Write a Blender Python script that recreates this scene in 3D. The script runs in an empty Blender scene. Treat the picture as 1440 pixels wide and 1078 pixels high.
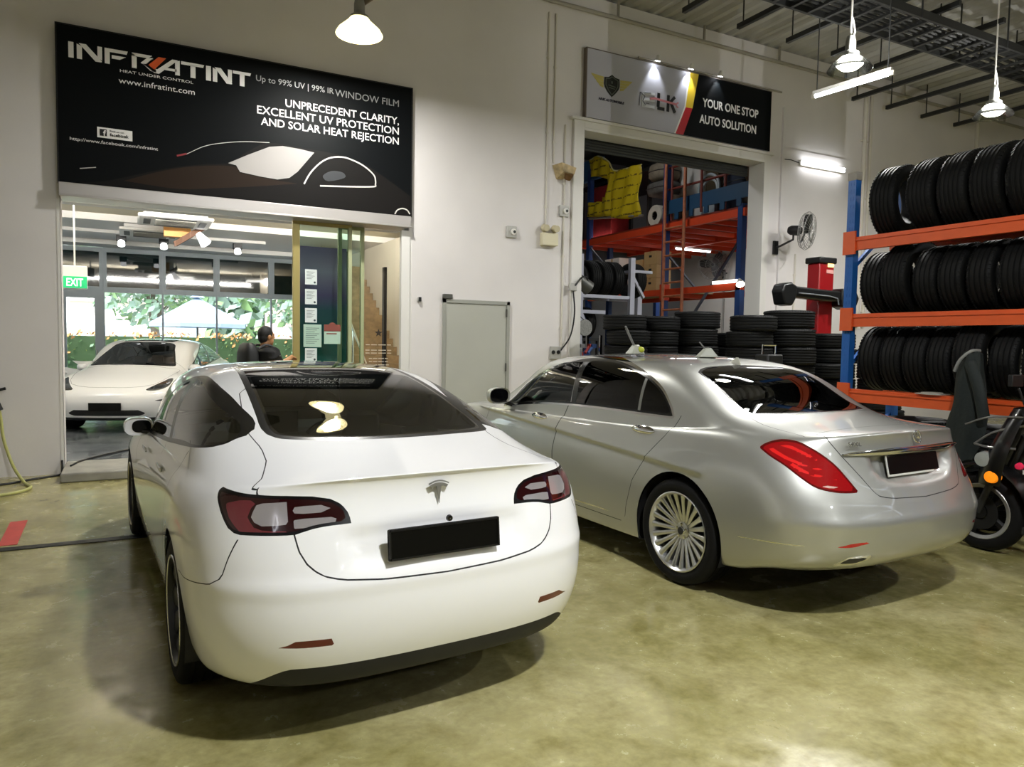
import bpy, bmesh, math, random
import numpy as np
from mathutils import Vector, Matrix

# ------------------------------------------------------------------ camera
SC = bpy.context.scene
COL = SC.collection
PI = math.pi
F_PX, PITCH, YAW, ROLL, CAM_H = 1020.0, 0.05756, 0.48379, 0.0167, 1.591
_fw = Vector((math.sin(YAW) * math.cos(PITCH), math.cos(YAW) * math.cos(PITCH), -math.sin(PITCH)))
_rt = Vector((math.cos(YAW), -math.sin(YAW), 0))
_up = _rt.cross(_fw)
_r2 = _rt * math.cos(ROLL) + _up * math.sin(ROLL)
_u2 = -_rt * math.sin(ROLL) + _up * math.cos(ROLL)
cam_data = bpy.data.cameras.new('camera')
cam_data.sensor_fit = 'HORIZONTAL'
cam_data.sensor_width = 36.0
cam_data.lens = F_PX / 1440.0 * 36.0
cam_data.clip_start = 0.05
cam_data.clip_end = 300
cam = bpy.data.objects.new('camera', cam_data)
COL.objects.link(cam)
cam.matrix_world = Matrix(((_r2.x, _u2.x, -_fw.x, 0), (_r2.y, _u2.y, -_fw.y, 0), (_r2.z, _u2.z, -_fw.z, CAM_H), (0, 0, 0, 1)))
SC.camera = cam

# ------------------------------------------------------------------ light and exposure
SC.view_settings.view_transform = 'Standard'
SC.view_settings.look = 'None'
SC.view_settings.exposure = 0.14
SC.view_settings.gamma = 1.0
SC.view_settings.use_curve_mapping = False
world = bpy.data.worlds.new('world')
SC.world = world
world.use_nodes = True
_nt = world.node_tree
_nt.nodes.clear()
_sky = _nt.nodes.new('ShaderNodeTexSky')
_sky.sky_type = 'NISHITA'
_sky.sun_elevation = math.radians(55)
_sky.sun_rotation = math.radians(200)
_sky.sun_disc = False
_sky.air_density = 1.0
_sky.dust_density = 4.0
_bg = _nt.nodes.new('ShaderNodeBackground')
_bg.inputs['Strength'].default_value = 1.7
_mixw = _nt.nodes.new('ShaderNodeMixRGB')
_mixw.inputs[0].default_value = 0.55
_mixw.inputs[2].default_value = (3.0, 3.1, 3.2, 1)
_wo = _nt.nodes.new('ShaderNodeOutputWorld')
_nt.links.new(_sky.outputs[0], _mixw.inputs[1])
_nt.links.new(_mixw.outputs[0], _bg.inputs[0])
_nt.links.new(_bg.outputs[0], _wo.inputs[0])
POWER_PENDANT, POWER_TUBE, POWER_SHOW, POWER_STORE = 125.0, 22.0, 20.0, 40.0
SC.cycles.max_bounces = 7
SC.cycles.diffuse_bounces = 4
SC.cycles.glossy_bounces = 4
SC.cycles.transmission_bounces = 6
SC.cycles.transparent_max_bounces = 12
SC.cycles.sample_clamp_indirect = 6.0
SC.cycles.caustics_reflective = False
SC.cycles.caustics_refractive = False
SC.cycles.use_denoising = True
SC.cycles.use_adaptive_sampling = True
SC.cycles.adaptive_threshold = 0.015

# ------------------------------------------------------------------ materials
MATS = {}


def lin(c):
    """sRGB hex string or tuple 0..255 -> linear"""
    if isinstance(c, str):
        c = tuple(int(c[i:i + 2], 16) for i in (0, 2, 4))
    return tuple(((v / 255) / 12.92 if v / 255 <= 0.04045 else ((v / 255 + 0.055) / 1.055) ** 2.4) for v in c) + (1.0,)


def mat(name, color, rough=0.5, metal=0.0, coat=0.0, emit=None, estr=0.0, noise=0.0, nscale=8.0, bump=0.0, bscale=60.0, spec=0.5, ior=None):
    if name in MATS:
        return MATS[name]
    m = bpy.data.materials.new(name)
    m.use_nodes = True
    nt = m.node_tree
    b = nt.nodes['Principled BSDF']
    col = lin(color)
    b.inputs['Base Color'].default_value = col
    b.inputs['Roughness'].default_value = rough
    b.inputs['Metallic'].default_value = metal
    b.inputs['Coat Weight'].default_value = coat
    b.inputs['Coat Roughness'].default_value = 0.03
    b.inputs['Specular IOR Level'].default_value = spec
    if ior:
        b.inputs['IOR'].default_value = ior
    if emit:
        b.inputs['Emission Color'].default_value = lin(emit)
        b.inputs['Emission Strength'].default_value = estr
    tc = None
    if noise or bump:
        tc = nt.nodes.new('ShaderNodeTexCoord')
    if noise:
        n = nt.nodes.new('ShaderNodeTexNoise')
        n.inputs['Scale'].default_value = nscale
        n.inputs['Detail'].default_value = 6
        r = nt.nodes.new('ShaderNodeMapRange')
        r.inputs['From Min'].default_value = 0.3
        r.inputs['From Max'].default_value = 0.7
        r.inputs['To Min'].default_value = 1 - noise
        r.inputs['To Max'].default_value = 1 + noise * 0.5
        v = nt.nodes.new('ShaderNodeMixRGB')
        v.blend_type = 'MULTIPLY'
        v.inputs[0].default_value = 1
        v.inputs[1].default_value = col
        nt.links.new(tc.outputs['Object'], n.inputs['Vector'])
        nt.links.new(n.outputs[0], r.inputs['Value'])
        nt.links.new(r.outputs[0], v.inputs[2])
        nt.links.new(v.outputs[0], b.inputs['Base Color'])
    if bump:
        n2 = nt.nodes.new('ShaderNodeTexNoise')
        n2.inputs['Scale'].default_value = bscale
        n2.inputs['Detail'].default_value = 4
        bp = nt.nodes.new('ShaderNodeBump')
        bp.inputs['Strength'].default_value = bump
        bp.inputs['Distance'].default_value = 0.01
        nt.links.new(tc.outputs['Object'], n2.inputs['Vector'])
        nt.links.new(n2.outputs[0], bp.inputs['Height'])
        nt.links.new(bp.outputs[0], b.inputs['Normal'])
    MATS[name] = m
    return m


def glass(name, tint, rough=0.0, refl=1.0, ior=1.5):
    """thin sheet of glass: tinted see-through plus fresnel reflection"""
    if name in MATS:
        return MATS[name]
    m = bpy.data.materials.new(name)
    m.use_nodes = True
    nt = m.node_tree
    nt.nodes.clear()
    o = nt.nodes.new('ShaderNodeOutputMaterial')
    t = nt.nodes.new('ShaderNodeBsdfTransparent')
    t.inputs[0].default_value = (*tint, 1)
    g = nt.nodes.new('ShaderNodeBsdfGlossy')
    g.inputs['Roughness'].default_value = rough
    g.inputs['Color'].default_value = (refl, refl, refl, 1)
    f = nt.nodes.new('ShaderNodeFresnel')
    f.inputs['IOR'].default_value = ior
    x = nt.nodes.new('ShaderNodeMixShader')
    nt.links.new(f.outputs[0], x.inputs[0])
    nt.links.new(t.outputs[0], x.inputs[1])
    nt.links.new(g.outputs[0], x.inputs[2])
    nt.links.new(x.outputs[0], o.inputs[0])
    MATS[name] = m
    return m


# ------------------------------------------------------------------ geometry helpers
def V(*a):
    return Vector(a)


class G:
    """gathers shapes into one mesh; every face keeps a material index"""

    def __init__(self):
        self.v, self.f, self.m = [], [], []
        self.cur = 0
        self.M = Matrix.Identity(4)

    def mi(self, i):
        self.cur = i
        return self

    def add(self, vs, fs):
        o = len(self.v)
        self.v += [tuple(self.M @ Vector(p)) for p in vs]
        for f in fs:
            self.f.append([i + o for i in f])
            self.m.append(self.cur)
        return self

    def box(self, lo, hi):
        (a, b, c), (d, e, f) = lo, hi
        vs = [(a, b, c), (d, b, c), (d, e, c), (a, e, c), (a, b, f), (d, b, f), (d, e, f), (a, e, f)]
        return self.add(vs, [(3, 2, 1, 0), (4, 5, 6, 7), (0, 1, 5, 4), (1, 2, 6, 5), (2, 3, 7, 6), (3, 0, 4, 7)])

    def cbox(self, c, s):
        return self.box([c[i] - s[i] / 2 for i in range(3)], [c[i] + s[i] / 2 for i in range(3)])

    def bar(self, p, q, w, h=None, up=(0, 0, 1)):
        """square bar from p to q"""
        h = h or w
        p, q = Vector(p), Vector(q)
        d = (q - p).normalized()
        u = Vector(up)
        if abs(d.dot(u)) > 0.98:
            u = Vector((1, 0, 0))
        r = d.cross(u).normalized()
        u = r.cross(d)
        c = [(-1, -1), (1, -1), (1, 1), (-1, 1)]
        vs = [p + r * (w / 2 * a) + u * (h / 2 * b) for a, b in c] + [q + r * (w / 2 * a) + u * (h / 2 * b) for a, b in c]
        return self.add(vs, [(3, 2, 1, 0), (4, 5, 6, 7), (0, 1, 5, 4), (1, 2, 6, 5), (2, 3, 7, 6), (3, 0, 4, 7)])

    def cyl(self, p, q, r0, r1=None, n=16, caps=True):
        r1 = r0 if r1 is None else r1
        return self.tube([p, q], [r0, r1], n, caps)

    def tube(self, pts, r, n=8, caps=True, closed=False):
        pts = [Vector(p) for p in pts]
        k = len(pts)
        rs = r if isinstance(r, (list, tuple)) else [r] * k
        vs, fs = [], []
        prev = None
        for i, p in enumerate(pts):
            a = pts[i - 1] if (i > 0 or closed) else p
            b = pts[(i + 1) % k] if (i < k - 1 or closed) else p
            t = (b - a)
            t = t.normalized() if t.length > 1e-9 else Vector((0, 0, 1))
            if prev is None:
                u = Vector((0, 0, 1)) if abs(t.z) < 0.9 else Vector((1, 0, 0))
            else:
                u = prev
            u = (u - t * u.dot(t)).normalized()
            prev = u
            w = t.cross(u)
            for j in range(n):
                a_ = 2 * PI * j / n
                vs.append(p + (u * math.cos(a_) + w * math.sin(a_)) * rs[i])
        for i in range(k if closed else k - 1):
            for j in range(n):
                i2 = (i + 1) % k
                fs.append((i * n + j, i * n + (j + 1) % n, i2 * n + (j + 1) % n, i2 * n + j))
        if caps and not closed:
            fs.append(tuple(range(n - 1, -1, -1)))
            fs.append(tuple((k - 1) * n + j for j in range(n)))
        return self.add(vs, fs)

    def lathe(self, prof, n=24, axis='z', c=(0, 0, 0), closed=False, a0=0.0, a1=2 * PI):
        """prof: (r, h) pairs turned about an axis"""
        vs, fs = [], []
        k = len(prof)
        full = abs(a1 - a0 - 2 * PI) < 1e-6
        nn = n if full else n + 1
        for j in range(nn):
            a = a0 + (a1 - a0) * j / n
            for r, h in prof:
                x, y = r * math.cos(a), r * math.sin(a)
                p = {'z': (x, y, h), 'x': (h, x, y), 'y': (y, h, x)}[axis]
                vs.append((p[0] + c[0], p[1] + c[1], p[2] + c[2]))
        for j in range(n):
            j2 = (j + 1) % nn
            for i in range(k if closed else k - 1):
                i2 = (i + 1) % k
                fs.append((j * k + i, j2 * k + i, j2 * k + i2, j * k + i2))
        return self.add(vs, fs)

    def prism(self, poly, d, plane='xz', at=0.0):
        """extrude a 2-D outline by d along the axis missing from plane, starting at 'at'"""
        n = len(poly)
        mk = {'xz': lambda a, b, t: (a, t, b), 'yz': lambda a, b, t: (t, a, b), 'xy': lambda a, b, t: (a, b, t)}[plane]
        vs = [mk(a, b, at) for a, b in poly] + [mk(a, b, at + d) for a, b in poly]
        fs = [tuple(range(n)), tuple(range(2 * n - 1, n - 1, -1))]
        fs += [((i + 1) % n, i, i + n, (i + 1) % n + n) for i in range(n)]
        return self.add(vs, fs)

    def grid(self, rows, closeu=False):
        k = len(rows[0])
        vs = [p for r in rows for p in r]
        fs = []
        for i in range(len(rows) - 1):
            for j in range(k if closeu else k - 1):
                j2 = (j + 1) % k
                fs.append((i * k + j, i * k + j2, (i + 1) * k + j2, (i + 1) * k + j))
        return self.add(vs, fs)

    def build(self, name, mats, parent=None, loc=None, rot=None, smooth=35, bevel=0.0, seg=2, recalc=True):
        me = bpy.data.meshes.new(name)
        me.from_pydata(self.v, [], self.f)
        ms = mats if isinstance(mats, (list, tuple)) else [mats]
        for m in ms:
            me.materials.append(m)
        me.polygons.foreach_set('material_index', self.m)
        if recalc:
            bm = bmesh.new()
            bm.from_mesh(me)
            bmesh.ops.recalc_face_normals(bm, faces=bm.faces)
            bm.to_mesh(me)
            bm.free()
        if smooth:
            me.polygons.foreach_set('use_smooth', [True] * len(me.polygons))
            me.set_sharp_from_angle(angle=math.radians(smooth))
        me.update()
        o = bpy.data.objects.new(name, me)
        COL.objects.link(o)
        if parent:
            o.parent = parent
        if loc is not None:
            o.location = loc
        if rot is not None:
            o.rotation_euler = rot
        if bevel:
            md = o.modifiers.new('edge', 'BEVEL')
            md.width = bevel
            md.segments = seg
            md.limit_method = 'ANGLE'
            md.angle_limit = math.radians(40)
        return o


def tag(o, label=None, cat=None, group=None, kind=None):
    if label:
        o['label'] = label
    if cat:
        o['category'] = cat
    if group:
        o['group'] = group
    if kind:
        o['kind'] = kind
    return o


def thing(name, label, cat, loc=(0, 0, 0), rotz=0.0, group=None):
    o = bpy.data.objects.new(name, None)
    COL.objects.link(o)
    o.location = loc
    o.rotation_euler = (0, 0, rotz)
    return tag(o, label, cat, group)


def copy_tree(o, parent=None):
    c = o.copy()
    COL.objects.link(c)
    if parent is not None:
        c.parent = parent
    for ch in list(o.children):
        copy_tree(ch, c)
    return c


def struct(o):
    o['kind'] = 'structure'
    return o


def text_obj(name, body, size, m, parent=None, align='LEFT', shear=0.0, extr=0.002, offset=0.0, sx=1.0, spacing=1.0, width=None):
    """lettering as mesh: lies in the xy plane, facing +z"""
    cu = bpy.data.curves.new(name, 'FONT')
    cu.body = body
    cu.size = size
    cu.align_x = align
    cu.shear = shear
    cu.extrude = extr
    cu.offset = offset
    cu.space_character = spacing
    cu.resolution_u = 3
    tmp = bpy.data.objects.new(name + '_curve', cu)
    COL.objects.link(tmp)
    dg = bpy.context.evaluated_depsgraph_get()
    me = bpy.data.meshes.new_from_object(tmp.evaluated_get(dg))
    bpy.data.objects.remove(tmp)
    bpy.data.curves.remove(cu)
    me.name = name
    me.materials.clear()
    me.materials.append(m)
    if width:
        xs = [v.co.x for v in me.vertices]
        k = width / max(1e-6, max(xs) - min(xs))
        x0 = min(xs) if align == 'LEFT' else (max(xs) if align == 'RIGHT' else (max(xs) + min(xs)) / 2)
        for v in me.vertices:
            v.co.x = (v.co.x - x0) * k
    elif sx != 1.0:
        for v in me.vertices:
            v.co.x *= sx
    o = bpy.data.objects.new(name, me)
    COL.objects.link(o)
    if parent:
        o.parent = parent
    return o


def spline(pts, n=8, closed=False):
    """Catmull-Rom through points (any dimension) -> list of Vectors/tuples"""
    P = [np.array(p, float) for p in pts]
    k = len(P)
    out = []
    for i in range(k if closed else k - 1):
        p1, p2 = P[i], P[(i + 1) % k]
        p0 = P[i - 1] if (i > 0 or closed) else 2 * p1 - p2
        p3 = P[(i + 2) % k] if (i + 2 < k or closed) else 2 * p2 - p1
        for j in range(n):
            t = j / n
            out.append(tuple(0.5 * ((2 * p1) + (-p0 + p2) * t + (2 * p0 - 5 * p1 + 4 * p2 - p3) * t * t + (-p0 + 3 * p1 - 3 * p2 + p3) * t ** 3)))
    if not closed:
        out.append(tuple(P[-1]))
    return out
# ------------------------------------------------------------------ car bodies
def bspl_matrix(n, sub, lo, hi):
    """rows of cubic B-spline weights over n control points plus one ghost at each end"""
    T = []
    for i in range(n - 1):
        for j in range(sub):
            T.append((i, j / sub))
    T.append((n - 2, 1.0))
    W = np.zeros((len(T), n + 2))
    for r, (i, t) in enumerate(T):
        W[r, i:i + 4] += np.array([(1 - t) ** 3, 3 * t ** 3 - 6 * t * t + 4, -3 * t ** 3 + 3 * t * t + 3 * t + 1, t ** 3]) / 6
    return W


def car_surface(net, su, sv, fit=2):
    """net[l][m] of xyz for the right half; returns dense P[v][u] of the right half"""
    P0 = np.array(net, float)
    L, M, _ = P0.shape
    flip = np.array([-1.0, 1, 1])

    def ghosts(Q):
        E = np.zeros((L + 2, M + 2, 3))
        E[1:-1, 1:-1] = Q
        E[1:-1, 0] = Q[:, 1] * flip
        E[1:-1, -1] = Q[:, -2] * flip
        E[0] = 2 * E[1] - E[2]
        E[-1] = E[-3] * flip
        return E
    Wu1, Wv1 = bspl_matrix(M, 1, 0, 0), bspl_matrix(L, 1, 0, 0)
    Q = P0.copy()
    for _ in range(fit):
        S = np.einsum('ab,bcd,ec->aed', Wv1, ghosts(Q), Wu1)
        Q = Q + (P0 - S) * 0.85
    Wu, Wv = bspl_matrix(M, su, 0, 0), bspl_matrix(L, sv, 0, 0)
    D = np.einsum('ab,bcd,ec->aed', Wv, ghosts(Q), Wu)
    D[:, 0, 0] = 0
    D[:, -1, 0] = 0
    D[-1, :, 0] = 0
    return D


def poly_sdf(poly):
    """signed distance (negative inside) to a closed outline, for arrays of 2-D points"""
    A = np.array(poly, float)
    B = np.roll(A, -1, 0)

    def f(p, q):
        d = np.full(p.shape, 1e9)
        ins = np.zeros(p.shape, bool)
        for (ax, ay), (bx, by) in zip(A, B):
            ex, ey = bx - ax, by - ay
            wx, wy = p - ax, q - ay
            t = np.clip((wx * ex + wy * ey) / (ex * ex + ey * ey + 1e-12), 0, 1)
            d = np.minimum(d, (wx - ex * t) ** 2 + (wy - ey * t) ** 2)
            c = ((ay <= q) & (by > q)) | ((by <= q) & (ay > q))
            xi = ax + (q - ay) / np.where(abs(by - ay) < 1e-12, 1e-12, by - ay) * ex
            ins ^= c & (p < xi)
        return np.where(ins, -1, 1) * np.sqrt(d)
    return f


class CarBody:
    def __init__(self, net, su, sv, displace=(), fit=2):
        D = car_surface(net, su, sv, fit)
        nv, nu = D.shape[:2]
        d = np.diff(D[:, :, :2], axis=1)
        s = np.concatenate([np.zeros((nv, 1)), np.cumsum(np.hypot(d[..., 0], d[..., 1]), 1)], 1)
        for fn in displace:
            D = fn(D, s)
        lf = D[:, 1:-1][:, ::-1] * np.array([-1.0, 1, 1])
        D = np.concatenate([D, lf], 1)
        s = np.concatenate([s, s[:, 1:-1][:, ::-1]], 1)
        D = D[:-1]
        s = s[:-1]
        nv, nu = D.shape[:2]
        self.bm = bm = bmesh.new()
        sl = bm.verts.layers.float.new('s')
        nl = bm.verts.layers.float_vector.new('nn')
        self.reg = bm.faces.layers.int.new('reg')
        vs = [[bm.verts.new(D[i, j]) for j in range(nu)] for i in range(nv)]
        for i in range(nv):
            for j in range(nu):
                vs[i][j][sl] = s[i, j]
        for i in range(nv - 1):
            for j in range(nu):
                j2 = (j + 1) % nu
                bm.faces.new((vs[i][j], vs[i][j2], vs[i + 1][j2], vs[i + 1][j]))
        # the roof spine closes right to left
        top = vs[-1]
        h = nu // 2
        for j in range(h):
            a, b = top[j], top[j + 1]
            c, e = top[(nu - j - 1) % nu], top[(nu - j) % nu]
            q = [v for k, v in enumerate((a, b, c, e)) if v not in (a, b, c, e)[:k]]
            if len(q) >= 3:
                try:
                    bm.faces.new(q)
                except ValueError:
                    pass
        bmesh.ops.recalc_face_normals(bm, faces=bm.faces)
        bm.normal_update()
        for v in bm.verts:
            v[nl] = v.normal
        self.sl, self.nl = sl, nl
        self.names = {0: 'body'}

    def arrays(self):
        bm = self.bm
        bm.verts.ensure_lookup_table()
        bm.verts.index_update()
        co = np.array([v.co[:] for v in bm.verts])
        s = np.array([v[self.sl] for v in bm.verts])
        return co[:, 0], co[:, 1], co[:, 2], s

    def cut(self, sdf, region, allowed=None, mask=None, off=0.0):
        """split faces along sdf == 0 and give the inside the region number"""
        bm, sl, nl, rg = self.bm, self.sl, self.nl, self.reg
        x, y, z, s = self.arrays()
        d = sdf(x, y, z, s) - off
        d[np.abs(d) < 4e-4] = 0
        mk = np.ones(len(d), bool) if mask is None else mask(x, y, z, s)
        vals = {v: d[v.index] for v in bm.verts}
        mks = {v: bool(mk[v.index]) for v in bm.verts}
        ok = (lambda f: True) if allowed is None else (lambda f: f[rg] in allowed)
        todo = [e for e in bm.edges if vals[e.verts[0]] * vals[e.verts[1]] < 0 and mks[e.verts[0]] and mks[e.verts[1]] and any(ok(f) for f in e.link_faces)]
        touched = set()
        for e in todo:
            a, b = e.verts
            va, vb = vals[a], vals[b]
            t = va / (va - vb)
            s0, s1, n0, n1 = a[sl], b[sl], a[nl].copy(), b[nl].copy()
            _, nv_ = bmesh.utils.edge_split(e, a, t)
            nv_[sl] = s0 + (s1 - s0) * t
            nv_[nl] = n0.lerp(n1, t).normalized()
            vals[nv_] = 0.0
            mks[nv_] = True
            touched.update(nv_.link_faces)
        for v in [v for v in bm.verts if vals[v] == 0 and mks[v]]:
            touched.update(v.link_faces)
        for f in list(touched):
            if not f.is_valid or not ok(f):
                continue
            zs = [l.vert for l in f.loops if vals[l.vert] == 0]
            if len(zs) < 2:
                continue
            vs = [l.vert for l in f.loops]
            n = len(vs)
            if not (any(vals[v] > 0 for v in vs) and any(vals[v] < 0 for v in vs)):
                continue
            done = False
            for i in range(len(zs)):
                for j in range(i + 1, len(zs)):
                    a, b = vs.index(zs[i]), vs.index(zs[j])
                    if (a - b) % n in (1, n - 1):
                        continue
                    s1 = [vals[vs[k % n]] for k in range(a + 1, b)]
                    s2 = [vals[vs[k % n]] for k in range(b + 1, a + n)]
                    if s1 and s2 and (max(s1) <= 0 <= min(s2) or max(s2) <= 0 <= min(s1)):
                        try:
                            bmesh.utils.face_split(f, zs[i], zs[j])
                            done = True
                        except Exception:
                            pass
                        break
                if done:
                    break
        for f in bm.faces:
            if ok(f):
                vv = [vals[v] for v in f.verts]
                if all(mks[v] for v in f.verts) and sum(vv) < 0 and min(vv) < 0:
                    f[rg] = region
        bm.normal_update()

    def gap(self, sdf, region, gap_region, w=0.005, allowed=None, mask=None):
        self.cut(sdf, gap_region, allowed, mask, off=w / 2)
        self.cut(sdf, region, {gap_region}, mask, off=-w / 2)

    def remove(self, regions):
        fs = [f for f in self.bm.faces if f[self.reg] in regions]
        bmesh.ops.delete(self.bm, geom=fs, context='FACES')

    def part(self, name, regions, mats, parent=None, push=0.0, thick=0.0, side=0):
        """regions: list of region numbers, one material each -> a mesh object"""
        rg, nl = self.reg, self.nl
        idx, vs, ns, fs, ms = {}, [], [], [], []
        for f in self.bm.faces:
            if f[rg] in regions:
                if side and f.calc_center_median().x * side < 0:
                    continue
                t = []
                for v in f.verts:
                    if v not in idx:
                        idx[v] = len(vs)
                        n = Vector(v[nl])
                        vs.append(tuple(v.co + n * push))
                        ns.append(n)
                    t.append(idx[v])
                fs.append(t)
                ms.append(regions.index(f[rg]))
        me = bpy.data.meshes.new(name)
        me.from_pydata(vs, [], fs)
        for m in mats:
            me.materials.append(m)
        me.polygons.foreach_set('material_index', ms)
        me.polygons.foreach_set('use_smooth', [True] * len(fs))
        me.update()
        me.normals_split_custom_set_from_vertices([tuple(n) for n in ns])
        o = bpy.data.objects.new(name, me)
        COL.objects.link(o)
        if parent:
            o.parent = parent
        if thick:
            md = o.modifiers.new('sheet', 'SOLIDIFY')
            md.thickness = thick
            md.offset = -1
        return o


def build_wheel(parent, R, w, rr, spokes, m_tyre, m_rim, m_hub, x, y, side, style):
    """wheel > tyre, brake disc, hub cap; turns about x, outside face towards side"""
    g = G()
    o = side * 0.5 * w
    # rim barrel with outer lip
    g.lathe([(rr * 0.90, -o), (rr * 1.0, -o * 0.98), (rr * 0.96, -o * 0.7), (rr * 0.93, o * 0.7), (rr, o * 0.93), (rr * 1.015, o * 1.0), (rr * 0.985, o * 1.02), (rr * 0.95, o * 0.93), (rr * 0.90, o * 0.72), (rr * 0.88, -o * 0.6)], 64, 'x', closed=True)
    hub = 0.19 if style == 'many' else 0.24
    for k in range(spokes):
        a = 2 * PI * k / spokes
        ca, sa = math.cos(a), math.sin(a)
        if style == 'many':
            secs = [(rr * hub, 0.016, 0.50), (rr * 0.45, 0.0135, 0.66), (rr * 0.72, 0.0145, 0.80), (rr * 0.965, 0.021, 0.93)]
            dp = 0.03
        else:
            secs = [(rr * hub, 0.042, 0.62), (rr * 0.5, 0.036, 0.74), (rr * 0.8, 0.046, 0.80), (rr * 0.96, 0.062, 0.84)]
            dp = 0.03
        rows = []
        for r, hw, dx in secs:
            pr = []
            for (tt, xx) in ((-1, -dp), (-1, -0.006), (-0.45, 0.0), (0.45, 0.0), (1, -0.006), (1, -dp)):
                t = tt * hw
                pr.append((side * (abs(o) * dx + xx), r * ca - t * sa, r * sa + t * ca))
            rows.append(pr)
        g.grid(rows, closeu=True)
    g.lathe([(0.001, o * 0.60), (rr * hub * 0.6, o * 0.60), (rr * hub * 1.15, o * 0.54), (rr * hub * 1.15, o * 0.2), (0.001, o * 0.2)], 32, 'x')
    wh = g.build('wheel', m_rim, parent, (x, y, R), smooth=40)
    # tyre
    g = G()
    h = w * 0.5
    prof = [(rr * 0.97, -h * 0.80), (rr * 1.04, -h * 0.98), ((rr + R) / 2 + 0.005, -h * 1.06), (R * 0.955, -h * 0.98), (R * 0.985, -h * 0.86)]
    for t in (-0.55, -0.18, 0.18, 0.55):
        prof += [(R, h * (t - 0.10)), (R, h * (t - 0.025)), (R - 0.008, h * (t - 0.02)), (R - 0.008, h * (t + 0.02)), (R, h * (t + 0.025)), (R, h * (t + 0.10))]
    prof += [(R * 0.985, h * 0.86), (R * 0.955, h * 0.98), ((rr + R) / 2 + 0.005, h * 1.06), (rr * 1.04, h * 0.98), (rr * 0.97, h * 0.80)]
    g.lathe(prof, 72, 'x', closed=False)
    g.build('tyre', m_tyre, wh, smooth=40)
    g = G()
    g.lathe([(rr * 0.15, o * 0.1), (rr * 0.82, o * 0.1), (rr * 0.82, -o * 0.05), (rr * 0.15, -o * 0.05)], 40, 'x', closed=True)
    g.build('brake_disc', mat('brake_steel', '6a6a68', 0.35, 1.0), wh)
    g = G()
    g.lathe([(0.001, o * 0.68), (rr * 0.10, o * 0.67), (rr * 0.12, o * 0.62), (rr * 0.12, o * 0.5)], 24, 'x')
    for k in range(5):
        a = 2 * PI * k / 5 + 0.3
        g.lathe([(0.0005, o * 0.625), (0.011, o * 0.62), (0.012, o * 0.58)], 10, 'x', c=(0, rr * 0.165 * math.cos(a), rr * 0.165 * math.sin(a)))
    g.build('hub_cap', m_hub, wh)
    return wh


def wheel_wells(parent, R, ys, xin, xout, m):
    for sd in (-1, 1):
        for y in ys:
            g = G()
            n = 24
            rows = []
            for xx in (xout, xin):
                r = []
                for k in range(n + 1):
                    a = -0.35 + (PI + 0.7) * k / n
                    r.append((sd * xx, y + R * math.cos(a), 0.345 + R * math.sin(a)))
                rows.append(r)
            c = [(sd * xin, y, 0.345)]
            g.grid(rows)
            g.add(rows[1] + c, [(k, k + 1, n + 1) for k in range(n)])
            g.build('wheel_well', m, parent)


def seat_shape(name, parent, x, y, m, z0=0.34, h=0.62, w=0.5, rear=False, hs=0.0):
    """seat cushion and raked backrest with head restraint"""
    g = G()

    def slab(c0, c1, w0, w1, t, n=8):
        rows = []
        for i in range(n + 1):
            k = i / n
            c = Vector(c0).lerp(Vector(c1), k)
            ww = (w0 + (w1 - w0) * k) * (0.86 + 0.14 * math.sin(PI * min(max(k, 0.02), 0.98)) ** 0.4)
            d = (Vector(c1) - Vector(c0)).normalized()
            nrm = Vector((0, d.z, -d.y))
            r = []
            for a in range(16):
                an = 2 * PI * a / 16
                ca, sa = math.cos(an), math.sin(an)
                ex = math.copysign(abs(ca) ** 0.5, ca) * ww / 2
                ey = math.copysign(abs(sa) ** 0.5, sa) * t / 2
                r.append(c + Vector((ex, 0, 0)) + nrm * ey)
            rows.append([tuple(q) for q in r])
        g.grid(rows, True)
        m_ = len(rows[0])
        g.add(rows[0], [tuple(range(m_))])
        g.add(rows[-1], [tuple(range(m_))])
    slab((x, y - 0.22, z0), (x, y + 0.28, z0 + 0.05), w, w, 0.14)
    slab((x, y - 0.22, z0 + 0.05), (x, y - 0.46, z0 + h), w, w * 0.82, 0.13)
    slab((x, y - 0.475, z0 + h - 0.02 + hs), (x, y - 0.515, z0 + h + 0.20 + hs), 0.27, 0.22, 0.10)
    return g.build(name, m, parent, smooth=50)


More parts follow.
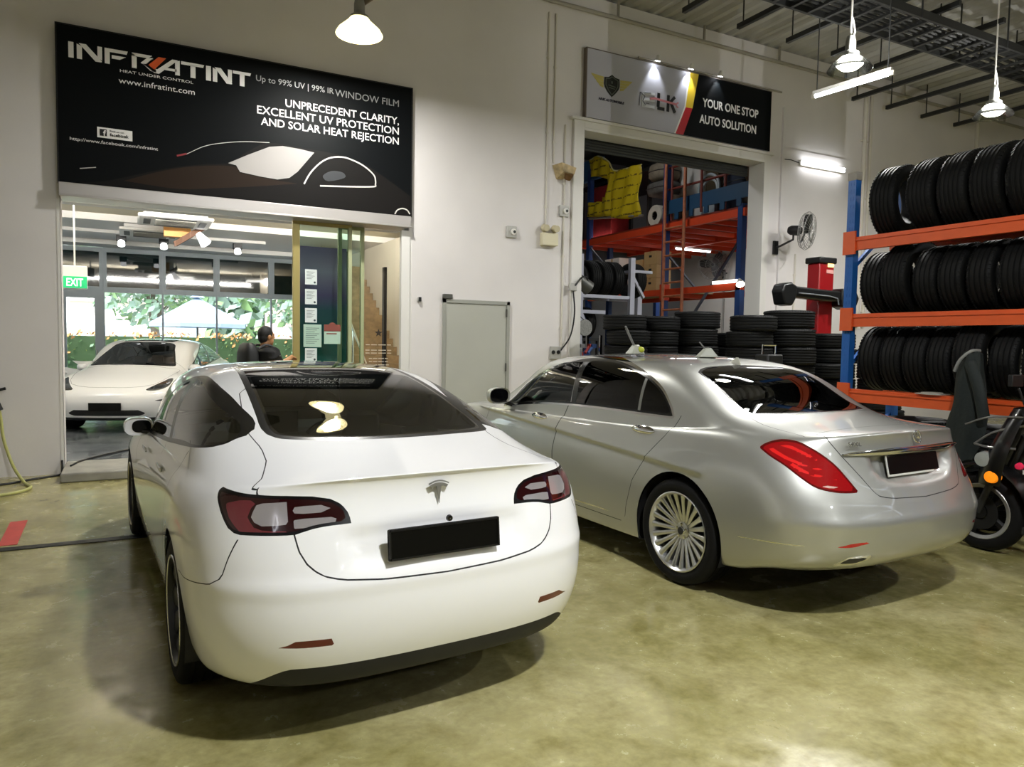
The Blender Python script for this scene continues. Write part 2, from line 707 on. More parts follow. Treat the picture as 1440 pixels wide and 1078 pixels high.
# ---- white hatch-tailed saloon: control loops from bumper foot up to roof spine (right half, rear centre -> front centre)
SALOON = [
    [(0, -.86, .24), (.35, -.85, .24), (.58, -.79, .24), (.72, -.67, .24), (.78, -.53, .23), (.80, -.39, .22), (.81, 0, .20), (.81, .4, .19), (.81, .95, .18), (.81, 1.45, .18), (.81, 2.0, .18), (.81, 2.4, .18), (.81, 2.875, .19), (.79, 3.2, .19), (.68, 3.4, .19), (.5, 3.51, .19), (.28, 3.57, .19), (0, 3.58, .19)],
    [(0, -.93, .27), (.35, -.92, .27), (.61, -.855, .27), (.77, -.71, .27), (.84, -.54, .26), (.86, -.39, .25), (.87, 0, .23), (.87, .4, .215), (.865, .95, .205), (.865, 1.45, .205), (.865, 2.0, .205), (.865, 2.4, .205), (.865, 2.875, .215), (.84, 3.2, .215), (.74, 3.45, .215), (.55, 3.57, .215), (.3, 3.63, .215), (0, 3.64, .215)],
    [(0, -.995, .42), (.36, -.98, .42), (.645, -.91, .42), (.82, -.755, .42), (.885, -.565, .42), (.90, -.39, .42), (.905, 0, .41), (.90, .4, .39), (.895, .95, .37), (.893, 1.45, .37), (.893, 2.0, .37), (.895, 2.4, .38), (.90, 2.875, .39), (.87, 3.2, .39), (.77, 3.48, .38), (.57, 3.62, .38), (.3, 3.68, .38), (0, 3.69, .38)],
    [(0, -1.0, .60), (.37, -.985, .60), (.665, -.91, .60), (.845, -.745, .60), (.905, -.55, .60), (.917, -.35, .60), (.924, 0, .59), (.91, .4, .57), (.90, .95, .55), (.897, 1.45, .55), (.897, 2.0, .55), (.90, 2.4, .56), (.917, 2.875, .58), (.89, 3.2, .57), (.79, 3.47, .54), (.58, 3.60, .52), (.3, 3.66, .52), (0, 3.67, .52)],
    [(0, -.955, .76), (.37, -.94, .76), (.67, -.87, .765), (.85, -.71, .77), (.91, -.51, .77), (.922, -.3, .77), (.925, 0, .765), (.908, .4, .74), (.895, .95, .72), (.892, 1.45, .71), (.892, 2.0, .70), (.90, 2.4, .70), (.915, 2.875, .71), (.88, 3.17, .69), (.77, 3.42, .64), (.57, 3.55, .61), (.3, 3.61, .61), (0, 3.625, .61)],
    [(0, -.893, .94), (.37, -.876, .94), (.66, -.81, .935), (.83, -.66, .925), (.885, -.465, .915), (.90, -.27, .91), (.905, 0, .895), (.89, .4, .865), (.878, .95, .84), (.875, 1.45, .825), (.875, 2.0, .81), (.885, 2.4, .80), (.885, 2.875, .80), (.84, 3.12, .76), (.73, 3.34, .715), (.55, 3.45, .69), (.3, 3.50, .69), (0, 3.52, .69)],
    [(0, -.888, 1.043), (.37, -.868, 1.039), (.63, -.79, 1.022), (.775, -.63, 1.0), (.825, -.43, .985), (.848, -.24, .98), (.858, 0, .965), (.85, .4, .94), (.845, .95, .915), (.845, 1.45, .90), (.845, 2.0, .885), (.85, 2.4, .865), (.82, 2.85, .855), (.76, 3.05, .82), (.66, 3.2, .785), (.5, 3.29, .77), (.28, 3.33, .775), (0, 3.34, .78)],
    [(0, -.845, 1.054), (.35, -.825, 1.05), (.60, -.74, 1.036), (.735, -.545, 1.025), (.80, -.34, 1.018), (.832, -.17, 1.008), (.845, .05, .99), (.842, .42, .965), (.835, .95, .94), (.835, 1.45, .925), (.835, 1.97, .91), (.835, 2.33, .893), (.785, 2.67, .893), (.72, 2.82, .88), (.61, 2.94, .865), (.46, 3.01, .865), (.25, 3.05, .87), (0, 3.06, .873)],
    [(0, -.32, 1.12), (.33, -.305, 1.117), (.575, -.265, 1.108), (.72, -.19, 1.095), (.785, -.11, 1.077), (.813, -.02, 1.06), (.825, .15, 1.035), (.826, .45, 1.0), (.822, .95, .97), (.822, 1.45, .955), (.82, 1.9, .943), (.80, 2.2, .94), (.745, 2.42, .955), (.67, 2.53, .97), (.55, 2.61, .98), (.4, 2.66, .985), (.2, 2.69, .99), (0, 2.70, .99)],
    [(0, .18, 1.275), (.31, .18, 1.273), (.535, .20, 1.265), (.675, .24, 1.246), (.73, .30, 1.224), (.755, .38, 1.207), (.766, .5, 1.193), (.772, .7, 1.186), (.775, 1.0, 1.182), (.775, 1.4, 1.18), (.77, 1.75, 1.175), (.75, 1.98, 1.16), (.69, 2.12, 1.15), (.59, 2.2, 1.155), (.48, 2.25, 1.165), (.35, 2.28, 1.175), (.18, 2.31, 1.18), (0, 2.32, 1.18)],
    [(0, .70, 1.399), (.27, .70, 1.397), (.45, .71, 1.391), (.56, .73, 1.382), (.615, .77, 1.373), (.638, .82, 1.367), (.648, .9, 1.366), (.652, 1.0, 1.369), (.657, 1.15, 1.371), (.657, 1.35, 1.371), (.65, 1.55, 1.366), (.635, 1.70, 1.355), (.585, 1.77, 1.348), (.50, 1.80, 1.352), (.40, 1.82, 1.362), (.28, 1.84, 1.372), (.15, 1.85, 1.38), (0, 1.85, 1.382)],
    [(0, 1.02, 1.434), (.17, 1.02, 1.433), (.28, 1.04, 1.430), (.35, 1.06, 1.427), (.385, 1.09, 1.425), (.40, 1.12, 1.424), (.405, 1.15, 1.424), (.41, 1.2, 1.424), (.41, 1.28, 1.424), (.41, 1.35, 1.422), (.405, 1.42, 1.420), (.395, 1.48, 1.416), (.37, 1.52, 1.413), (.32, 1.55, 1.414), (.25, 1.57, 1.415), (.16, 1.58, 1.418), (.08, 1.585, 1.42), (0, 1.585, 1.421)],
    [(0, 1.13, 1.441), (0, 1.14, 1.441), (0, 1.16, 1.442), (0, 1.18, 1.442), (0, 1.2, 1.442), (0, 1.22, 1.442), (0, 1.24, 1.443), (0, 1.26, 1.443), (0, 1.28, 1.443), (0, 1.32, 1.443), (0, 1.36, 1.442), (0, 1.39, 1.442), (0, 1.41, 1.441), (0, 1.43, 1.441), (0, 1.44, 1.440), (0, 1.45, 1.440), (0, 1.46, 1.440), (0, 1.47, 1.439)],
]


def smoothstep(t):
    t = np.clip(t, 0, 1)
    return t * t * (3 - 2 * t)


def rounded(poly, n=6):
    return spline(poly, n, closed=True)


def plane_dist(axis, val, sign=1):
    return lambda x, y, z, s: sign * ({'x': x, 'y': y, 'z': z}[axis] - val)


def white_saloon(label, front_view=False):
    car = thing('car', label, 'car')
    paint = mat('pearl_white_paint', 'eeeeee', 0.5, 0.0, coat=1.0)
    black = mat('gloss_black_trim', '08080a', 0.25)
    dark = mat('matt_black_plastic', '101012', 0.6)
    gapm = mat('panel_gap_dark', '1c1c1e', 0.8)
    tint = glass('car_glass', (0.75, 0.78, 0.75), ior=1.9)
    tint_rear = glass('rear_glass_tint', (0.34, 0.40, 0.36), ior=1.5)
    chrome = mat('bright_chrome', 'e6e6e8', 0.08, 1.0)
    rubber = mat('tyre_rubber', '0a0a0b', 0.7, bump=0.15, bscale=90, spec=.25)

    def lid_recess(D, s):
        x, z = D[..., 0], D[..., 2]
        f = poly_sdf([(-.40, .70), (.40, .70), (.42, .86), (.0, .885), (-.42, .86)])
        d = f(x, z)
        m = (D[..., 1] < -.6) & (z < 1.0)
        D[..., 1] += np.where(m, 0.018 * smoothstep(-d / 0.05), 0)
        # crease of the bumper shelf
        D[..., 1] -= np.where((D[..., 1] < -.4), 0.010 * np.exp(-((z - .655) / .03) ** 2), 0)
        return D
    B = CarBody(SALOON, 9, 8, [lid_recess])
    R0, AR = 0, 0.372
    # wheel arches
    for yc in (0.0, 2.875):
        B.cut(lambda x, y, z, s, yc=yc: np.hypot(y - yc, z - .335) - AR, 90, None, lambda x, y, z, s: (np.abs(x) > .6) & (z < .9))
    # lower black diffuser at the rear and the dark sill foot
    B.cut(lambda x, y, z, s: z - (.347 - .12 * smoothstep((np.abs(s) - .60) / .25)), 1, {0}, lambda x, y, z, s: (y < -.1) & (z < .6))
    B.cut(lambda x, y, z, s: z - .235, 1, {0}, lambda x, y, z, s: (z < .6) & (y >= -.3))
    B.remove({90})
    # rear glass, roof glass, windscreen (plan outlines)
    rg = rounded([(-.535, -.12), (-.48, -.235), (-.26, -.315), (.03, -.345), (.34, -.315), (.58, -.245), (.62, -.14), (.605, .03), (.565, .38), (.515, .75), (.47, 1.0), (.01, 1.02), (-.45, 1.0), (-.485, .75), (-.51, .40), (-.53, .05)])
    rgs = poly_sdf(rg)
    up = lambda x, y, z, s: z > 1.03
    B.cut(lambda x, y, z, s: rgs(x, y), 10, {0}, lambda x, y, z, s: (z > 1.03) & (y < 1.3))
    B.cut(lambda x, y, z, s: rgs(x, y), 11, {10}, up, off=-.035)
    B.cut(lambda x, y, z, s: np.maximum(y - .62, rgs(x, y) + .05), 12, {11}, up)
    rf = poly_sdf([(-.44, 1.035), (.44, 1.035), (.455, 1.3), (.435, 1.6), (.40, 1.74), (.2, 1.77), (0, 1.775), (-.2, 1.77), (-.40, 1.74), (-.435, 1.6), (-.455, 1.3)])
    B.cut(lambda x, y, z, s: rf(x, y), 13, {0}, up)
    wsd = poly_sdf(rounded([(-.43, 1.81), (0, 1.845), (.43, 1.81), (.53, 2.05), (.63, 2.36), (.66, 2.50), (.52, 2.60), (.25, 2.655), (0, 2.665), (-.25, 2.655), (-.52, 2.60), (-.66, 2.50), (-.63, 2.36), (-.53, 2.05)]))
    B.cut(lambda x, y, z, s: wsd(x, y), 14, {0}, lambda x, y, z, s: (z > .9) & (y > 1.7))
    B.cut(lambda x, y, z, s: wsd(x, y), 15, {14}, None, off=-.025)
    # side windows
    dlo = rounded([(2.30, .905), (1.95, 1.03), (1.61, 1.165), (1.28, 1.29), (1.02, 1.352), (.744, 1.358), (.393, 1.30), (.10, 1.222), (-.083, 1.162), (-.15, 1.13), (-.155, 1.117), (-.12, 1.097), (.195, 1.062), (.62, 1.02), (1.2, .966), (2.1, .91)], 4)
    ds = poly_sdf(dlo)
    sm = lambda x, y, z, s: (np.abs(x) > .5) & (z > .85)
    B.cut(lambda x, y, z, s: ds(y, z), 20, {0}, sm, off=.004)
    B.cut(lambda x, y, z, s: ds(y, z) + .006 + .016 * smoothstep((y + .05) / .5), 21, {20}, sm)
    # black pillar between the doors, quarter divider
    bp = poly_sdf([(.86, .9), (.98, .9), (1.02, 1.4), (.90, 1.4)])
    B.cut(lambda x, y, z, s: bp(y, z), 22, {21}, sm)
    qd = poly_sdf([(-.17, 1.0), (-.14, 1.0), (.345, 1.4), (.315, 1.4)])
    B.cut(lambda x, y, z, s: qd(y, z), 22, {21}, sm)
    B.cut(lambda x, y, z, s: y - .94, 23, {21}, sm)
    B.cut(lambda x, y, z, s: y - (-.14 + (z - 1.0) * 1.2), 24, {23}, sm)
    # tail lamps in (arc length, height)
    tl = poly_sdf([(.366, .876), (.378, .915), (.398, .945), (.433, .970), (.511, .985), (.601, .990), (.754, .994), (.846, .998), (.93, 1.0), (.915, .98), (.884, .945), (.848, .885), (.83, .862), (.80, .850), (.70, .849), (.59, .848), (.519, .866), (.466, .873)])
    tm = lambda x, y, z, s: (y < .4) & (z > .7) & (z < 1.2)
    B.cut(lambda x, y, z, s: tl(s, z), 30, {0}, tm)
    B.cut(lambda x, y, z, s: tl(s, z), 31, {30}, tm, off=-.012)
    # lamp inside: clear band and red ring
    # lamp inside: red ring, clear lens, dark bars
    for rgn, pl_ in ((32, [(.61, .858), (.79, .860), (.83, .905), (.85, .955), (.78, .972), (.70, .972), (.735, .955), (.755, .91), (.73, .875), (.61, .868)]),
                     (33, [(.605, .885), (.72, .882), (.742, .915), (.715, .962), (.605, .968)]),
                     (33, [(.41, .888), (.52, .876), (.585, .866), (.585, .905), (.42, .905)]),
                     (33, [(.43, .925), (.585, .922), (.585, .95), (.46, .952)])):
        q_ = poly_sdf(pl_)
        B.cut(lambda x, y, z, s, q_=q_: q_(s, z), rgn, {31}, tm)
    sp = poly_sdf([(.592, .8), (.598, .8), (.598, 1.1), (.592, 1.1)])
    B.cut(lambda x, y, z, s: sp(s, z), 30, {31, 32, 33}, tm)
    # boot lid outline
    bl = poly_sdf([(-.587, .85), (-.575, .79), (-.547, .738), (-.50, .70), (-.426, .68), (-.262, .665), (0, .658), (.262, .665), (.426, .68), (.50, .70), (.547, .738), (.575, .79), (.587, .85), (.60, .985), (.72, .99), (.72, 1.3), (-.72, 1.3), (-.72, .99), (-.60, .985)])
    ss = lambda x, s: np.sign(x) * np.abs(s)
    B.gap(lambda x, y, z, s: np.maximum(bl(ss(x, s), z), y + .70), 40, 41, .006, {0}, lambda x, y, z, s: (y < -.3) & (z > .5) & (z < 1.2))
    lidtop = poly_sdf([(-.72, -.75), (.72, -.75), (.655, -.66), (.595, -.469), (.58, -.305), (.60, -.109), (.59, .05), (.55, .35), (.35, .6), (-.35, .6), (-.55, .35), (-.59, .05), (-.60, -.109), (-.58, -.305), (-.595, -.469), (-.655, -.66)])
    B.gap(lambda x, y, z, s: lidtop(x, y), 40, 41, .005, {0, 41}, lambda x, y, z, s: (y > -.75) & (y < .9) & (z > .99))
    # rear reflectors
    rr = poly_sdf([(.445, .464), (.462, .436), (.58, .436), (.66, .441), (.71, .447), (.65, .458), (.60, .464)])
    B.cut(lambda x, y, z, s: rr(s, z), 34, {0}, lambda x, y, z, s: (y < -.3) & (z < .7))
    # doors
    dm = lambda x, y, z, s: (np.abs(x) > .6) & (z < 1.06)
    rd = poly_sdf(rounded([(1.09, .30), (1.09, .95), (1.10, 1.2), (-.02, 1.2), (.17, 1.02), (.28, .90), (.34, .78), (.44, .58), (.56, .36), (.66, .30)], 2))
    fd = poly_sdf(rounded([(2.33, .33), (2.38, .55), (2.36, .80), (2.30, 1.2), (1.11, 1.2), (1.095, .95), (1.095, .30), (1.6, .29)], 2))
    B.gap(lambda x, y, z, s: rd(y, z), 50, 41, .005, {0}, dm)
    B.gap(lambda x, y, z, s: fd(y, z), 51, 41, .005, {0}, dm)
    # bumper joint behind the rear wheel
    bj = poly_sdf([(-.30, .61), (-.432, .614), (-.72, .66), (-.765, .69), (-.78, .84), (-2, .84), (-2, 0), (-.3, 0)])
    B.gap(lambda x, y, z, s: bj(y, z), 0, 41, .004, {0}, lambda x, y, z, s: (np.abs(x) > .6) & (y < -.2) & (y > -.80) & (z < .845))
    # front: lamps, bonnet line, intakes
    hl = poly_sdf(rounded([(.52, .655), (.58, .70), (.68, .765), (.755, .815), (.80, .80), (.80, .72), (.74, .665), (.62, .64)], 3))
    fm = lambda x, y, z, s: (y > 2.95) & (z > .5)
    B.cut(lambda x, y, z, s: hl(np.abs(x), z), 60, {0}, fm)
    it = poly_sdf([(-.56, .30), (-.46, .355), (.46, .355), (.56, .30), (.46, .265), (-.46, .265)])
    B.cut(lambda x, y, z, s: it(x, z), 61, {0}, lambda x, y, z, s: (y > 3.2))
    vn = poly_sdf([(.60, .50), (.86, .475), (.86, .50), (.78, .515)])
    B.cut(lambda x, y, z, s: vn(np.abs(x), z), 61, {0}, lambda x, y, z, s: (y > 3.0))
    hd = poly_sdf(rounded([(-.60, 3.36), (-.3, 3.50), (0, 3.52), (.3, 3.50), (.60, 3.36), (.72, 3.0), (.76, 2.55), (.6, 2.645), (0, 2.70), (-.6, 2.645), (-.76, 2.55), (-.72, 3.0)], 2))
    B.gap(lambda x, y, z, s: hd(x, y), 62, 41, .005, {0}, lambda x, y, z, s: (y > 2.3) & (z > .66))

    shell = B.part('body_shell', [0, 1, 41], [paint, dark, gapm], car)
    for sd in (-1, 1):
        for nm, r in (('rear_door', 50), ('front_door', 51)):
            dr = B.part(nm, [r], [paint], car, side=sd)
            yy, zz = (.78, .845) if r == 50 else (1.72, .825)
            g = G()
            g.box((sd * .886 - .006, yy - .02, zz), (sd * .886 + .006, yy + .20, zz + .024))
            hn = g.build('door_handle', paint, dr, bevel=.005)
        wn = B.part('window', [20, 22, 21, 23, 24], [black, black, tint, tint, tint], car, side=sd)
        lamp_red = mat('tail_lamp_red', '26070a', 0.08, coat=1.0)
        tlp = B.part('tail_lamp', [30, 31, 32, 33], [black, lamp_red, mat('tail_lamp_ring', '6a2a30', 0.1, coat=1.0), mat('tail_lamp_clear', 'a9a4a6', 0.12, 0.35, coat=1.0)], car, side=sd)
        B.part('reflector', [34], [mat('dim_red_reflector', '5a0c0c', 0.15, coat=1)], car, side=sd)
        hlm = B.part('headlamp', [60], [mat('headlamp_lens', '33363a', 0.05, 0.3, coat=1)], car, side=sd)
    B.part('rear_glass', [10, 11, 12], [black, mat('frit_band', '0b0b0d', 0.05, coat=1), tint_rear], car)
    B.part('roof_glass', [13], [mat('roof_glass_dark', '050607', 0.03, coat=1)], car)
    B.part('windscreen', [14, 15], [black, tint], car)
    B.part('boot_lid', [40], [paint], car)
    B.part('bonnet', [62], [paint], car)
    B.part('front_intake', [61], [dark], car)
    B.bm.free()
    wheel_wells(car, AR, (0.0, 2.875), .52, .905, dark)
    # floor pan
    g = G()
    g.prism([(-.74, -.40), (-.5, -.70), (.5, -.70), (.74, -.40), (.78, 3.2), (.5, 3.48), (-.5, 3.48), (-.78, 3.2)], .05, 'xy', .255)
    g.build('floor_pan', dark, car)
    # wheels
    rim = mat('grey_alloy', '3c3d40', 0.35, 0.8)
    hubm = mat('grey_hub', '2a2a2c', 0.4, 0.5)
    for yc in (0.0, 2.875):
        for sd in (-1, 1):
            wl = build_wheel(car, .334, .235, .24, 10, rubber, rim, hubm, sd * .79, yc, sd, 'wide')
            g = G()
            g.lathe([(.240, sd * .120), (.249, sd * .1235), (.251, sd * .119), (.244, sd * .114)], 64, 'x', closed=True)
            g.build('rim_edge', mat('machined_rim', 'd8d8d8', 0.2, 1.0), wl)
    # number plates: black with the writing blotted out
    g = G()
    g.cbox((0, 0, 0), (.50, .014, .125))
    pl = g.build('number_plate', mat('plate_black', '040404', 0.35, spec=.2), car, (0, -.975, .79), (math.radians(-6), 0, 0), bevel=.012, seg=3)
    g = G()
    for (a, b, c, d) in ((-.245, -.06, .245, -.052), (-.245, .052, .245, .06), (-.247, -.06, -.239, .06), (.239, -.06, .247, .06)):
        g.box((a, -.0105, b), (c, -.007, d))
    g.build('plate_rim', mat('plate_rim_black', '151517', 0.2), pl)
    g = G()
    g.box((-.03, 3.655, .40), (.03, 3.70, .42))
    g.cbox((0, 3.702, .405), (.46, .014, .125))
    fpl = g.build('number_plate', mat('plate_black', '040404', 0.35, spec=.2), car, bevel=.004)
    g = G()
    g.lathe([(.001, -.012), (.012, -.011), (.014, 0)], 14, 'y', c=(.02, -.962, .868))
    g.build('camera_eye', black, car)
    # badge: a T of two curved bars on the boot lid
    bd = badge_t(car, mat('badge_chrome', '9a9a9c', .3, .7))
    bd.location = (0, -.903, .972)
    bd.rotation_euler = (math.radians(-2), 0, 0)
    # mirrors
    for sd in (-1, 1):
        g = G()
        rows = []
        for k, (yy, w_, h_) in enumerate(((2.165, .083, .056), (2.15, .092, .064), (2.20, .096, .068), (2.25, .08, .055), (2.285, .05, .035), (2.292, .005, .005))):
            r = []
            for a in range(20):
                an = 2 * PI * a / 20
                ca, sa = math.cos(an), math.sin(an)
                r.append((sd * (.893 + math.copysign(abs(ca) ** .7, ca) * w_), yy, .945 + math.copysign(abs(sa) ** .75, sa) * h_))
            rows.append(r)
        g.grid(rows, True)
        mr = g.build('wing_mirror', paint, car, smooth=50)
        g = G()
        c_ = Vector((sd * .875, 2.162, .945))
        g.add([tuple(c_ + Vector(((p[0] - sd * .893) * .74, 0, (p[2] - .945) * .8))) for p in rows[0]], [tuple(range(20))])
        g.build('mirror_glass', mat('mirror_face', '0a0a0c', 0.1), mr)
        g = G()
        g.add(rows[0], [tuple(range(20))])
        g.build('mirror_back', paint, mr)
        g = G()
        g.bar((sd * .78, 2.14, .90), (sd * .88, 2.2, .91), .06, .03)
        g.build('mirror_arm', black, mr, bevel=.008)
    # cabin
    cab = mat('dark_cabin_trim', '151516', 0.75)
    seatm = mat('black_seat_vinyl', '131314', 0.55)
    for sx in (-.36, .36):
        seat_shape('front_seat', car, sx, 1.55, seatm, .34, .56)
    g = G()
    for sx in (-.42, 0, .42):
        pass
    seat_shape('rear_seat', car, -.36, .62, seatm, .40, .50, .62)
    seat_shape('rear_seat', car, .36, .62, seatm, .40, .50, .62)
    g = G()
    g.prism([(1.95, .55), (1.95, .82), (2.05, .90), (2.45, .92), (2.45, .55)], 1.36, 'yz', -.68)
    g.build('dashboard', cab, car, bevel=.02)
    g = G()
    g.cbox((0, 1.98, .93), (.36, .02, .21))
    g.build('screen', black, car)
    g = G()
    g.tube([(.36 + .18 * math.cos(a), 1.83 - .06 * math.sin(a), .80 + .17 * math.sin(a)) for a in [2 * PI * k / 24 for k in range(24)]], .016, 8, closed=True)
    g.bar((.19, 1.83, .80), (.53, 1.83, .80), .05, .03)
    g.build('steering_wheel', black, car)
    g = G()
    g.prism([(-.28, 1.06), (.02, 1.0), (.20, .95), (.20, .90), (-.28, .9)], 1.20, 'yz', -.60)
    g.build('parcel_shelf', cab, car)
    return car


def badge_t(parent, m):
    """stylised T: an arched cap above a tapering stem with a curved crossbar"""
    g = G()
    ks = np.linspace(-1, 1, 15)
    g.prism([(.046 * k, .044 - .013 * k * k) for k in ks] + [(.044 * k, .038 - .012 * k * k) for k in ks[::-1]], -.005, 'xz', 0)
    g.prism([(.042 * k, .034 - .012 * k * k) for k in ks] + [(.034, .012), (.020, .019), (-.020, .019), (-.034, .012)], -.005, 'xz', 0)
    g.prism([(-.011, .022), (.011, .022), (0, -.052)], -.005, 'xz', 0)
    return g.build('badge', m, parent)
# ---- long silver saloon: control loops (right half, rear centre -> front centre)
LIMO = [
    [(0, -1.05, 0.33), (0.4, -1.03, 0.33), (0.64, -0.95, 0.32), (0.79, -0.8, 0.3), (0.84, -0.61, 0.27), (0.86, -0.43, 0.22), (0.87, 0, 0.2), (0.87, 0.45, 0.2), (0.87, 1.05, 0.2), (0.87, 1.65, 0.2), (0.87, 2.25, 0.2), (0.87, 2.7, 0.2), (0.87, 3.165, 0.2), (0.84, 3.5, 0.2), (0.72, 3.78, 0.2), (0.5, 3.93, 0.2), (0.28, 3.98, 0.2), (0, 3.99, 0.2)],
    [(0, -1.115, 0.385), (0.4, -1.095, 0.385), (0.675, -1.01, 0.37), (0.845, -0.84, 0.345), (0.9, -0.63, 0.3), (0.915, -0.43, 0.26), (0.92, 0, 0.24), (0.92, 0.45, 0.225), (0.915, 1.05, 0.22), (0.915, 1.65, 0.22), (0.915, 2.25, 0.22), (0.915, 2.7, 0.22), (0.915, 3.165, 0.23), (0.88, 3.5, 0.23), (0.78, 3.82, 0.23), (0.57, 3.98, 0.23), (0.3, 4.04, 0.23), (0, 4.05, 0.23)],
    [(0, -1.15, 0.47), (0.41, -1.13, 0.47), (0.7, -1.04, 0.465), (0.875, -0.87, 0.455), (0.928, -0.65, 0.44), (0.94, -0.43, 0.42), (0.945, 0, 0.41), (0.935, 0.45, 0.39), (0.93, 1.05, 0.38), (0.93, 1.65, 0.38), (0.93, 2.25, 0.38), (0.93, 2.7, 0.39), (0.935, 3.165, 0.4), (0.9, 3.5, 0.4), (0.8, 3.85, 0.4), (0.58, 4.02, 0.4), (0.3, 4.08, 0.4), (0, 4.09, 0.4)],
    [(0, -1.15, .62), (.41, -1.13, .62), (.71, -1.04, .62), (.89, -.86, .62), (.938, -.64, .62), (.947, -.41, .62), (.95, 0, .61), (.94, .45, .59), (.935, 1.05, .57), (.933, 1.65, .57), (.933, 2.25, .57), (.935, 2.7, .58), (.945, 3.165, .60), (.91, 3.5, .59), (.81, 3.83, .57), (.58, 4.0, .56), (.3, 4.06, .56), (0, 4.07, .56)],
    [(0, -1.08, .78), (.41, -1.06, .78), (.71, -.97, .785), (.885, -.795, .79), (.937, -.593, .79), (.947, -.39, .79), (.95, .0, .785), (.94, .45, .77), (.935, 1.05, .755), (.932, 1.65, .75), (.932, 2.25, .745), (.935, 2.7, .745), (.94, 3.165, .75), (.9, 3.48, .74), (.8, 3.79, .72), (.57, 3.96, .71), (.3, 4.02, .71), (0, 4.03, .71)],
    [(0, -1.03, 0.95), (0.41, -1.01, 0.95), (0.69, -0.89, 0.95), (0.84, -0.73, 0.94), (0.91, -0.565, 0.94), (0.922, -0.38, 0.935), (0.928, 0.0, 0.925), (0.922, 0.45, 0.9), (0.918, 1.05, 0.885), (0.917, 1.65, 0.88), (0.917, 2.25, 0.87), (0.918, 2.7, 0.865), (0.91, 3.165, 0.86), (0.86, 3.45, 0.845), (0.76, 3.72, 0.83), (0.55, 3.87, 0.82), (0.3, 3.92, 0.82), (0, 3.93, 0.82)],
    [(0, -1.01, 1.075), (0.41, -0.985, 1.07), (0.665, -0.86, 1.05), (0.785, -0.69, 1.035), (0.845, -0.53, 1.03), (0.885, -0.37, 1.03), (0.897, 0.0, 1.01), (0.9, 0.45, 0.985), (0.9, 1.05, 0.965), (0.9, 1.65, 0.955), (0.9, 2.25, 0.945), (0.9, 2.7, 0.935), (0.87, 3.165, 0.925), (0.8, 3.4, 0.915), (0.7, 3.6, 0.9), (0.52, 3.7, 0.89), (0.29, 3.74, 0.89), (0, 3.75, 0.89)],
    [(0, -0.95, 1.105), (0.4, -0.92, 1.1), (0.63, -0.77, 1.083), (0.74, -0.6, 1.07), (0.8, -0.44, 1.065), (0.845, -0.32, 1.065), (0.865, 0.0, 1.04), (0.877, 0.45, 1.01), (0.88, 1.05, 0.99), (0.88, 1.65, 0.98), (0.88, 2.22, 0.97), (0.875, 2.62, 0.96), (0.82, 3.0, 0.965), (0.75, 3.15, 0.965), (0.63, 3.27, 0.96), (0.47, 3.34, 0.96), (0.26, 3.38, 0.965), (0, 3.39, 0.968)],
    [(0, -0.37, 1.13), (0.36, -0.35, 1.127), (0.605, -0.31, 1.125), (0.76, -0.255, 1.122), (0.815, -0.175, 1.108), (0.84, -0.06, 1.092), (0.855, 0.14, 1.06), (0.868, 0.48, 1.03), (0.87, 1.05, 1.01), (0.87, 1.62, 1.0), (0.868, 2.1, 0.99), (0.85, 2.4, 0.985), (0.78, 2.62, 1.0), (0.71, 2.76, 1.015), (0.59, 2.86, 1.03), (0.42, 2.92, 1.04), (0.22, 2.95, 1.045), (0, 2.96, 1.047)],
    [(0, 0.02, 1.318), (0.34, 0.03, 1.316), (0.57, 0.04, 1.312), (0.725, 0.075, 1.303), (0.78, 0.15, 1.283), (0.803, 0.28, 1.265), (0.817, 0.48, 1.25), (0.826, 0.75, 1.24), (0.83, 1.1, 1.235), (0.828, 1.55, 1.228), (0.815, 1.93, 1.212), (0.77, 2.18, 1.19), (0.705, 2.34, 1.195), (0.62, 2.44, 1.21), (0.5, 2.5, 1.225), (0.37, 2.54, 1.235), (0.19, 2.57, 1.24), (0, 2.58, 1.242)],
    [(0, 0.36, 1.447), (0.28, 0.37, 1.446), (0.48, 0.385, 1.447), (0.61, 0.42, 1.445), (0.668, 0.5, 1.437), (0.695, 0.62, 1.432), (0.713, 0.82, 1.436), (0.724, 1.02, 1.443), (0.73, 1.22, 1.447), (0.73, 1.5, 1.444), (0.715, 1.76, 1.432), (0.675, 1.96, 1.412), (0.6, 2.06, 1.395), (0.51, 2.11, 1.398), (0.41, 2.15, 1.405), (0.29, 2.18, 1.412), (0.15, 2.19, 1.417), (0, 2.2, 1.419)],
    [(0, .80, 1.50), (.18, .80, 1.499), (.30, .83, 1.497), (.38, .88, 1.493), (.42, .94, 1.489), (.435, 1.01, 1.487), (.445, 1.1, 1.487), (.45, 1.2, 1.488), (.452, 1.32, 1.488), (.452, 1.45, 1.487), (.445, 1.58, 1.484), (.43, 1.67, 1.480), (.40, 1.74, 1.475), (.35, 1.79, 1.473), (.27, 1.82, 1.472), (.18, 1.84, 1.473), (.09, 1.85, 1.475), (0, 1.85, 1.476)],
    [(0, 1.05, 1.512), (0, 1.07, 1.512), (0, 1.1, 1.513), (0, 1.14, 1.513), (0, 1.18, 1.513), (0, 1.22, 1.513), (0, 1.27, 1.513), (0, 1.3, 1.513), (0, 1.34, 1.513), (0, 1.39, 1.512), (0, 1.45, 1.510), (0, 1.5, 1.508), (0, 1.54, 1.506), (0, 1.57, 1.504), (0, 1.59, 1.503), (0, 1.6, 1.502), (0, 1.61, 1.501), (0, 1.62, 1.500)],
]


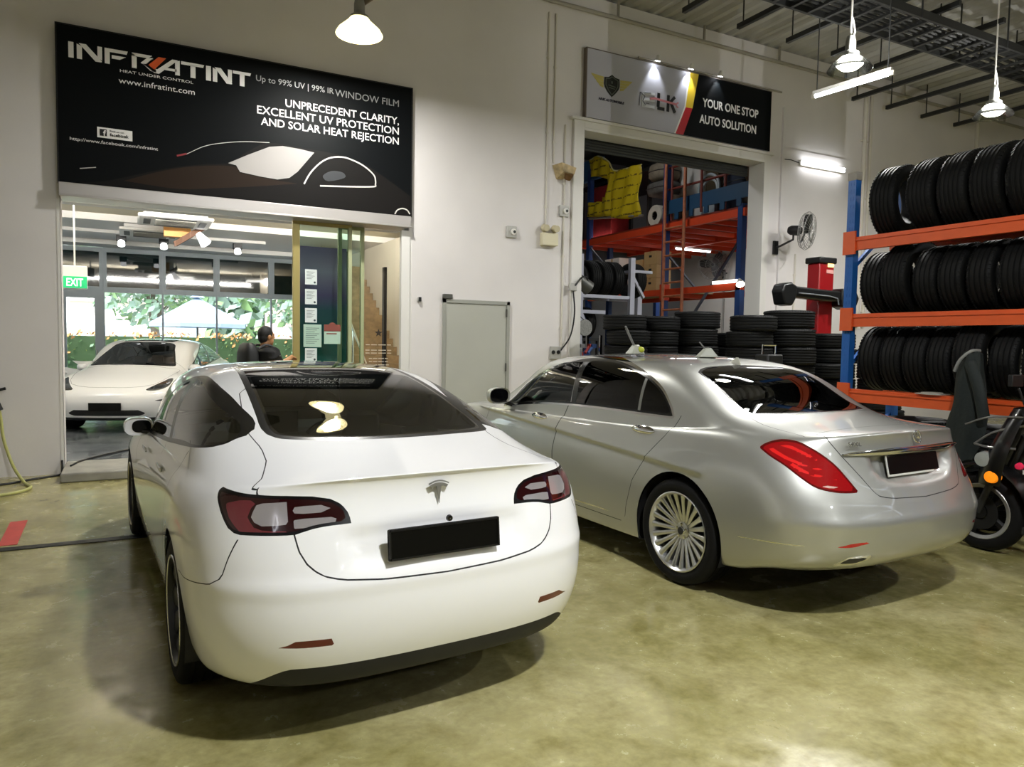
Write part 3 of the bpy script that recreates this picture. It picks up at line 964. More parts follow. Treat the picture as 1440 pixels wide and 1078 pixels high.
def silver_limo(label):
    car = thing('car', label, 'car')
    paint = bpy.data.materials.new('metallic_silver_paint')
    paint.use_nodes = True
    b = paint.node_tree.nodes['Principled BSDF']
    b.inputs['Base Color'].default_value = lin('b7b8b3')
    b.inputs['Metallic'].default_value = 0.72
    b.inputs['Roughness'].default_value = 0.40
    b.inputs['Coat Weight'].default_value = 1.0
    b.inputs['Coat Roughness'].default_value = 0.04
    black = mat('gloss_black_trim', '08080a', 0.25)
    dark = mat('matt_black_plastic', '101012', 0.6)
    gapm = mat('panel_gap_grey', '2a2a2a', 0.8)
    tint = glass('dark_car_film', (0.02, 0.022, 0.022), ior=1.48)
    tint_front = glass('mid_car_film', (0.10, 0.11, 0.10), ior=1.6)
    chrome = mat('bright_chrome', 'e6e6e8', 0.08, 1.0)
    rubber = mat('tyre_rubber', '0a0a0b', 0.7, bump=0.15, bscale=90, spec=.25)
    recf = poly_sdf(spline([(-.425, .985), (-.40, .90), (-.35, .835), (-.25, .80), (0, .79), (.25, .80), (.35, .835), (.40, .90), (.425, .985)], 4))

    def feat(D, s):
        x, z = D[..., 0], D[..., 2]
        d = recf(x, z)
        m = (D[..., 1] < -.7) & (z < 1.02)
        D[..., 1] += np.where(m, .034 * smoothstep(-d / .035), 0)
        # bumper step line and falling crease along the flank
        D[..., 1] -= np.where((D[..., 1] < -.5), .010 * np.exp(-((z - .60) / .04) ** 2), 0)
        side = (np.abs(x) > .8) & (D[..., 1] > -.2) & (D[..., 1] < 2.9)
        zc = .79 + .058 * D[..., 1]
        D[..., 0] += np.where(side, .012 * np.exp(-np.maximum(z - zc, 0) / .06) * smoothstep((z - zc + .02) / .02) - .010 * np.exp(-np.maximum(zc - z, 0) / .10) * smoothstep((zc - z) / .03), 0)
        return D
    B = CarBody(LIMO, 9, 9, [feat])
    AR = .395
    for yc in (0.0, 3.165):
        B.cut(lambda x, y, z, s, yc=yc: np.hypot(y - yc, z - .355) - AR, 90, None, lambda x, y, z, s: (np.abs(x) > .6) & (z < .95))
    B.remove({90})
    rg = spline([(-.56, .22), (-.47, .28), (-.32, .325), (0, .35), (.32, .325), (.47, .28), (.56, .22)], 4)[:-1] + spline([(.56, .22), (.585, .03), (.60, -.15), (.625, -.275)], 4)[:-1] + spline([(.625, -.275), (.35, -.335), (0, -.35), (-.34, -.332), (-.603, -.28)], 4)[:-1] + spline([(-.603, -.28), (-.578, -.14), (-.562, .03), (-.56, .22)], 4)[:-1]
    rgs = poly_sdf(rg)
    up = lambda x, y, z, s: z > 1.05
    B.cut(lambda x, y, z, s: rgs(x, y), 10, {0}, lambda x, y, z, s: (z > 1.05) & (y < .9))
    B.cut(lambda x, y, z, s: rgs(x, y), 11, {10}, up, off=-.02)
    wsd = poly_sdf(rounded([(-.47, 2.13), (0, 2.175), (.47, 2.13), (.58, 2.38), (.66, 2.6), (.70, 2.72), (.55, 2.83), (.25, 2.90), (0, 2.91), (-.25, 2.90), (-.55, 2.83), (-.70, 2.72), (-.66, 2.6), (-.58, 2.38)]))
    B.cut(lambda x, y, z, s: wsd(x, y), 14, {0}, lambda x, y, z, s: (z > .95) & (y > 1.9))
    B.cut(lambda x, y, z, s: wsd(x, y), 15, {14}, None, off=-.02)
    # twin dark roof panels
    dlo = spline([(2.43, .995), (2.30, 1.10), (2.18, 1.20), (1.83, 1.335), (1.55, 1.42), (1.33, 1.466), (1.06, 1.464), (.78, 1.428), (.52, 1.36), (.325, 1.275), (.203, 1.17), (.155, 1.10)], 4)[:-1] + spline([(.155, 1.10), (.49, 1.099), (.9, 1.10), (1.37, 1.09), (1.81, 1.067), (2.2, 1.025), (2.43, .995)], 4)[:-1]
    ds = poly_sdf(dlo)
    sm = lambda x, y, z, s: (np.abs(x) > .5) & (z > .9)
    B.cut(lambda x, y, z, s: ds(y, z), 19, {0}, sm, off=.016)
    B.cut(lambda x, y, z, s: ds(y, z), 20, {19}, sm, off=.0)
    B.cut(lambda x, y, z, s: ds(y, z), 21, {20}, sm, off=-.014)
    bp = poly_sdf([(1.285, .9), (1.36, .9), (1.335, 1.5), (1.26, 1.5)])
    B.cut(lambda x, y, z, s: bp(y, z), 22, {21}, sm)
    bp2 = poly_sdf([(1.345, .9), (1.36, .9), (1.335, 1.5), (1.32, 1.5)])
    B.cut(lambda x, y, z, s: bp2(y, z), 19, {22}, sm)
    qd = poly_sdf([(.485, 1.0), (.505, 1.0), (.52, 1.45), (.50, 1.45)])
    B.cut(lambda x, y, z, s: y - (.512 + .04 * (z - 1.1)), 27, {21}, sm)
    B.cut(lambda x, y, z, s: (.484 + .04 * (z - 1.1)) - y, 26, {27}, sm)
    B.cut(lambda x, y, z, s: 1.3 - y, 25, {21}, sm)
    # tail lamps
    tl = poly_sdf(spline([(1.045, .992), (.995, 1.022), (.91, 1.045), (.815, 1.041), (.73, .997), (.645, .925), (.585, .837), (.545, .771)], 4)[:-1] + spline([(.545, .771), (.675, .773), (.788, .794), (.85, .836), (.925, .905), (.99, .948), (1.045, .992)], 4)[:-1])
    tm = lambda x, y, z, s: (y < .2) & (z > .7) & (z < 1.2)
    B.cut(lambda x, y, z, s: tl(s, z), 30, {0}, tm)
    B.cut(lambda x, y, z, s: tl(s, z), 31, {30}, tm, off=-.012)
    for rgn, pts in ((32, [(.57, .785), (.67, .788), (.76, .806), (.765, .818), (.66, .803), (.58, .800)]),
                     (33, [(.99, .985), (.91, .94), (.80, .90), (.70, .885), (.71, .895), (.80, .915), (.90, .958), (.97, 1.0)]),
                     (33, [(.90, .915), (.82, .865), (.72, .845), (.645, .84), (.655, .85), (.72, .858), (.81, .882), (.885, .93)]),
                     (33, [(.94, 1.015), (.85, .995), (.77, .955), (.72, .925), (.73, .945), (.79, .985), (.86, 1.018)])):
        q_ = poly_sdf(pts)
        B.cut(lambda x, y, z, s, q_=q_: q_(s, z), rgn, {31}, tm)
    # boot lid
    ss = lambda x, s: np.sign(x) * np.abs(s)
    bl = poly_sdf([(-.60, .977), (-.50, .85), (-.432, .760), (-.40, .742), (-.30, .728), (0, .715), (.30, .728), (.40, .742), (.432, .760), (.50, .85), (.60, .977), (.66, 1.06), (.70, 1.3), (-.70, 1.3), (-.66, 1.06)])
    B.gap(lambda x, y, z, s: np.maximum(bl(ss(x, s), z), y + .80), 40, 41, .005, {0}, lambda x, y, z, s: (y < -.5) & (z > .6) & (z < 1.2))
    lt = poly_sdf([(-.70, -.9), (.70, -.9), (.69, -.75), (.66, -.45), (.64, -.295), (.35, -.35), (0, -.365), (-.35, -.35), (-.62, -.295), (-.66, -.45), (-.69, -.75)])
    B.gap(lambda x, y, z, s: lt(x, y), 40, 41, .005, {0, 41}, lambda x, y, z, s: (y > -.80) & (y < .3) & (z > 1.02))
    B.cut(lambda x, y, z, s: recf(x, z), 43, {40}, lambda x, y, z, s: (y < -.7) & (z < 1.02), off=-.035)
    # bumper reflectors and tailpipe openings
    rr = poly_sdf([(.745, .482), (.65, .50), (.50, .514), (.53, .500), (.64, .478), (.70, .476)])
    B.cut(lambda x, y, z, s: rr(s, z), 34, {0}, lambda x, y, z, s: (y < -.5) & (z < .7))
    ex = poly_sdf([(.715, .362), (.655, .42), (.485, .427), (.51, .39), (.58, .362)])
    B.cut(lambda x, y, z, s: ex(s, z), 35, {0}, lambda x, y, z, s: (y < -.5) & (z < .6))
    B.cut(lambda x, y, z, s: ex(s, z), 36, {35}, lambda x, y, z, s: (y < -.5) & (z < .6), off=-.013)
    cs = poly_sdf([(1.36, .434), (1.25, .452), (.90, .474), (.88, .480), (.90, .486), (1.25, .462), (1.36, .440)])
    B.cut(lambda x, y, z, s: cs(s, z), 37, {0}, lambda x, y, z, s: (y < -.35) & (z < .6))
    sl = poly_sdf([(.58, .345), (1.2, .322), (2.6, .315), (2.6, .328), (1.2, .336), (.60, .362)])
    B.cut(lambda x, y, z, s: sl(y, z), 38, {0}, lambda x, y, z, s: (np.abs(x) > .7) & (z < .5))
    dm = lambda x, y, z, s: (np.abs(x) > .6) & (z < 1.12)
    rd = poly_sdf([(1.40, .30), (1.47, .35), (1.49, .69), (1.45, .88), (1.36, 1.09), (1.36, 1.3), (.0, 1.3), (.09, 1.085), (.155, .973), (.245, .88), (.333, .789), (.456, .617), (.517, .424), (.53, .32), (.56, .30)])
    fd = poly_sdf([(2.60, .34), (2.68, .60), (2.66, .85), (2.58, 1.3), (1.365, 1.3), (1.365, 1.09), (1.455, .88), (1.495, .69), (1.475, .35), (1.5, .30)])
    B.gap(lambda x, y, z, s: rd(y, z), 50, 41, .005, {0}, dm)
    B.gap(lambda x, y, z, s: fd(y, z), 51, 41, .005, {0}, dm)
    bj = poly_sdf([(-.36, .575), (-.50, .580), (-.70, .60), (-.74, .62), (-.80, .8), (-2, .8), (-2, 0), (-.36, 0)])
    hd = poly_sdf(rounded([(-.62, 3.74), (0, 3.92), (.62, 3.74), (.74, 3.3), (.78, 2.8), (.6, 2.88), (0, 2.96), (-.6, 2.88), (-.78, 2.8), (-.74, 3.3)], 2))
    B.gap(lambda x, y, z, s: hd(x, y), 62, 41, .005, {0}, lambda x, y, z, s: (y > 2.5) & (z > .7))
    hl = poly_sdf(rounded([(.50, .70), (.62, .78), (.78, .84), (.86, .82), (.84, .72), (.70, .66)], 3))
    B.cut(lambda x, y, z, s: hl(np.abs(x), z), 60, {0}, lambda x, y, z, s: (y > 3.2) & (z > .5))
    gr = poly_sdf(rounded([(-.42, .74), (.42, .74), (.38, .50), (-.38, .50)], 2))
    B.cut(lambda x, y, z, s: gr(x, z), 61, {0}, lambda x, y, z, s: (y > 3.5))

    B.part('body_shell', [0, 41], [paint, gapm], car)
    lampred = mat('bright_red_lens', '8e0610', 0.08, coat=1.0, emit='e00810', estr=0.05)
    lampdark = mat('deep_red_lens', '5a0308', 0.1, coat=1.0)
    for sd in (-1, 1):
        for nm, r, yy, zz in (('rear_door', 50, .39, .985), ('front_door', 51, 1.735, .952)):
            dr = B.part(nm, [r], [paint], car, side=sd)
            g = G()
            rows = []
            for k in range(9):
                t = k / 8 * 2 - 1
                w_ = .032 * math.sqrt(max(0.0, 1 - t * t)) + .002
                y_ = yy + t * .125
                rows.append([(sd * (.902 + .022 * (1 - t * t) * math.cos(a) ** 2 + (.004 if math.cos(a) > 0 else -.004)), y_, zz + w_ * math.sin(a)) for a in [2 * PI * q / 12 for q in range(12)]])
            g.grid(rows, True)
            g.build('door_handle', chrome, dr, smooth=60)
        B.part('window', [19, 20, 22, 21, 25, 26, 27], [chrome, black, black, tint, tint_front, mat('grey_window_bar', '7a7a76', .4, .3), tint], car, side=sd)
        B.part('tail_lamp', [30, 31, 32, 33], [lampdark, lampred, mat('pale_lamp_strip', 'd8b0a8', 0.15, coat=1), mat('lit_red_strip', 'd21a1e', 0.1, coat=1, emit='ff2018', estr=0.15)], car, side=sd)
        B.part('reflector', [34], [mat('red_reflector', 'b01018', 0.12, coat=1)], car, side=sd)
        B.part('tailpipe_trim', [35, 36], [chrome, mat('tailpipe_dark', '2a2a28', 0.5)], car, side=sd)
        B.part('bumper_strip', [37], [chrome], car, side=sd)
        B.part('sill_strip', [38], [chrome], car, side=sd)
        B.part('headlamp', [60], [mat('headlamp_lens', '33363a', 0.05, 0.3, coat=1)], car, side=sd)
    B.part('rear_glass', [10, 11], [black, tint], car)
    B.part('windscreen', [14, 15], [black, tint_front], car)
    lid = B.part('boot_lid', [40, 43], [paint, paint], car)
    B.part('bonnet', [62], [paint], car)
    B.part('grille', [61], [dark], car)
    B.bm.free()
    # chrome bar above the plate, drooping at its ends
    g = G()
    rows = []
    for k in range(25):
        t = k / 24 * 2 - 1
        x = .585 * t
        y = -1.028 + .085 * abs(t) ** 2.6 - .010
        z = .990 - .010 * abs(t) ** 3
        h = .017 * (1 - abs(t) ** 6) + .003
        rows.append([(x, y - .004 + .008 * math.cos(a), z + h * math.sin(a)) for a in [2 * PI * q / 10 for q in range(10)]])
    g.grid(rows, True)
    g.build('chrome_bar', chrome, lid, smooth=60)
    g = G()
    g.cbox((0, 0, 0), (.52, .012, .112))
    pl = g.build('number_plate', mat('plate_black', '040404', 0.35, spec=.2), car, (-.012, -1.028, .905), (math.radians(-13), 0, 0), bevel=.008)
    # white edge of the plate that shows beside and below the blotted writing
    g = G()
    g.box((-.268, -.004, -.066), (-.245, .002, .058))
    g.box((-.245, -.004, -.066), (.20, .002, -.054))
    g.build('plate_holder', mat('plate_pale', 'c8c8c4', 0.4), pl)
    # star in a ring
    g = G()
    g.tube([(.037 * math.cos(a), 0, .037 * math.sin(a)) for a in [2 * PI * k / 28 for k in range(28)]], .0045, 8, closed=True)
    for k in range(3):
        a = PI / 2 + 2 * PI * k / 3
        c, s_ = math.cos(a), math.sin(a)
        g.add([(.036 * c, -.001, .036 * s_), (-.009 * s_, .002, .009 * c), (.009 * s_, .002, -.009 * c), (0, -.007, 0)], [(0, 1, 3), (0, 3, 2), (0, 2, 1)])
    g.build('badge', chrome, lid, (.015, -1.030, 1.062), (math.radians(-14), 0, 0))
    t = text_obj('lettering', 'S400L', .036, chrome, lid, sx=1.0, extr=.002)
    t.location = (-.565, -.972, 1.028)
    t.rotation_euler = (math.radians(76), 0, math.radians(-18))
    # roof fin
    g = G()
    rows = []
    for k in range(7):
        u = k / 6
        h = .062 * (1 - (1 - u) ** 2) * (1 if u < .92 else .8)
        rows.append([(.018 * (1 - u * .5) * math.cos(a) * (1 if math.sin(a) < .5 else .4), .47 - .13 * u + .02 * max(0, math.sin(a)), 1.452 + h * max(-.2, math.sin(a)) * u) for a in [2 * PI * q / 10 for q in range(10)]])
    g.grid(rows, True)
    g.add(rows[-1], [tuple(range(10))])
    g.build('roof_antenna', mat('pale_antenna', 'd6d6c8', 0.3, coat=1), car, smooth=60)
    # mirrors
    for sd in (-1, 1):
        g = G()
        rows = []
        for yy, w_, h_ in ((2.30, .095, .062), (2.285, .108, .073), (2.33, .112, .078), (2.39, .092, .064), (2.425, .05, .035), (2.432, .005, .005)):
            rows.append([(sd * (.985 + math.copysign(abs(math.cos(a)) ** .7, math.cos(a)) * w_), yy, 1.09 + math.copysign(abs(math.sin(a)) ** .75, math.sin(a)) * h_) for a in [2 * PI * q / 20 for q in range(20)]])
        g.grid(rows, True)
        mr = g.build('wing_mirror', paint, car, smooth=50)
        g = G()
        g.add(rows[0], [tuple(range(20))])
        g.build('mirror_glass', mat('mirror_face', '0a0a0c', 0.1), mr)
        g = G()
        g.bar((sd * .84, 2.30, 1.0), (sd * .95, 2.34, 1.04), .07, .035)
        g.build('mirror_arm', black, mr, bevel=.008)
    wheel_wells(car, AR, (0.0, 3.165), .55, .932, dark)
    g = G()
    g.prism([(-.82, -.42), (-.80, .5), (-.82, 3.5), (-.5, 3.86), (.5, 3.86), (.82, 3.5), (.82, -.42), (.55, -.60), (-.55, -.60)], .06, 'xy', .23)
    g.prism([(-.74, -.40), (-.6, -.86), (.6, -.86), (.74, -.40)], .10, 'xy', .30)
    g.build('floor_pan', dark, car)
    rim = mat('bright_silver_alloy', 'cfcfcd', 0.28, 0.9)
    hubm = mat('bright_chrome', 'e6e6e8', 0.08, 1.0)
    for yc in (0.0, 3.165):
        for sd in (-1, 1):
            wl = build_wheel(car, .352, .245, .262, 22, rubber, rim, hubm, sd * .812, yc, sd, 'many')
            o = sd * .1225
            g = G()
            g.lathe([(.0, o * .70), (.024, o * .70), (.026, o * .66)], 24, 'x')
            g.build('hub_badge', mat('hub_dark', '2a2c30', 0.3), wl)
    cab = mat('dark_cabin_trim', '151516', 0.75)
    seatm = mat('black_leather_seat', '121213', 0.5)
    for sx in (-.38, .38):
        seat_shape('front_seat', car, sx, 1.75, seatm, .38, .58, .54)
        seat_shape('rear_seat', car, sx, .62, seatm, .42, .52, .6)
    g = G()
    g.prism([(2.2, .6), (2.2, .90), (2.3, .97), (2.75, .99), (2.75, .6)], 1.44, 'yz', -.72)
    g.build('dashboard', cab, car, bevel=.02)
    g = G()
    g.tube([(-.38 + .19 * math.cos(a), 2.06 - .06 * math.sin(a), .88 + .17 * math.sin(a)) for a in [2 * PI * k / 24 for k in range(24)]], .016, 8, closed=True)
    g.bar((-.56, 2.06, .88), (-.20, 2.06, .88), .05, .03)
    g.build('steering_wheel', black, car)
    g = G()
    g.prism([(-.28, 1.085), (.2, 1.03), (.30, 1.0), (.30, .95), (-.28, .95)], 1.30, 'yz', -.65)
    g.build('parcel_shelf', cab, car)
    return car
# ------------------------------------------------------------------ setting: garage shell
def noise_floor(name, base, alt, dark, rough0, rough1, scale):
    m = bpy.data.materials.new(name)
    m.use_nodes = True
    nt = m.node_tree
    b = nt.nodes['Principled BSDF']
    tc = nt.nodes.new('ShaderNodeTexCoord')

    def nz(s, det, dist=0.0):
        n = nt.nodes.new('ShaderNodeTexNoise')
        n.inputs['Scale'].default_value = s
        n.inputs['Detail'].default_value = det
        n.inputs['Roughness'].default_value = 0.62
        n.inputs['Distortion'].default_value = dist
        nt.links.new(tc.outputs['Object'], n.inputs['Vector'])
        return n
    n1, n2, n3 = nz(scale, 8, .6), nz(scale * 4.5, 7, .3), nz(scale * 22, 4)

    def ramp(src, p0, p1, c0, c1):
        r = nt.nodes.new('ShaderNodeValToRGB')
        r.color_ramp.elements[0].position = p0
        r.color_ramp.elements[1].position = p1
        r.color_ramp.elements[0].color = c0
        r.color_ramp.elements[1].color = c1
        nt.links.new(src.outputs[0], r.inputs[0])
        return r
    r1 = ramp(n1, .36, .64, lin(base), lin(alt))
    r2 = ramp(n2, .30, .58, lin(dark), (1, 1, 1, 1))
    mx = nt.nodes.new('ShaderNodeMixRGB')
    mx.blend_type = 'MULTIPLY'
    mx.inputs[0].default_value = .6
    nt.links.new(r1.outputs[0], mx.inputs[1])
    nt.links.new(r2.outputs[0], mx.inputs[2])
    r3 = ramp(n3, .3, .7, (.82, .82, .82, 1), (1.06, 1.06, 1.06, 1))
    m2 = nt.nodes.new('ShaderNodeMixRGB')
    m2.blend_type = 'MULTIPLY'
    m2.inputs[0].default_value = 1
    nt.links.new(mx.outputs[0], m2.inputs[1])
    nt.links.new(r3.outputs[0], m2.inputs[2])
    nt.links.new(m2.outputs[0], b.inputs['Base Color'])
    b.inputs['Specular IOR Level'].default_value = .8
    rr = nt.nodes.new('ShaderNodeMapRange')
    rr.inputs['To Min'].default_value = rough0
    rr.inputs['To Max'].default_value = rough1
    rr.inputs['From Min'].default_value = .35
    rr.inputs['From Max'].default_value = .65
    nt.links.new(n2.outputs[0], rr.inputs['Value'])
    nt.links.new(rr.outputs[0], b.inputs['Roughness'])
    bp = nt.nodes.new('ShaderNodeBump')
    bp.inputs['Strength'].default_value = .06
    bp.inputs['Distance'].default_value = .02
    nt.links.new(n2.outputs[0], bp.inputs['Height'])
    nt.links.new(bp.outputs[0], b.inputs['Normal'])
    return m


WY = 9.63
M_FLOOR = noise_floor('polished_concrete', 'a09962', 'bdb583', 'b4ad86', .12, .30, 1.1)
M_WALL = mat('white_wall_paint', 'dfdbda', .75, noise=.05, nscale=1.3, bump=.05, bscale=40)
M_WALL2 = mat('grey_wall_paint', '77756f', .8, noise=.08, nscale=1.3)
M_WHITE = mat('white_paint', 'e4e2de', .55)
M_CEIL = mat('grey_deck', 'aaa9a5', .8, noise=.1, nscale=2)
M_TRIM = mat('off_white_steel', 'dddbd6', .5)
M_ALU = mat('brushed_aluminium', 'c9c4c0', .38, .7)
M_DARKSTEEL = mat('dark_steel', '2b2c2c', .5, .3)
M_BLACK = mat('satin_black', '101011', .45)
M_CHROME = mat('bright_chrome', 'e6e6e8', .08, 1.0)
M_RUBBER = mat('tyre_rubber', '0a0a0b', .7, bump=.15, bscale=90, spec=.25)

g = G()
g.box((-6.6, -9.2, -.12), (19.6, WY + .2, 0))
fl = struct(g.build('floor', M_FLOOR, smooth=0))
# front wall with its two openings
g = G()
y0, y1 = WY, WY + .3
for a, b in (((-6.6, y0, 0), (-.69, y1, 6.9)), ((-.69, y0, 3.27), (3.41, y1, 6.9)), ((3.41, y0, 0), (6.22, y1, 6.9)), ((6.22, y0, 4.9), (10.06, y1, 6.9)), ((10.06, y0, 0), (19.6, y1, 6.9))):
    g.box(a, b)
struct(g.build('wall_front', M_WALL, smooth=0))
g = G()
g.box((-6.8, -9.2, 0), (-6.6, WY + .3, 6.9))
struct(g.build('wall_left', M_WALL, smooth=0))
g = G()
g.box((19.6, -9.2, 0), (19.8, WY + .3, 6.9))
struct(g.build('wall_right', M_WALL2, smooth=0))
g = G()
g.box((-6.8, -9.4, 0), (19.8, -9.2, 6.9))
struct(g.build('wall_back', M_WALL2, smooth=0))
# ceiling: corrugated deck over the wall side, flat slab with a deep beam beyond
g = G()
rows = []
for y in (4.8, WY + .3):
    r = []
    x = -6.6
    k = 0
    while x < 19.6:
        r.append((x, y, 6.9 + (0.05 if k % 4 in (1, 2) else 0)))
        x += .06
        k += 1
    rows.append(r)
g.grid(rows)
g.box((-6.6, -9.2, 6.96), (19.6, WY + .3, 7.1))
struct(g.build('ceiling', M_CEIL, smooth=0, recalc=False))
g = G()
g.box((-6.6, 4.2, 6.35), (19.6, 4.8, 6.96))
for x in (-2.0, 4.5, 15.5):
    g.box((x, -9.2, 6.5), (x + .4, 4.2, 6.96))
struct(g.build('ceiling_beam', mat('concrete_beam', 'a3a29c', .8, noise=.08), smooth=0))
g = G()
g.box((10.5, WY - .04, 0), (10.56, WY, 5.9))
g.box((10.56, WY - .012, 0), (13.0, WY, 5.2))
struct(g.build('trim_pilaster', M_WALL, smooth=0))
# pipe along the top of the wall with its little hangers
g = G()
g.cyl((4.0, WY - .12, 6.62), (19.4, WY - .12, 6.62), .03, n=10)
for x in np.arange(5.0, 19, 1.75):
    g.bar((x, WY - .12, 6.64), (x, WY - .12, 6.885), .03)
tag(g.build('sprinkler_pipe', mat('grey_pipe', '9b968c', .5)), 'grey pipe running along the top of the white wall under the deck', 'pipe')

# frame of the second opening
g = G()
g.box((6.04, WY - .05, 0), (6.226, WY - .002, 5.0))
g.box((6.22, WY - .002, 0), (6.226, WY + .32, 4.9))
g.box((10.054, WY - .05, 0), (10.20, WY - .002, 5.0))
g.box((10.054, WY - .002, 0), (10.06, WY + .32, 4.9))
g.box((6.226, WY - .05, 4.86), (10.054, WY + .32, 4.9))
g.box((6.226, WY - .05, 4.9), (10.054, WY - .002, 5.0))
g.box((5.98, WY - .08, 5.0), (10.26, WY - .002, 5.045))
struct(g.build('trim_1', M_TRIM, bevel=.008))
g = G()
for k in range(9):
    g.cyl((6.24, WY + .36, 4.70 + .045 * k), (10.04, WY + .36, 4.70 + .045 * k), .026, n=8)
g.cyl((6.24, WY + .52, 5.0), (10.04, WY + .52, 5.0), .2, n=20)
tag(g.build('roller_shutter', mat('dark_shutter', '3c3e3e', .5, .4)), 'dark rolled-up shutter at the head of the storage opening', 'shutter')

# raised step in the first opening
g = G()
g.box((-.69, 9.02, 0), (3.41, WY + .3, .10))
struct(g.build('floor_step', mat('worn_step_concrete', '9a9890', .5, noise=.25, nscale=6), bevel=.015))
# slot drain across the floor and the red tape mark
g = G()
g.box((-6.6, 6.33, .001), (2.2, 6.43, .006))
tag(g.build('floor_drain', mat('drain_black', '0c0c0c', .6), smooth=0), 'thin black slot drain crossing the floor at the left', 'drain')
g = G()
g.prism([(-.90, 6.50), (-.78, 6.50), (-.80, 7.32), (-.92, 7.30)], .003, 'xy', .001)
tag(g.build('floor_tape', mat('red_tape', 'd0504a', .6, noise=.15), smooth=0), 'short red tape mark stuck on the floor by the drain', 'tape')

# ------------------------------------------------------------------ signs
def flat(g, poly, d=.004, at=0.0):
    return g.prism(poly, -d, 'xz', at)


def lettering(parent, body, x, z, h, m, y, align='LEFT', width=None, shear=0.0, offset=0.0):
    t = text_obj('lettering', body, h / .69, m, parent, align, shear, .0015, offset, width=width)
    t.location = (x, y, z)
    t.rotation_euler = (PI / 2, 0, 0)
    return t


def stroke(g, pts, w, at, d=.004):
    for p, q in zip(pts[:-1], pts[1:]):
        p, q = np.array(p, float), np.array(q, float)
        t = (q - p) / np.linalg.norm(q - p)
        n = np.array((-t[1], t[0])) * w / 2
        p2, q2 = p - t * 0, q + t * 0
        flat(g, [tuple(p2 + n), tuple(q2 + n), tuple(q2 - n), tuple(p2 - n)], d, at)


SW = mat('sign_white_vinyl', 'f2f0ee', .45)
SGREY = mat('sign_grey_vinyl', 'a8a8a6', .35, .3)
SY = WY - .065
sign = thing('sign', 'large black window film sign with a car picture above the showroom opening', 'sign', (0, 0, 0))
g = G()
g.box((-.69, SY, 3.28), (3.42, WY - .002, 4.995))
board = g.build('board', mat('sign_black_vinyl', '070a0c', .5, spec=.12), sign, smooth=0)
g = G()
for a, b in (((-.70, SY - .006, 3.27), (-.685, WY - .002, 5.0)), ((3.415, SY - .006, 3.27), (3.43, WY - .002, 5.0)), ((-.70, SY - .006, 4.99), (3.43, WY - .002, 5.003))):
    g.box(a, b)
g.build('edge_frame', M_BLACK, sign, smooth=0)
yT = SY - .002
# angular block-letter logo
g = G()
zb, zt, H = 4.645, 4.815, .17
W = .045


def L(x, pts, w=W):
    stroke(g, [(x + a, zb + b * H) for a, b in pts], w, yT)


def P(x, poly):
    flat(g, [(x + a, zb + b * H) for a, b in poly], .004, yT)


P(-.575, [(0, 0), (.05, 0), (.05, 1), (0, 1)])
P(-.495, [(0, 0), (.05, 0), (.05, .82), (0, .95)])
P(-.495, [(.02, 1), (.09, 1), (.245, .05), (.235, 0), (.18, 0)])
P(-.495, [(.20, .28), (.245, .12), (.245, 1), (.20, 1)])
P(-.225, [(0, 0), (.05, 0), (.05, .78), (.22, .78), (.23, 1), (0, 1)])
P(-.225, [(.07, .38), (.15, .38), (.21, .60), (.07, .60)])
P(.045, [(0, 0), (.05, 0), (.05, .76), (0, 1)])
P(.045, [(0, .80), (.17, .80), (.21, 1), (0, 1)])
P(.045, [(.155, .80), (.22, .86), (.13, .30), (.19, 0), (.25, -.08), (.25, .08), (.09, .42)])
P(.195, [(-.04, .40), (.08, -.10), (.13, -.10), (.33, 1), (.27, 1), (.11, .16), (.02, .42)])
P(.195, [(.30, .90), (.35, 1), (.35, 0), (.30, 0)])
P(.195, [(.17, .22), (.32, .22), (.32, .38), (.22, .38)])
P(.56, [(0, .80), (.24, .80), (.25, 1), (0, 1)])
P(.56, [(.10, 0), (.155, 0), (.155, .85), (.10, .85)])
P(.83, [(0, 0), (.055, 0), (.055, 1), (0, 1)])
x0 = .905
P(x0 - .0, [(0, 0), (.05, 0), (.05, .82), (0, .95)])
P(x0 - .0, [(.02, 1), (.09, 1), (.22, .05), (.21, 0), (.155, 0)])
P(x0 - .0, [(.17, .30), (.215, .12), (.215, 1), (.17, 1)])
P(1.13, [(0, .80), (.20, .80), (.21, 1), (0, 1)])
P(1.13, [(.08, 0), (.135, 0), (.135, .85), (.08, .85)])
g.build('logo_lettering', SW, sign, smooth=0)
g = G()
flat(g, [(.215, zb + .36 * H), (.275, zb + .12 * H), (.40, zb + 1.0 * H), (.32, zb + 1.0 * H)], .005, yT - .001)
g.build('logo_slash', mat('orange_vinyl', 'e0602c', .4), sign, smooth=0)
lettering(sign, 'HEAT UNDER CONTROL', -.075, 4.577, .030, SW, yT, width=.765)
lettering(sign, 'www.infratint.com', -.09, 4.452, .062, SW, yT, width=.795)
g = G()
flat(g, [(-.31, 3.815), (.042, 3.815), (.042, 3.93), (-.31, 3.93)], .003, yT)
g.build('badge_panel', SW, sign, smooth=0)
g = G()
flat(g, [(-.285, 3.835), (-.215, 3.835), (-.215, 3.91), (-.285, 3.91)], .002, yT - .004)
g.build('badge_square', M_BLACK, sign, smooth=0)
lettering(sign, 'f', -.252, 3.836, .062, SW, yT - .0075, width=.03, offset=.002)
lettering(sign, 'Find us on', -.185, 3.890, .018, M_BLACK, yT - .005, width=.14)
lettering(sign, 'facebook', -.185, 3.843, .032, M_BLACK, yT - .005, width=.19, offset=.001)
lettering(sign, 'http://www.facebook.com/infratint', -.575, 3.748, .034, SW, yT, width=.88)
lettering(sign, 'Up to 99% UV | 99% IR', 1.40, 4.742, .070, SGREY, yT, width=.955)
lettering(sign, 'WINDOW FILM', 2.372, 4.722, .085, SGREY, yT, width=.86)
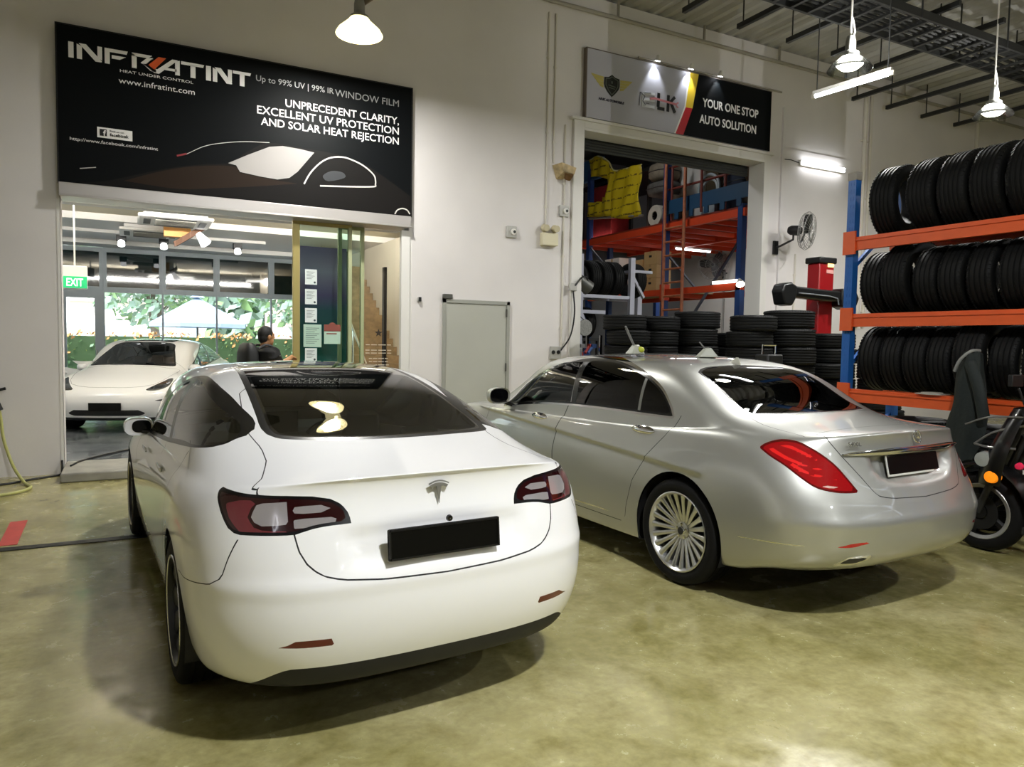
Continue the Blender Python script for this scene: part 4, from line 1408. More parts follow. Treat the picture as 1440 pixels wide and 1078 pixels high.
lettering(sign, 'UNPRECEDENT CLARITY,', 3.235, 4.487, .092, SW, yT, 'RIGHT', width=1.485, offset=.0012)
lettering(sign, 'EXCELLENT UV PROTECTION', 3.235, 4.352, .094, SW, yT, 'RIGHT', width=1.825, offset=.0012)
lettering(sign, 'AND SOLAR HEAT REJECTION', 3.235, 4.220, .092, SW, yT, 'RIGHT', width=1.78, offset=.0012)
# printed picture of a dark coupe
g = G()
flat(g, spline([(-.5, 3.29), (-.224, 3.34), (.296, 3.52), (.668, 3.625), (1.086, 3.70)], 6) + spline([(1.09, 3.70), (1.3, 3.87), (1.555, 4.01), (2.0, 4.0), (2.353, 3.985), (2.741, 3.91), (3.071, 3.745), (3.41, 3.55)], 6) + [(3.41, 3.29)], .001, yT)
g.build('car_picture', mat('print_dark_grey', '181615', .5, spec=.12), sign, smooth=0)
g = G()
flat(g, spline([(-.05, 3.36), (.296, 3.50), (.668, 3.61), (1.12, 3.67), (1.208, 3.60)], 6) + [(1.651, 3.56), (1.9, 3.55)] + spline([(1.9, 3.55), (1.395, 3.46), (.9, 3.38), (.5, 3.33), (-.05, 3.36)], 6)[1:-1], .001, yT - .001)
g.build('bonnet_picture', mat('print_brown_and_glow', '2b211a', .5, spec=.12), sign, smooth=0)  # brown mixes the printed bonnet with glow reflected on the sign
g = G()
flat(g, [(1.071, 3.701), (1.30, 3.83), (1.555, 3.962), (1.716, 3.994), (1.93, 3.985), (2.107, 3.965), (1.90, 3.70), (1.797, 3.61), (1.651, 3.573), (1.45, 3.585), (1.208, 3.612), (1.163, 3.687)], .001, yT - .002)
g.build('windscreen_picture', mat('print_pale_grey', 'a9a5a2', .35), sign, smooth=0)
g = G()
ch = spline([(1.979, 3.555), (2.05, 3.69), (2.148, 3.811), (2.25, 3.895), (2.353, 3.939), (2.46, 3.955), (2.563, 3.945), (2.741, 3.885), (2.887, 3.781), (2.915, 3.70), (2.913, 3.655), (2.888, 3.623), (2.55, 3.585), (2.182, 3.554)], 4)
stroke(g, ch, .018, yT - .002, .002)
g.build('window_outline', mat('print_silver', 'd8d4ce', .35), sign, smooth=0)
g = G()
stroke(g, spline([(3.187, 3.29), (3.22, 3.345), (3.29, 3.375), (3.36, 3.36), (3.40, 3.31)], 4), .016, yT - .002, .002)
g.build('wheel_arc', mat('print_silver', 'd8d4ce', .35), sign, smooth=0)
g = G()
stroke(g, [(-.484, 3.445), (-.328, 3.476)], .008, yT - .002, .002)
g.build('side_lamp_dash', mat('print_silver', 'd8d4ce', .35), sign, smooth=0)
g = G()
stroke(g, spline([(.611, 3.749), (.847, 3.884), (1.21, 3.976), (1.555, 4.014)], 5), .006, yT - .002, .002)
g.build('roof_outline', mat('print_silver', 'd8d4ce', .35), sign, smooth=0)
g = G()
flat(g, rounded([(2.216, 3.684), (2.319, 3.757), (2.44, 3.765), (2.50, 3.74), (2.493, 3.689), (2.285, 3.624)], 3), .001, yT - .003)
g.build('mirror_picture', mat('print_mid_grey', '3a3c3f', .35), sign, smooth=0)
g = G()
stroke(g, [(.505, 3.714), (.611, 3.752)], .02, yT - .003, .001)
g.build('lamp_picture', mat('print_red', '8a2a30', .4), sign, smooth=0)

# aluminium track over the showroom opening
g = G()
g.box((-.69, WY - .10, 3.125), (3.41, WY - .003, 3.275))
g.box((-.685, WY - .003, 3.125), (3.405, WY + .30, 3.266))
g.box((-.69, WY - .115, 3.12), (3.42, WY - .10, 3.145))
tag(g.build('door_track', M_ALU, bevel=.006), 'brushed metal sliding door track under the black sign', 'track')
g = G()
g.box((3.30, WY - .03, .1), (3.42, WY + .05, 3.09))
g.box((3.42, WY - .004, 0), (3.46, WY, 3.2))
g.box((-.72, WY - .004, 0), (-.69, WY + .06, 3.1))
struct(g.build('trim_2', M_WHITE, smooth=0))

S2 = WY - .08
sg2 = thing('sign', 'two-tone grey and black auto shop sign above the storage opening', 'sign', (0, 0, 0))
g = G()
g.box((6.22, S2, 5.055), (10.13, WY - .002, 6.09))
g.build('board', mat('sign_pale_grey', 'b4b4bf', .4), sg2, smooth=0)
yT2 = S2 - .002
g = G()
flat(g, [(8.435, 6.088), (10.13, 6.088), (10.13, 5.057), (8.14, 5.057), (8.32, 5.52)], .003, yT2)
g.build('black_panel', mat('sign_black_vinyl', '070a0c', .5, spec=.12), sg2, smooth=0)
g = G()
flat(g, [(8.255, 6.088), (8.435, 6.088), (8.322, 5.515), (8.176, 5.510)], .004, yT2)
g.build('yellow_stripe', mat('yellow_vinyl', 'e8c63a', .4), sg2, smooth=0)
g = G()
flat(g, [(8.176, 5.510), (8.322, 5.515), (8.142, 5.057), (7.98, 5.057)], .004, yT2)
g.build('red_stripe', mat('red_vinyl', 'c4202c', .4), sg2, smooth=0)
g = G()
flat(g, [(8.225, 6.088), (8.255, 6.088), (8.176, 5.510), (7.98, 5.057), (7.95, 5.057), (8.15, 5.515)], .003, yT2)
g.build('white_stripe', SW, sg2, smooth=0)
g = G()
flat(g, [(6.545, 5.71), (6.62, 5.72), (6.687, 5.765), (6.75, 5.73), (6.83, 5.72)] + spline([(6.83, 5.72), (6.83, 5.59), (6.77, 5.50), (6.689, 5.425)], 4)[1:] + spline([(6.689, 5.425), (6.60, 5.50), (6.545, 5.59), (6.545, 5.71)], 4)[1:-1], .004, yT2)
g.build('shield', mat('shield_black', '15170f', .4), sg2, smooth=0)
g = G()
stroke(g, [(6.575, 5.69), (6.64, 5.70), (6.687, 5.735), (6.74, 5.71), (6.80, 5.69), (6.80, 5.60), (6.75, 5.52), (6.689, 5.46), (6.625, 5.52), (6.575, 5.60), (6.575, 5.69)], .012, yT2 - .004, .002)
stroke(g, [(6.62, 5.60), (6.755, 5.585)], .012, yT2 - .004, .002)
stroke(g, [(6.63, 5.565), (6.745, 5.553)], .012, yT2 - .004, .002)
flat(g, [(6.672, 5.63), (6.70, 5.63), (6.70, 5.665), (6.672, 5.665)], .002, yT2 - .004)
g.build('shield_outline', mat('shield_grey', '5a6156', .4), sg2, smooth=0)
g = G()
for sgn, xc in ((-1, 6.53), (1, 6.845)):
    for k in range(4):
        zt_, ln = 5.71 - .043 * k, .235 - .045 * k
        flat(g, [(xc, zt_), (xc + sgn * ln, zt_ + .018), (xc + sgn * (ln - .035), zt_ - .022), (xc, zt_ - .038)], .003, yT2)
g.build('wings', mat('gold_vinyl', 'b9ad62', .4), sg2, smooth=0)
lettering(sg2, 'NHK AUTOMOBILE', 6.445, 5.352, .034, mat('navy_vinyl', '2a2838', .5), yT2, width=.49, shear=.25, offset=.003)
g = G()
for zz in (5.395, 5.50, 5.60):
    stroke(g, [(7.30, zz), (7.53, zz + .01)], .038, yT2)
stroke(g, [(7.30, 5.375), (7.30, 5.62)], .036, yT2)
g.build('pale_letter', mat('pale_vinyl', 'd5d7de', .4), sg2, smooth=0)
g = G()
stroke(g, [(7.225, 5.385), (7.24, 5.60)], .014, yT2)
stroke(g, [(7.24, 5.60), (7.33, 5.545), (7.29, 5.47), (7.35, 5.41)], .012, yT2 - .004)
stroke(g, [(7.36, 5.44), (7.42, 5.445)], .012, yT2 - .004)
stroke(g, [(7.33, 5.60), (7.45, 5.615)], .010, yT2 - .004)
g.build('sketch_lines', mat('grey_line_vinyl', '5f6068', .5), sg2, smooth=0)
g = G()
stroke(g, [(7.61, 5.645), (7.605, 5.42)], .055, yT2)
stroke(g, [(7.59, 5.405), (7.735, 5.405)], .052, yT2)
stroke(g, [(7.81, 5.645), (7.805, 5.38)], .055, yT2)
stroke(g, [(7.835, 5.52), (7.945, 5.635)], .05, yT2)
stroke(g, [(7.86, 5.54), (7.955, 5.385)], .055, yT2)
g.build('block_letters', mat('letter_black', '131417', .4), sg2, smooth=0)
g = G()
stroke(g, [(7.43, 5.525), (7.53, 5.545), (7.97, 5.52)], .034, yT2 - .006)
stroke(g, [(7.97, 5.52), (8.0, 5.555), (8.02, 5.545)], .022, yT2 - .006)
stroke(g, [(7.97, 5.52), (7.995, 5.48), (8.02, 5.485)], .022, yT2 - .006)
g.build('wrench', mat('wrench_pink', 'c98088', .4), sg2, smooth=0)
lettering(sg2, 'YOUR ONE STOP', 8.535, 5.585, .135, SW, yT2 - .004, width=1.285, offset=.004)
lettering(sg2, 'AUTO SOLUTION', 8.480, 5.310, .135, SW, yT2 - .004, width=1.30, offset=.004)
g = G()
for a, b in (((6.21, S2 - .006, 5.045), (6.225, WY - .002, 6.1)), ((6.21, S2 - .006, 6.088), (10.14, WY - .002, 6.1))):
    g.box(a, b)
g.build('edge_frame', mat('frame_brown_grey', '6a6058', .5), sg2, smooth=0)
# conduit with three small spotlights over the second sign
g = G()
g.cyl((7.2, WY - .06, 6.14), (10.4, WY - .06, 6.14), .016, n=8)
tag(g.build('conduit', mat('grey_pipe', '9b968c', .5)), 'thin grey conduit above the two-tone shop sign', 'conduit')
for i, x in enumerate((7.51, 8.20, 8.84)):
    lp = thing('spotlight', ('small spotlight over the pale half of the shop sign, nearest its shield', 'small spotlight over the shop sign beside its yellow stripe', 'small spotlight over the black half of the shop sign')[i], 'spotlight', (x, WY - .09, 6.14), 0, 'spotlights over the shop sign')
    g = G()
    g.bar((0, .03, 0), (0, -.10, .02), .014)
    g.build('arm', M_TRIM, lp)
    g = G()
    g.cyl((0, -.10, .05), (0, -.07, -.03), .028, .045, n=14)
    g.build('head', M_TRIM, lp)
    g = G()
    g.cyl((0, -.0695, -.031), (0, -.0675, -.036), .042, .040, n=14)
    g.build('lens', mat('spot_glow', 'ffffff', .3, emit='f2f6ff', estr=14), lp)
    ld = bpy.data.lights.new('spot_beam', 'SPOT')
    ld.energy = 16
    ld.spot_size = math.radians(75)
    ld.spot_blend = .6
    ld.shadow_soft_size = .03
    ld.color = (.92, .96, 1)
    lo = bpy.data.objects.new('spot_beam', ld)
    COL.objects.link(lo)
    lo.parent = lp
    lo.location = (0, -.066, -.05)
    lo.rotation_euler = (math.radians(18), 0, 0)

# ------------------------------------------------------------------ showroom behind the first opening
M_TILE = noise_floor('dark_grey_tile', '60656a', '74797c', 'a0a2a4', .10, .26, .8)
FZ = .10
g = G()
g.box((-6.0, WY + .3, -.05), (5.6, 19.3, FZ))
struct(g.build('floor_showroom', M_TILE, smooth=0))
M_CREAM = mat('cream_ceiling_paint', 'e6dcc2', .7)
g = G()
g.box((-6.0, WY + .3, 3.78), (5.6, 15.2, 3.9))
struct(g.build('ceiling_showroom', M_CREAM, smooth=0))
g = G()
g.box((-6.0, 15.2, 3.66), (5.6, 19.3, 3.9))
g.box((-6.0, 16.5, 3.60), (2.6, 16.9, 3.66))
g.box((-6.0, 18.2, 3.56), (5.6, 18.9, 3.66))
struct(g.build('ceiling_front_bay', M_WHITE, smooth=0))  # daylight on the ceiling near the windows, painted as white
g = G()
g.box((-6.2, WY + .3, 0), (-6.0, 19.3, 3.9))
struct(g.build('wall_showroom_left', M_WHITE, smooth=0))
g = G()
g.box((5.45, WY + .3, 0), (5.6, 19.3, 3.9))
struct(g.build('wall_showroom_right', mat('cream_wall_paint', 'ddd5c2', .7), smooth=0))
# street front: grey frames, clear lower panes, dark upper panes
FY = 19.0
M_FRAME = mat('grey_window_frame', '7d878c', .45)
clear = glass('clear_street_glass', (.86, .93, .93), ior=1.35)
darkg = glass('dark_upper_glass', (.03, .06, .06), ior=1.6)
mull = (-6.0, -4.2, -2.4, -1.42, -.54, .67, 1.85, 3.12, 4.3, 5.45)
n_w = 0
for a, b in zip(mull[:-1], mull[1:]):
    n_w += 1
    if abs(a + 1.42) < .01:
        continue
    wf = thing('window_%d' % n_w, 'street window', 'window')
    del wf['category'], wf['label']
    wf['kind'] = 'structure'
    g = G()
    for p, q in (((a + .001, FY - .06, 2.68), (a + .07, FY + .06, 3.46)), ((b - .07, FY - .06, 2.68), (b - .001, FY + .06, 3.46)), ((a + .001, FY - .06, 3.46), (b - .001, FY + .06, 3.58)), ((a + .001, FY - .06, 2.56), (b - .001, FY + .06, 2.68)), ((a + .001, FY - .04, FZ + .06), (a + .02, FY + .04, 2.56)), ((b - .02, FY - .04, FZ + .06), (b - .001, FY + .04, 2.56)), ((a + .001, FY - .05, 0), (b - .001, FY + .05, FZ + .06))):
        g.box(p, q)
    g.build('frame', M_FRAME, wf, smooth=0)
    g = G()
    g.add([(a, FY, FZ), (b, FY, FZ), (b, FY, 2.6), (a, FY, 2.6)], [(0, 1, 2, 3)])
    g.build('pane', clear, wf, smooth=0)
    g = G()
    g.box((a + .05, FY - .004, 2.62), (b - .05, FY + .004, 3.5))
    g.build('upper_pane', mat('dark_tinted_pane', '0b1a1a', .04, coat=1.0), wf, smooth=0)
dr = thing('door_1', '', '')
for k in ('label', 'category'):
    if k in dr:
        del dr[k]
dr['kind'] = 'structure'
g = G()
for p, q in (((-1.419, FY - .07, 0), (-1.33, FY + .07, 3.56)), ((-.62, FY - .07, 0), (-.541, FY + .07, 3.56)), ((-1.33, FY - .065, 2.42), (-.62, FY + .065, 2.68)), ((-1.33, FY - .06, 3.46), (-.62, FY + .06, 3.56)), ((-1.33, FY - .05, FZ), (-1.27, FY + .05, 2.45)), ((-.72, FY - .05, FZ), (-.62, FY + .05, 2.45)), ((-1.33, FY - .05, FZ), (-.62, FY + .05, .22))):
    g.box(p, q)
g.build('frame', M_FRAME, dr, smooth=0)
g = G()
g.add([(-1.3, FY, FZ), (-.66, FY, FZ), (-.66, FY, 2.5), (-1.3, FY, 2.5)], [(0, 1, 2, 3)])
g.build('pane', clear, dr, smooth=0)
g = G()
g.box((-1.35, FY - .004, 2.66), (-.6, FY + .004, 3.5))
g.build('upper_pane', mat('dark_tinted_pane', '0b1a1a', .04, coat=1.0), dr, smooth=0)
g = G()
g.cyl((-.69, FY - .09, .95), (-.69, FY - .09, 1.25), .014, n=10)
g.build('handle', M_CHROME, dr)

# ceiling cassettes
def cassette(label, x, y, z, s):
    t = thing('ceiling_cassette', label, 'air conditioner', (x, y, z), 0, 'ceiling air conditioners')
    h = s / 2
    g = G()
    g.prism([(-h, -h), (h, -h), (h, h), (-h, h)], .05, 'xy', -.05)
    g.prism([(-h * .85, -h * .85), (h * .85, -h * .85), (h * .85, h * .85), (-h * .85, h * .85)], (.24 if z < 3.56 else .08), 'xy', 0)
    g.build('panel', M_WHITE, t, bevel=.02)
    g = G()
    q = h * .55
    g.box((-q, -q, -.056), (q, q, -.049))
    for k in range(9):
        g.box((-q, -q + 2 * q * k / 9, -.066), (q, -q + 2 * q * k / 9 + .02, -.056))
    g.build('grille', mat('grille_grey', '77756c', .6), t, smooth=0)
    for i in range(4):
        g = G()
        g.M = Matrix.Rotation(i * PI / 2, 4, 'Z')
        g.box((-q, h * .66, -.057), (q, h * .85, -.0495))
        g.build('louvre', mat('louvre_dark', '3b3a38', .6), t, smooth=0)
    return t


cassette('ceiling air conditioner nearest the garage, above the silver-nosed showroom car'.replace('silver-nosed ', 'white '), .68, 13.6, 3.54, 1.12)
cassette('ceiling air conditioner farther in, just before the dark upper street windows', .35, 15.75, 3.58, 1.05)
# ceiling ledges and spot tracks
trk = mat('white_track', 'd8d6d0', .5)
for i, (x, y, lb) in enumerate(((-.15, 16.7, 'black ceiling spotlight above the exit sign side of the showroom'), (.62, 16.7, 'black ceiling spotlight beside the farther air conditioner'), (2.05, 16.7, 'black ceiling spotlight over the right of the street windows'))):
    t = thing('track_spotlight', lb, 'spotlight', (x, y, 3.60), 0, 'showroom ceiling spotlights')
    g = G()
    g.box((-.09, -.05, -.13), (.09, .05, 0))
    g.build('housing', M_BLACK, t, bevel=.01)
    g = G()
    g.cyl((0, -.02, -.13), (0, -.06, -.21), .06, .07, n=16)
    g.build('lens', mat('white_spot_lens', 'ffffff', .3, emit='ffffff', estr=3), t)
# hanging bare track with one lit head, bronze coloured
t = thing('hanging_spot_track', 'slanting bronze track with a lit head hanging under the nearer air conditioner', 'light', (1.0, 14.4, 3.66))
g = G()
g.bar((-.28, .1, -.42), (.22, -.05, -.08), .05, .09)
for k in range(5):
    f = k / 4
    g.bar((-.28 + .5 * f, .1 - .15 * f, -.46 + .34 * f), (-.28 + .5 * f, .1 - .15 * f, -.36 + .34 * f), .07, .02)
g.cyl((.2, -.05, -.08), (.2, -.05, .12), .012, n=8)
g.build('track', mat('bronze_track', '5a3a26', .5, .3), t)
g = G()
g.cyl((.10, -.05, -.22), (.22, -.12, -.40), .05, .10, n=16)
g.build('head', mat('white_spot_lens', 'ffffff', .3, emit='ffffff', estr=3), t)
# pillar panel with orange light put into its colour, hanging behind the first cassette
g = G()
g.box((.55, 14.7, 3.40), (1.0, 14.9, 3.78))
tag(g.build('ceiling_bulkhead', mat('orange_lit_panel', 'e3a862', .6), smooth=0), 'small bulkhead under the showroom ceiling with orange light painted in', 'bulkhead', kind='structure')
# exit sign on its rod
t = thing('exit_sign', 'green and white exit sign hanging from the showroom ceiling', 'sign', (-.72, 12.5, 0))
g = G()
g.box((-.16, -.03, 2.26), (.16, .03, 2.60))
g.build('case', mat('sign_case_white', 'e8ece8', .4), t, bevel=.015)
g = G()
g.box((-.155, -.034, 2.27), (.155, -.029, 2.44))
g.build('green_panel', mat('exit_green', '1f9a5e', .4, emit='2fd488', estr=.5), t, smooth=0)
tx = text_obj('lettering', 'EXIT', .16, mat('exit_white', 'f0fff4', .4, emit='ffffff', estr=.8), t, 'CENTER', width=.21, offset=.002)
tx.location = (0, -.036, 2.30)
tx.rotation_euler = (PI / 2, 0, 0)
g = G()
g.cyl((0, 0, 2.6), (0, 0, 3.78), .012, n=8)
g.build('rod', M_TRIM, t)
# loudspeaker near the ceiling
g = G()
g.box((-1.15, 12.9, 3.28), (-.93, 13.1, 3.56))
g.bar((-1.04, 13.0, 3.5), (-1.04, 13.0, 3.78), .04)
tag(g.build('loudspeaker', M_BLACK, bevel=.02), 'small black loudspeaker hung above the exit sign', 'speaker')

# sliding glass doors with their brass-coloured stile
gl_door = glass('green_door_glass', (.72, .90, .82), ior=1.4)
def glass_door(label, x0, x1, y, wl, wr, frame):
    t = thing('glass_door', label, 'door', (0, 0, 0), 0, 'sliding glass doors of the showroom')
    for nm, a, b in (('stile', x0, x0 + wl), ('stile', x1 - wr, x1)):
        g = G()
        g.box((a, y - .03, .1), (b, y + .03, 3.09))
        g.build(nm, frame if a == x0 else mat('pale_green_stile', 'a9b089', .4), t, bevel=.006)
    g = G()
    g.box((x0, y - .02, .1), (x1, y + .02, .17))
    g.box((x0, y - .02, 3.075), (x1, y + .02, 3.12))
    g.build('rail', frame, t, smooth=0)
    g = G()
    g.add([(x0, y, .1), (x1, y, .1), (x1, y, 3.09), (x0, y, 3.09)], [(0, 1, 2, 3)])
    g.build('pane', gl_door, t, smooth=0)
    return t


brass = mat('pale_brass', 'b5a66a', .35, .5)
gd = glass_door('sliding glass door with brass stile and papers taped on it', 1.88, 2.66, 9.80, .09, .05, brass)
glass_door('second sliding glass door behind, overlapping the papered one', 2.50, 2.86, 9.90, .05, .05, mat('pale_green_stile', 'a9b089', .4))
for i, (x, z0, z1, w, lb) in enumerate(((2.04, 2.30, 2.50, .155, 'white paper sheet taped to the glass door, topmost'), (2.04, 2.04, 2.24, .155, 'white paper sheet on the glass door, second from the top'), (2.04, 1.80, 1.99, .155, 'white paper sheet on the glass door, above the large pale notice'), (2.02, 1.475, 1.775, .235, 'large pale green notice on the glass door'), (2.29, 1.52, 1.78, .22, 'notice with a red-brown head on the glass door'), (2.04, 1.28, 1.46, .155, 'white paper sheet on the glass door, lowest of all'))):
    t = thing('paper_notice', lb, 'paper', (0, 0, 0), 0, 'papers on the glass door')
    g = G()
    g.box((x, 9.791, z0), (x + w, 9.797, z1))
    g.build('sheet', mat('paper_pale', 'dfe9e8', .6) if i in (0, 1, 2, 5) else mat('paper_green', 'b4d3c2', .6), t, smooth=0)
    g = G()
    if i in (0, 1, 2, 5):
        g.cyl((x + w - .03, 9.791, z0 + .03), (x + w - .03, 9.789, z0 + .03), .014, n=14)
        for k in range(6):
            g.box((x + .02, 9.7895, z1 - .035 - .018 * k), (x + w - .03 - .02 * (k % 3), 9.791, z1 - .031 - .018 * k))
    elif i == 3:
        for k in range(9):
            g.box((x + .03, 9.7895, z1 - .05 - .025 * k), (x + w - .03 - .03 * (k % 3), 9.791, z1 - .045 - .025 * k))
    else:
        g.box((x, 9.788, z1 - .09), (x + w, 9.791, z1))
        g.box((x + .03, 9.7895, z1 - .13), (x + w - .05, 9.791, z1 - .115))
        g.cyl((x + .11, 9.791, z1 - .02), (x + .11, 9.787, z1 - .02), .05, n=18)
    g.build('print', mat('print_dark', '3f4f55', .6) if i != 4 else mat('print_redbrown', '8a4a40', .6), t, smooth=0)
# tall printed banner standing behind the glass
bn = thing('banner_stand', 'tall purple and teal banner standing behind the glass door', 'banner', (0, 0, 0))
m = bpy.data.materials.new('banner_print')
m.use_nodes = True
nt = m.node_tree
tc = nt.nodes.new('ShaderNodeTexCoord')
sp = nt.nodes.new('ShaderNodeSeparateXYZ')
nt.links.new(tc.outputs['Object'], sp.inputs[0])
mr = nt.nodes.new('ShaderNodeMapRange')
mr.inputs['From Min'].default_value = .2
mr.inputs['From Max'].default_value = 2.9
nt.links.new(sp.outputs[2], mr.inputs['Value'])
cr = nt.nodes.new('ShaderNodeValToRGB')
cr.color_ramp.elements[0].color = lin('17606a')
cr.color_ramp.elements[1].color = lin('6a5c92')
for p, c in ((.45, '2a7a80'), (.66, '3a6c84'), (.74, '7c66aa'), (.86, 'b0a6d2')):
    e = cr.color_ramp.elements.new(p)
    e.color = lin(c)
nt.links.new(mr.outputs[0], cr.inputs[0])
nt.links.new(cr.outputs[0], nt.nodes['Principled BSDF'].inputs['Base Color'])
g = G()
g.box((2.03, 10.28, .2), (2.72, 10.30, 2.86))
g.build('print', m, bn, smooth=0)
g = G()
g.box((2.0, 10.2, .1), (2.75, 10.4, .2))
g.cyl((2.37, 10.33, .2), (2.37, 10.33, 2.88), .012, n=8)
g.build('stand', M_ALU, bn)
g = G()
g.box((2.40, 10.9, .1), (2.95, 11.0, 2.9))
tag(g.build('partition_panel', mat('grey_partition', '5d5f58', .5), smooth=0), 'plain grey partition panel behind the purple banner', 'panel')
# lettering on the glass beside the stairs
t = thing('window_decal', 'small white lettering with a dark star on the glass by the stairs', 'decal', (0, 0, 0))
g = G()
g.add([(2.86, 9.86, .1), (3.30, 9.86, .1), (3.30, 9.86, 3.09), (2.86, 9.86, 3.09)], [(0, 1, 2, 3)])
g.build('pane', glass('faint_fixed_glass', (.95, .96, .94), ior=1.2), t, smooth=0)
for k, (z, w) in enumerate(((1.505, .36), (1.43, .37), (1.39, .37), (1.315, .27), (1.27, .27), (1.225, .30))):
    tx = text_obj('lettering', '-- --- ---- --', .05, mat('decal_white', 'd8d4c8', .5), t, 'CENTER', width=w, offset=.003)
    tx.location = (3.06, 9.853, z)
    tx.rotation_euler = (PI / 2, 0, 0)
g = G()
for k in range(5):
    a = PI / 2 + 2 * PI * k / 5
    b1, b2 = a - PI / 5, a + PI / 5
    g.prism([(3.06, 1.68), (3.06 + .025 * math.cos(b1), 1.68 + .025 * math.sin(b1)), (3.06 + .06 * math.cos(a), 1.68 + .06 * math.sin(a)), (3.06 + .025 * math.cos(b2), 1.68 + .025 * math.sin(b2))], -.003, 'xz', 9.855)
g.build('star', mat('decal_dark', '2a221e', .5), t, smooth=0)
# staircase with a light rail
st = thing('staircase', 'brown stone staircase rising at the right of the showroom', 'staircase', (0, 0, 0))
stone = mat('brown_marble', '8f7858', .4, noise=.35, nscale=7)
g = G()
for k in range(19):
    g.box((3.5, 12.6 + .24 * k, FZ), (4.82, 12.6 + .24 * k + .26, FZ + .168 * (k + 1)))
g.build('steps', stone, st, smooth=0)
g = G()
g.cyl((3.62, 12.35, 1.15), (3.62, 13.6, 2.05), .022, n=10)
g.cyl((3.62, 12.35, FZ), (3.62, 12.35, 1.15), .02, n=10)
g.cyl((3.62, 13.2, .5), (3.62, 13.2, 1.76), .018, n=10)
g.build('hand_rail', M_CHROME, st)
g = G()
g.box((4.83, 12.2, FZ), (5.44, 19.0, 3.66))
struct(g.build('wall_stair', mat('cream_wall_paint', 'ddd5c2', .7), smooth=0))
g = G()
g.box((4.0, 11.4, 2.55), (5.44, 11.5, 3.78))
struct(g.build('wall_stair_head', mat('cream_wall_paint', 'ddd5c2', .7), smooth=0))
g = G()
g.box((3.20, 10.05, FZ), (3.24, 10.14, 2.62))
tag(g.build('door_closer_post', mat('dark_brown_post', '2e241c', .5)), 'narrow dark vertical strip by the white post of the opening', 'post')
# dark cable on the showroom floor, running to the left wall edge
g = G()
g.tube(spline([(-.62, 9.5, .11), (-.5, 9.9, .112), (-.1, 10.5, .112), (.4, 10.9, .112), (.9, 11.2, .112)], 8), .011, 8)
tag(g.build('power_cable', M_BLACK), 'thin dark cable lying across the showroom floor', 'cable')
# low dark counter edge at right of the person, white base below street windows
g = G()
g.box((1.55, 17.6, FZ), (3.3, 18.3, .85))
tag(g.build('counter', mat('pale_counter', 'cfd2d0', .5), bevel=.02), 'pale low counter by the street windows', 'counter')
for i, x in enumerate((-1.8, 1.2, 4.2)):
    ld = bpy.data.lights.new('showroom_light', 'AREA')
    ld.shape = 'RECTANGLE'
    ld.size, ld.size_y = 1.4, .25
    ld.energy = POWER_SHOW
    ld.color = (1, .97, .9)
    t = thing('tube_light', ('white tube light on the left of the showroom ceiling', 'white tube light over the middle of the showroom', 'white tube light by the showroom stairs')[i], 'light', (x, 11.6, 3.55), 0, 'showroom tube lights')
    g = G()
    g.box((-.7, -.05, .0), (.7, .05, .08))
    g.cyl((-.5, 0, .05), (-.5, 0, .23), .012, n=6)
    g.cyl((.5, 0, .05), (.5, 0, .23), .012, n=6)
    g.build('housing', M_WHITE, t, bevel=.01)
    g = G()
    g.cyl((-.66, 0, -.02), (.66, 0, -.02), .018, n=10)
    g.build('tube', mat('tube_glow', 'ffffff', .3, emit='fffdf4', estr=12), t)
    lo = bpy.data.objects.new('showroom_light', ld)
    COL.objects.link(lo)
    lo.parent = t
    lo.location = (0, 0, -.06)
    lu = bpy.data.lights.new('showroom_fill_point', 'POINT')  # added point source beside the tube, lifts the ceiling brightness
    lu.energy = POWER_SHOW * 2.0
    lu.shadow_soft_size = .12
    lu.color = (1, .96, .88)
    lq = bpy.data.objects.new('showroom_fill_point', lu)
    COL.objects.link(lq)
    lq.parent = t
    lq.location = (0, .16, -.05)

t = thing('ceiling_fill_light', 'added unseen trough light brightening the showroom ceiling, behind the door track', 'light', (1.2, 11.2, 3.36))  # added fill fixture, hidden by the header, to brighten the ceiling
g = G()
g.box((-2.6, -.12, -.06), (2.6, .12, 0))
for x in (-2.2, 0, 2.2):
    g.cyl((x, 0, -.02), (x, 0, .42), .01, n=6)
g.build('trough', M_WHITE, t, smooth=0)
g = G()
g.box((-2.55, -.09, .001), (2.55, .09, .006))
g.build('lens', mat('spot_glow', 'ffffff', .3, emit='f2f6ff', estr=14), t, smooth=0)
ld = bpy.data.lights.new('ceiling_fill', 'AREA')
ld.shape = 'RECTANGLE'
ld.size, ld.size_y = 5.0, .16
ld.energy = 700
ld.color = (1, .97, .9)
lo = bpy.data.objects.new('ceiling_fill', ld)
COL.objects.link(lo)
lo.parent = t
lo.location = (0, 0, .02)
lo.rotation_euler = (PI - .75, 0, 0)

# ------------------------------------------------------------------ outside the street windows
g = G()
g.box((-40, 19.3, -.15), (50, 90, -.02))
struct(g.build('ground_outside', mat('pale_paving', 'b5b3aa', .8, noise=.1, nscale=.6), smooth=0))


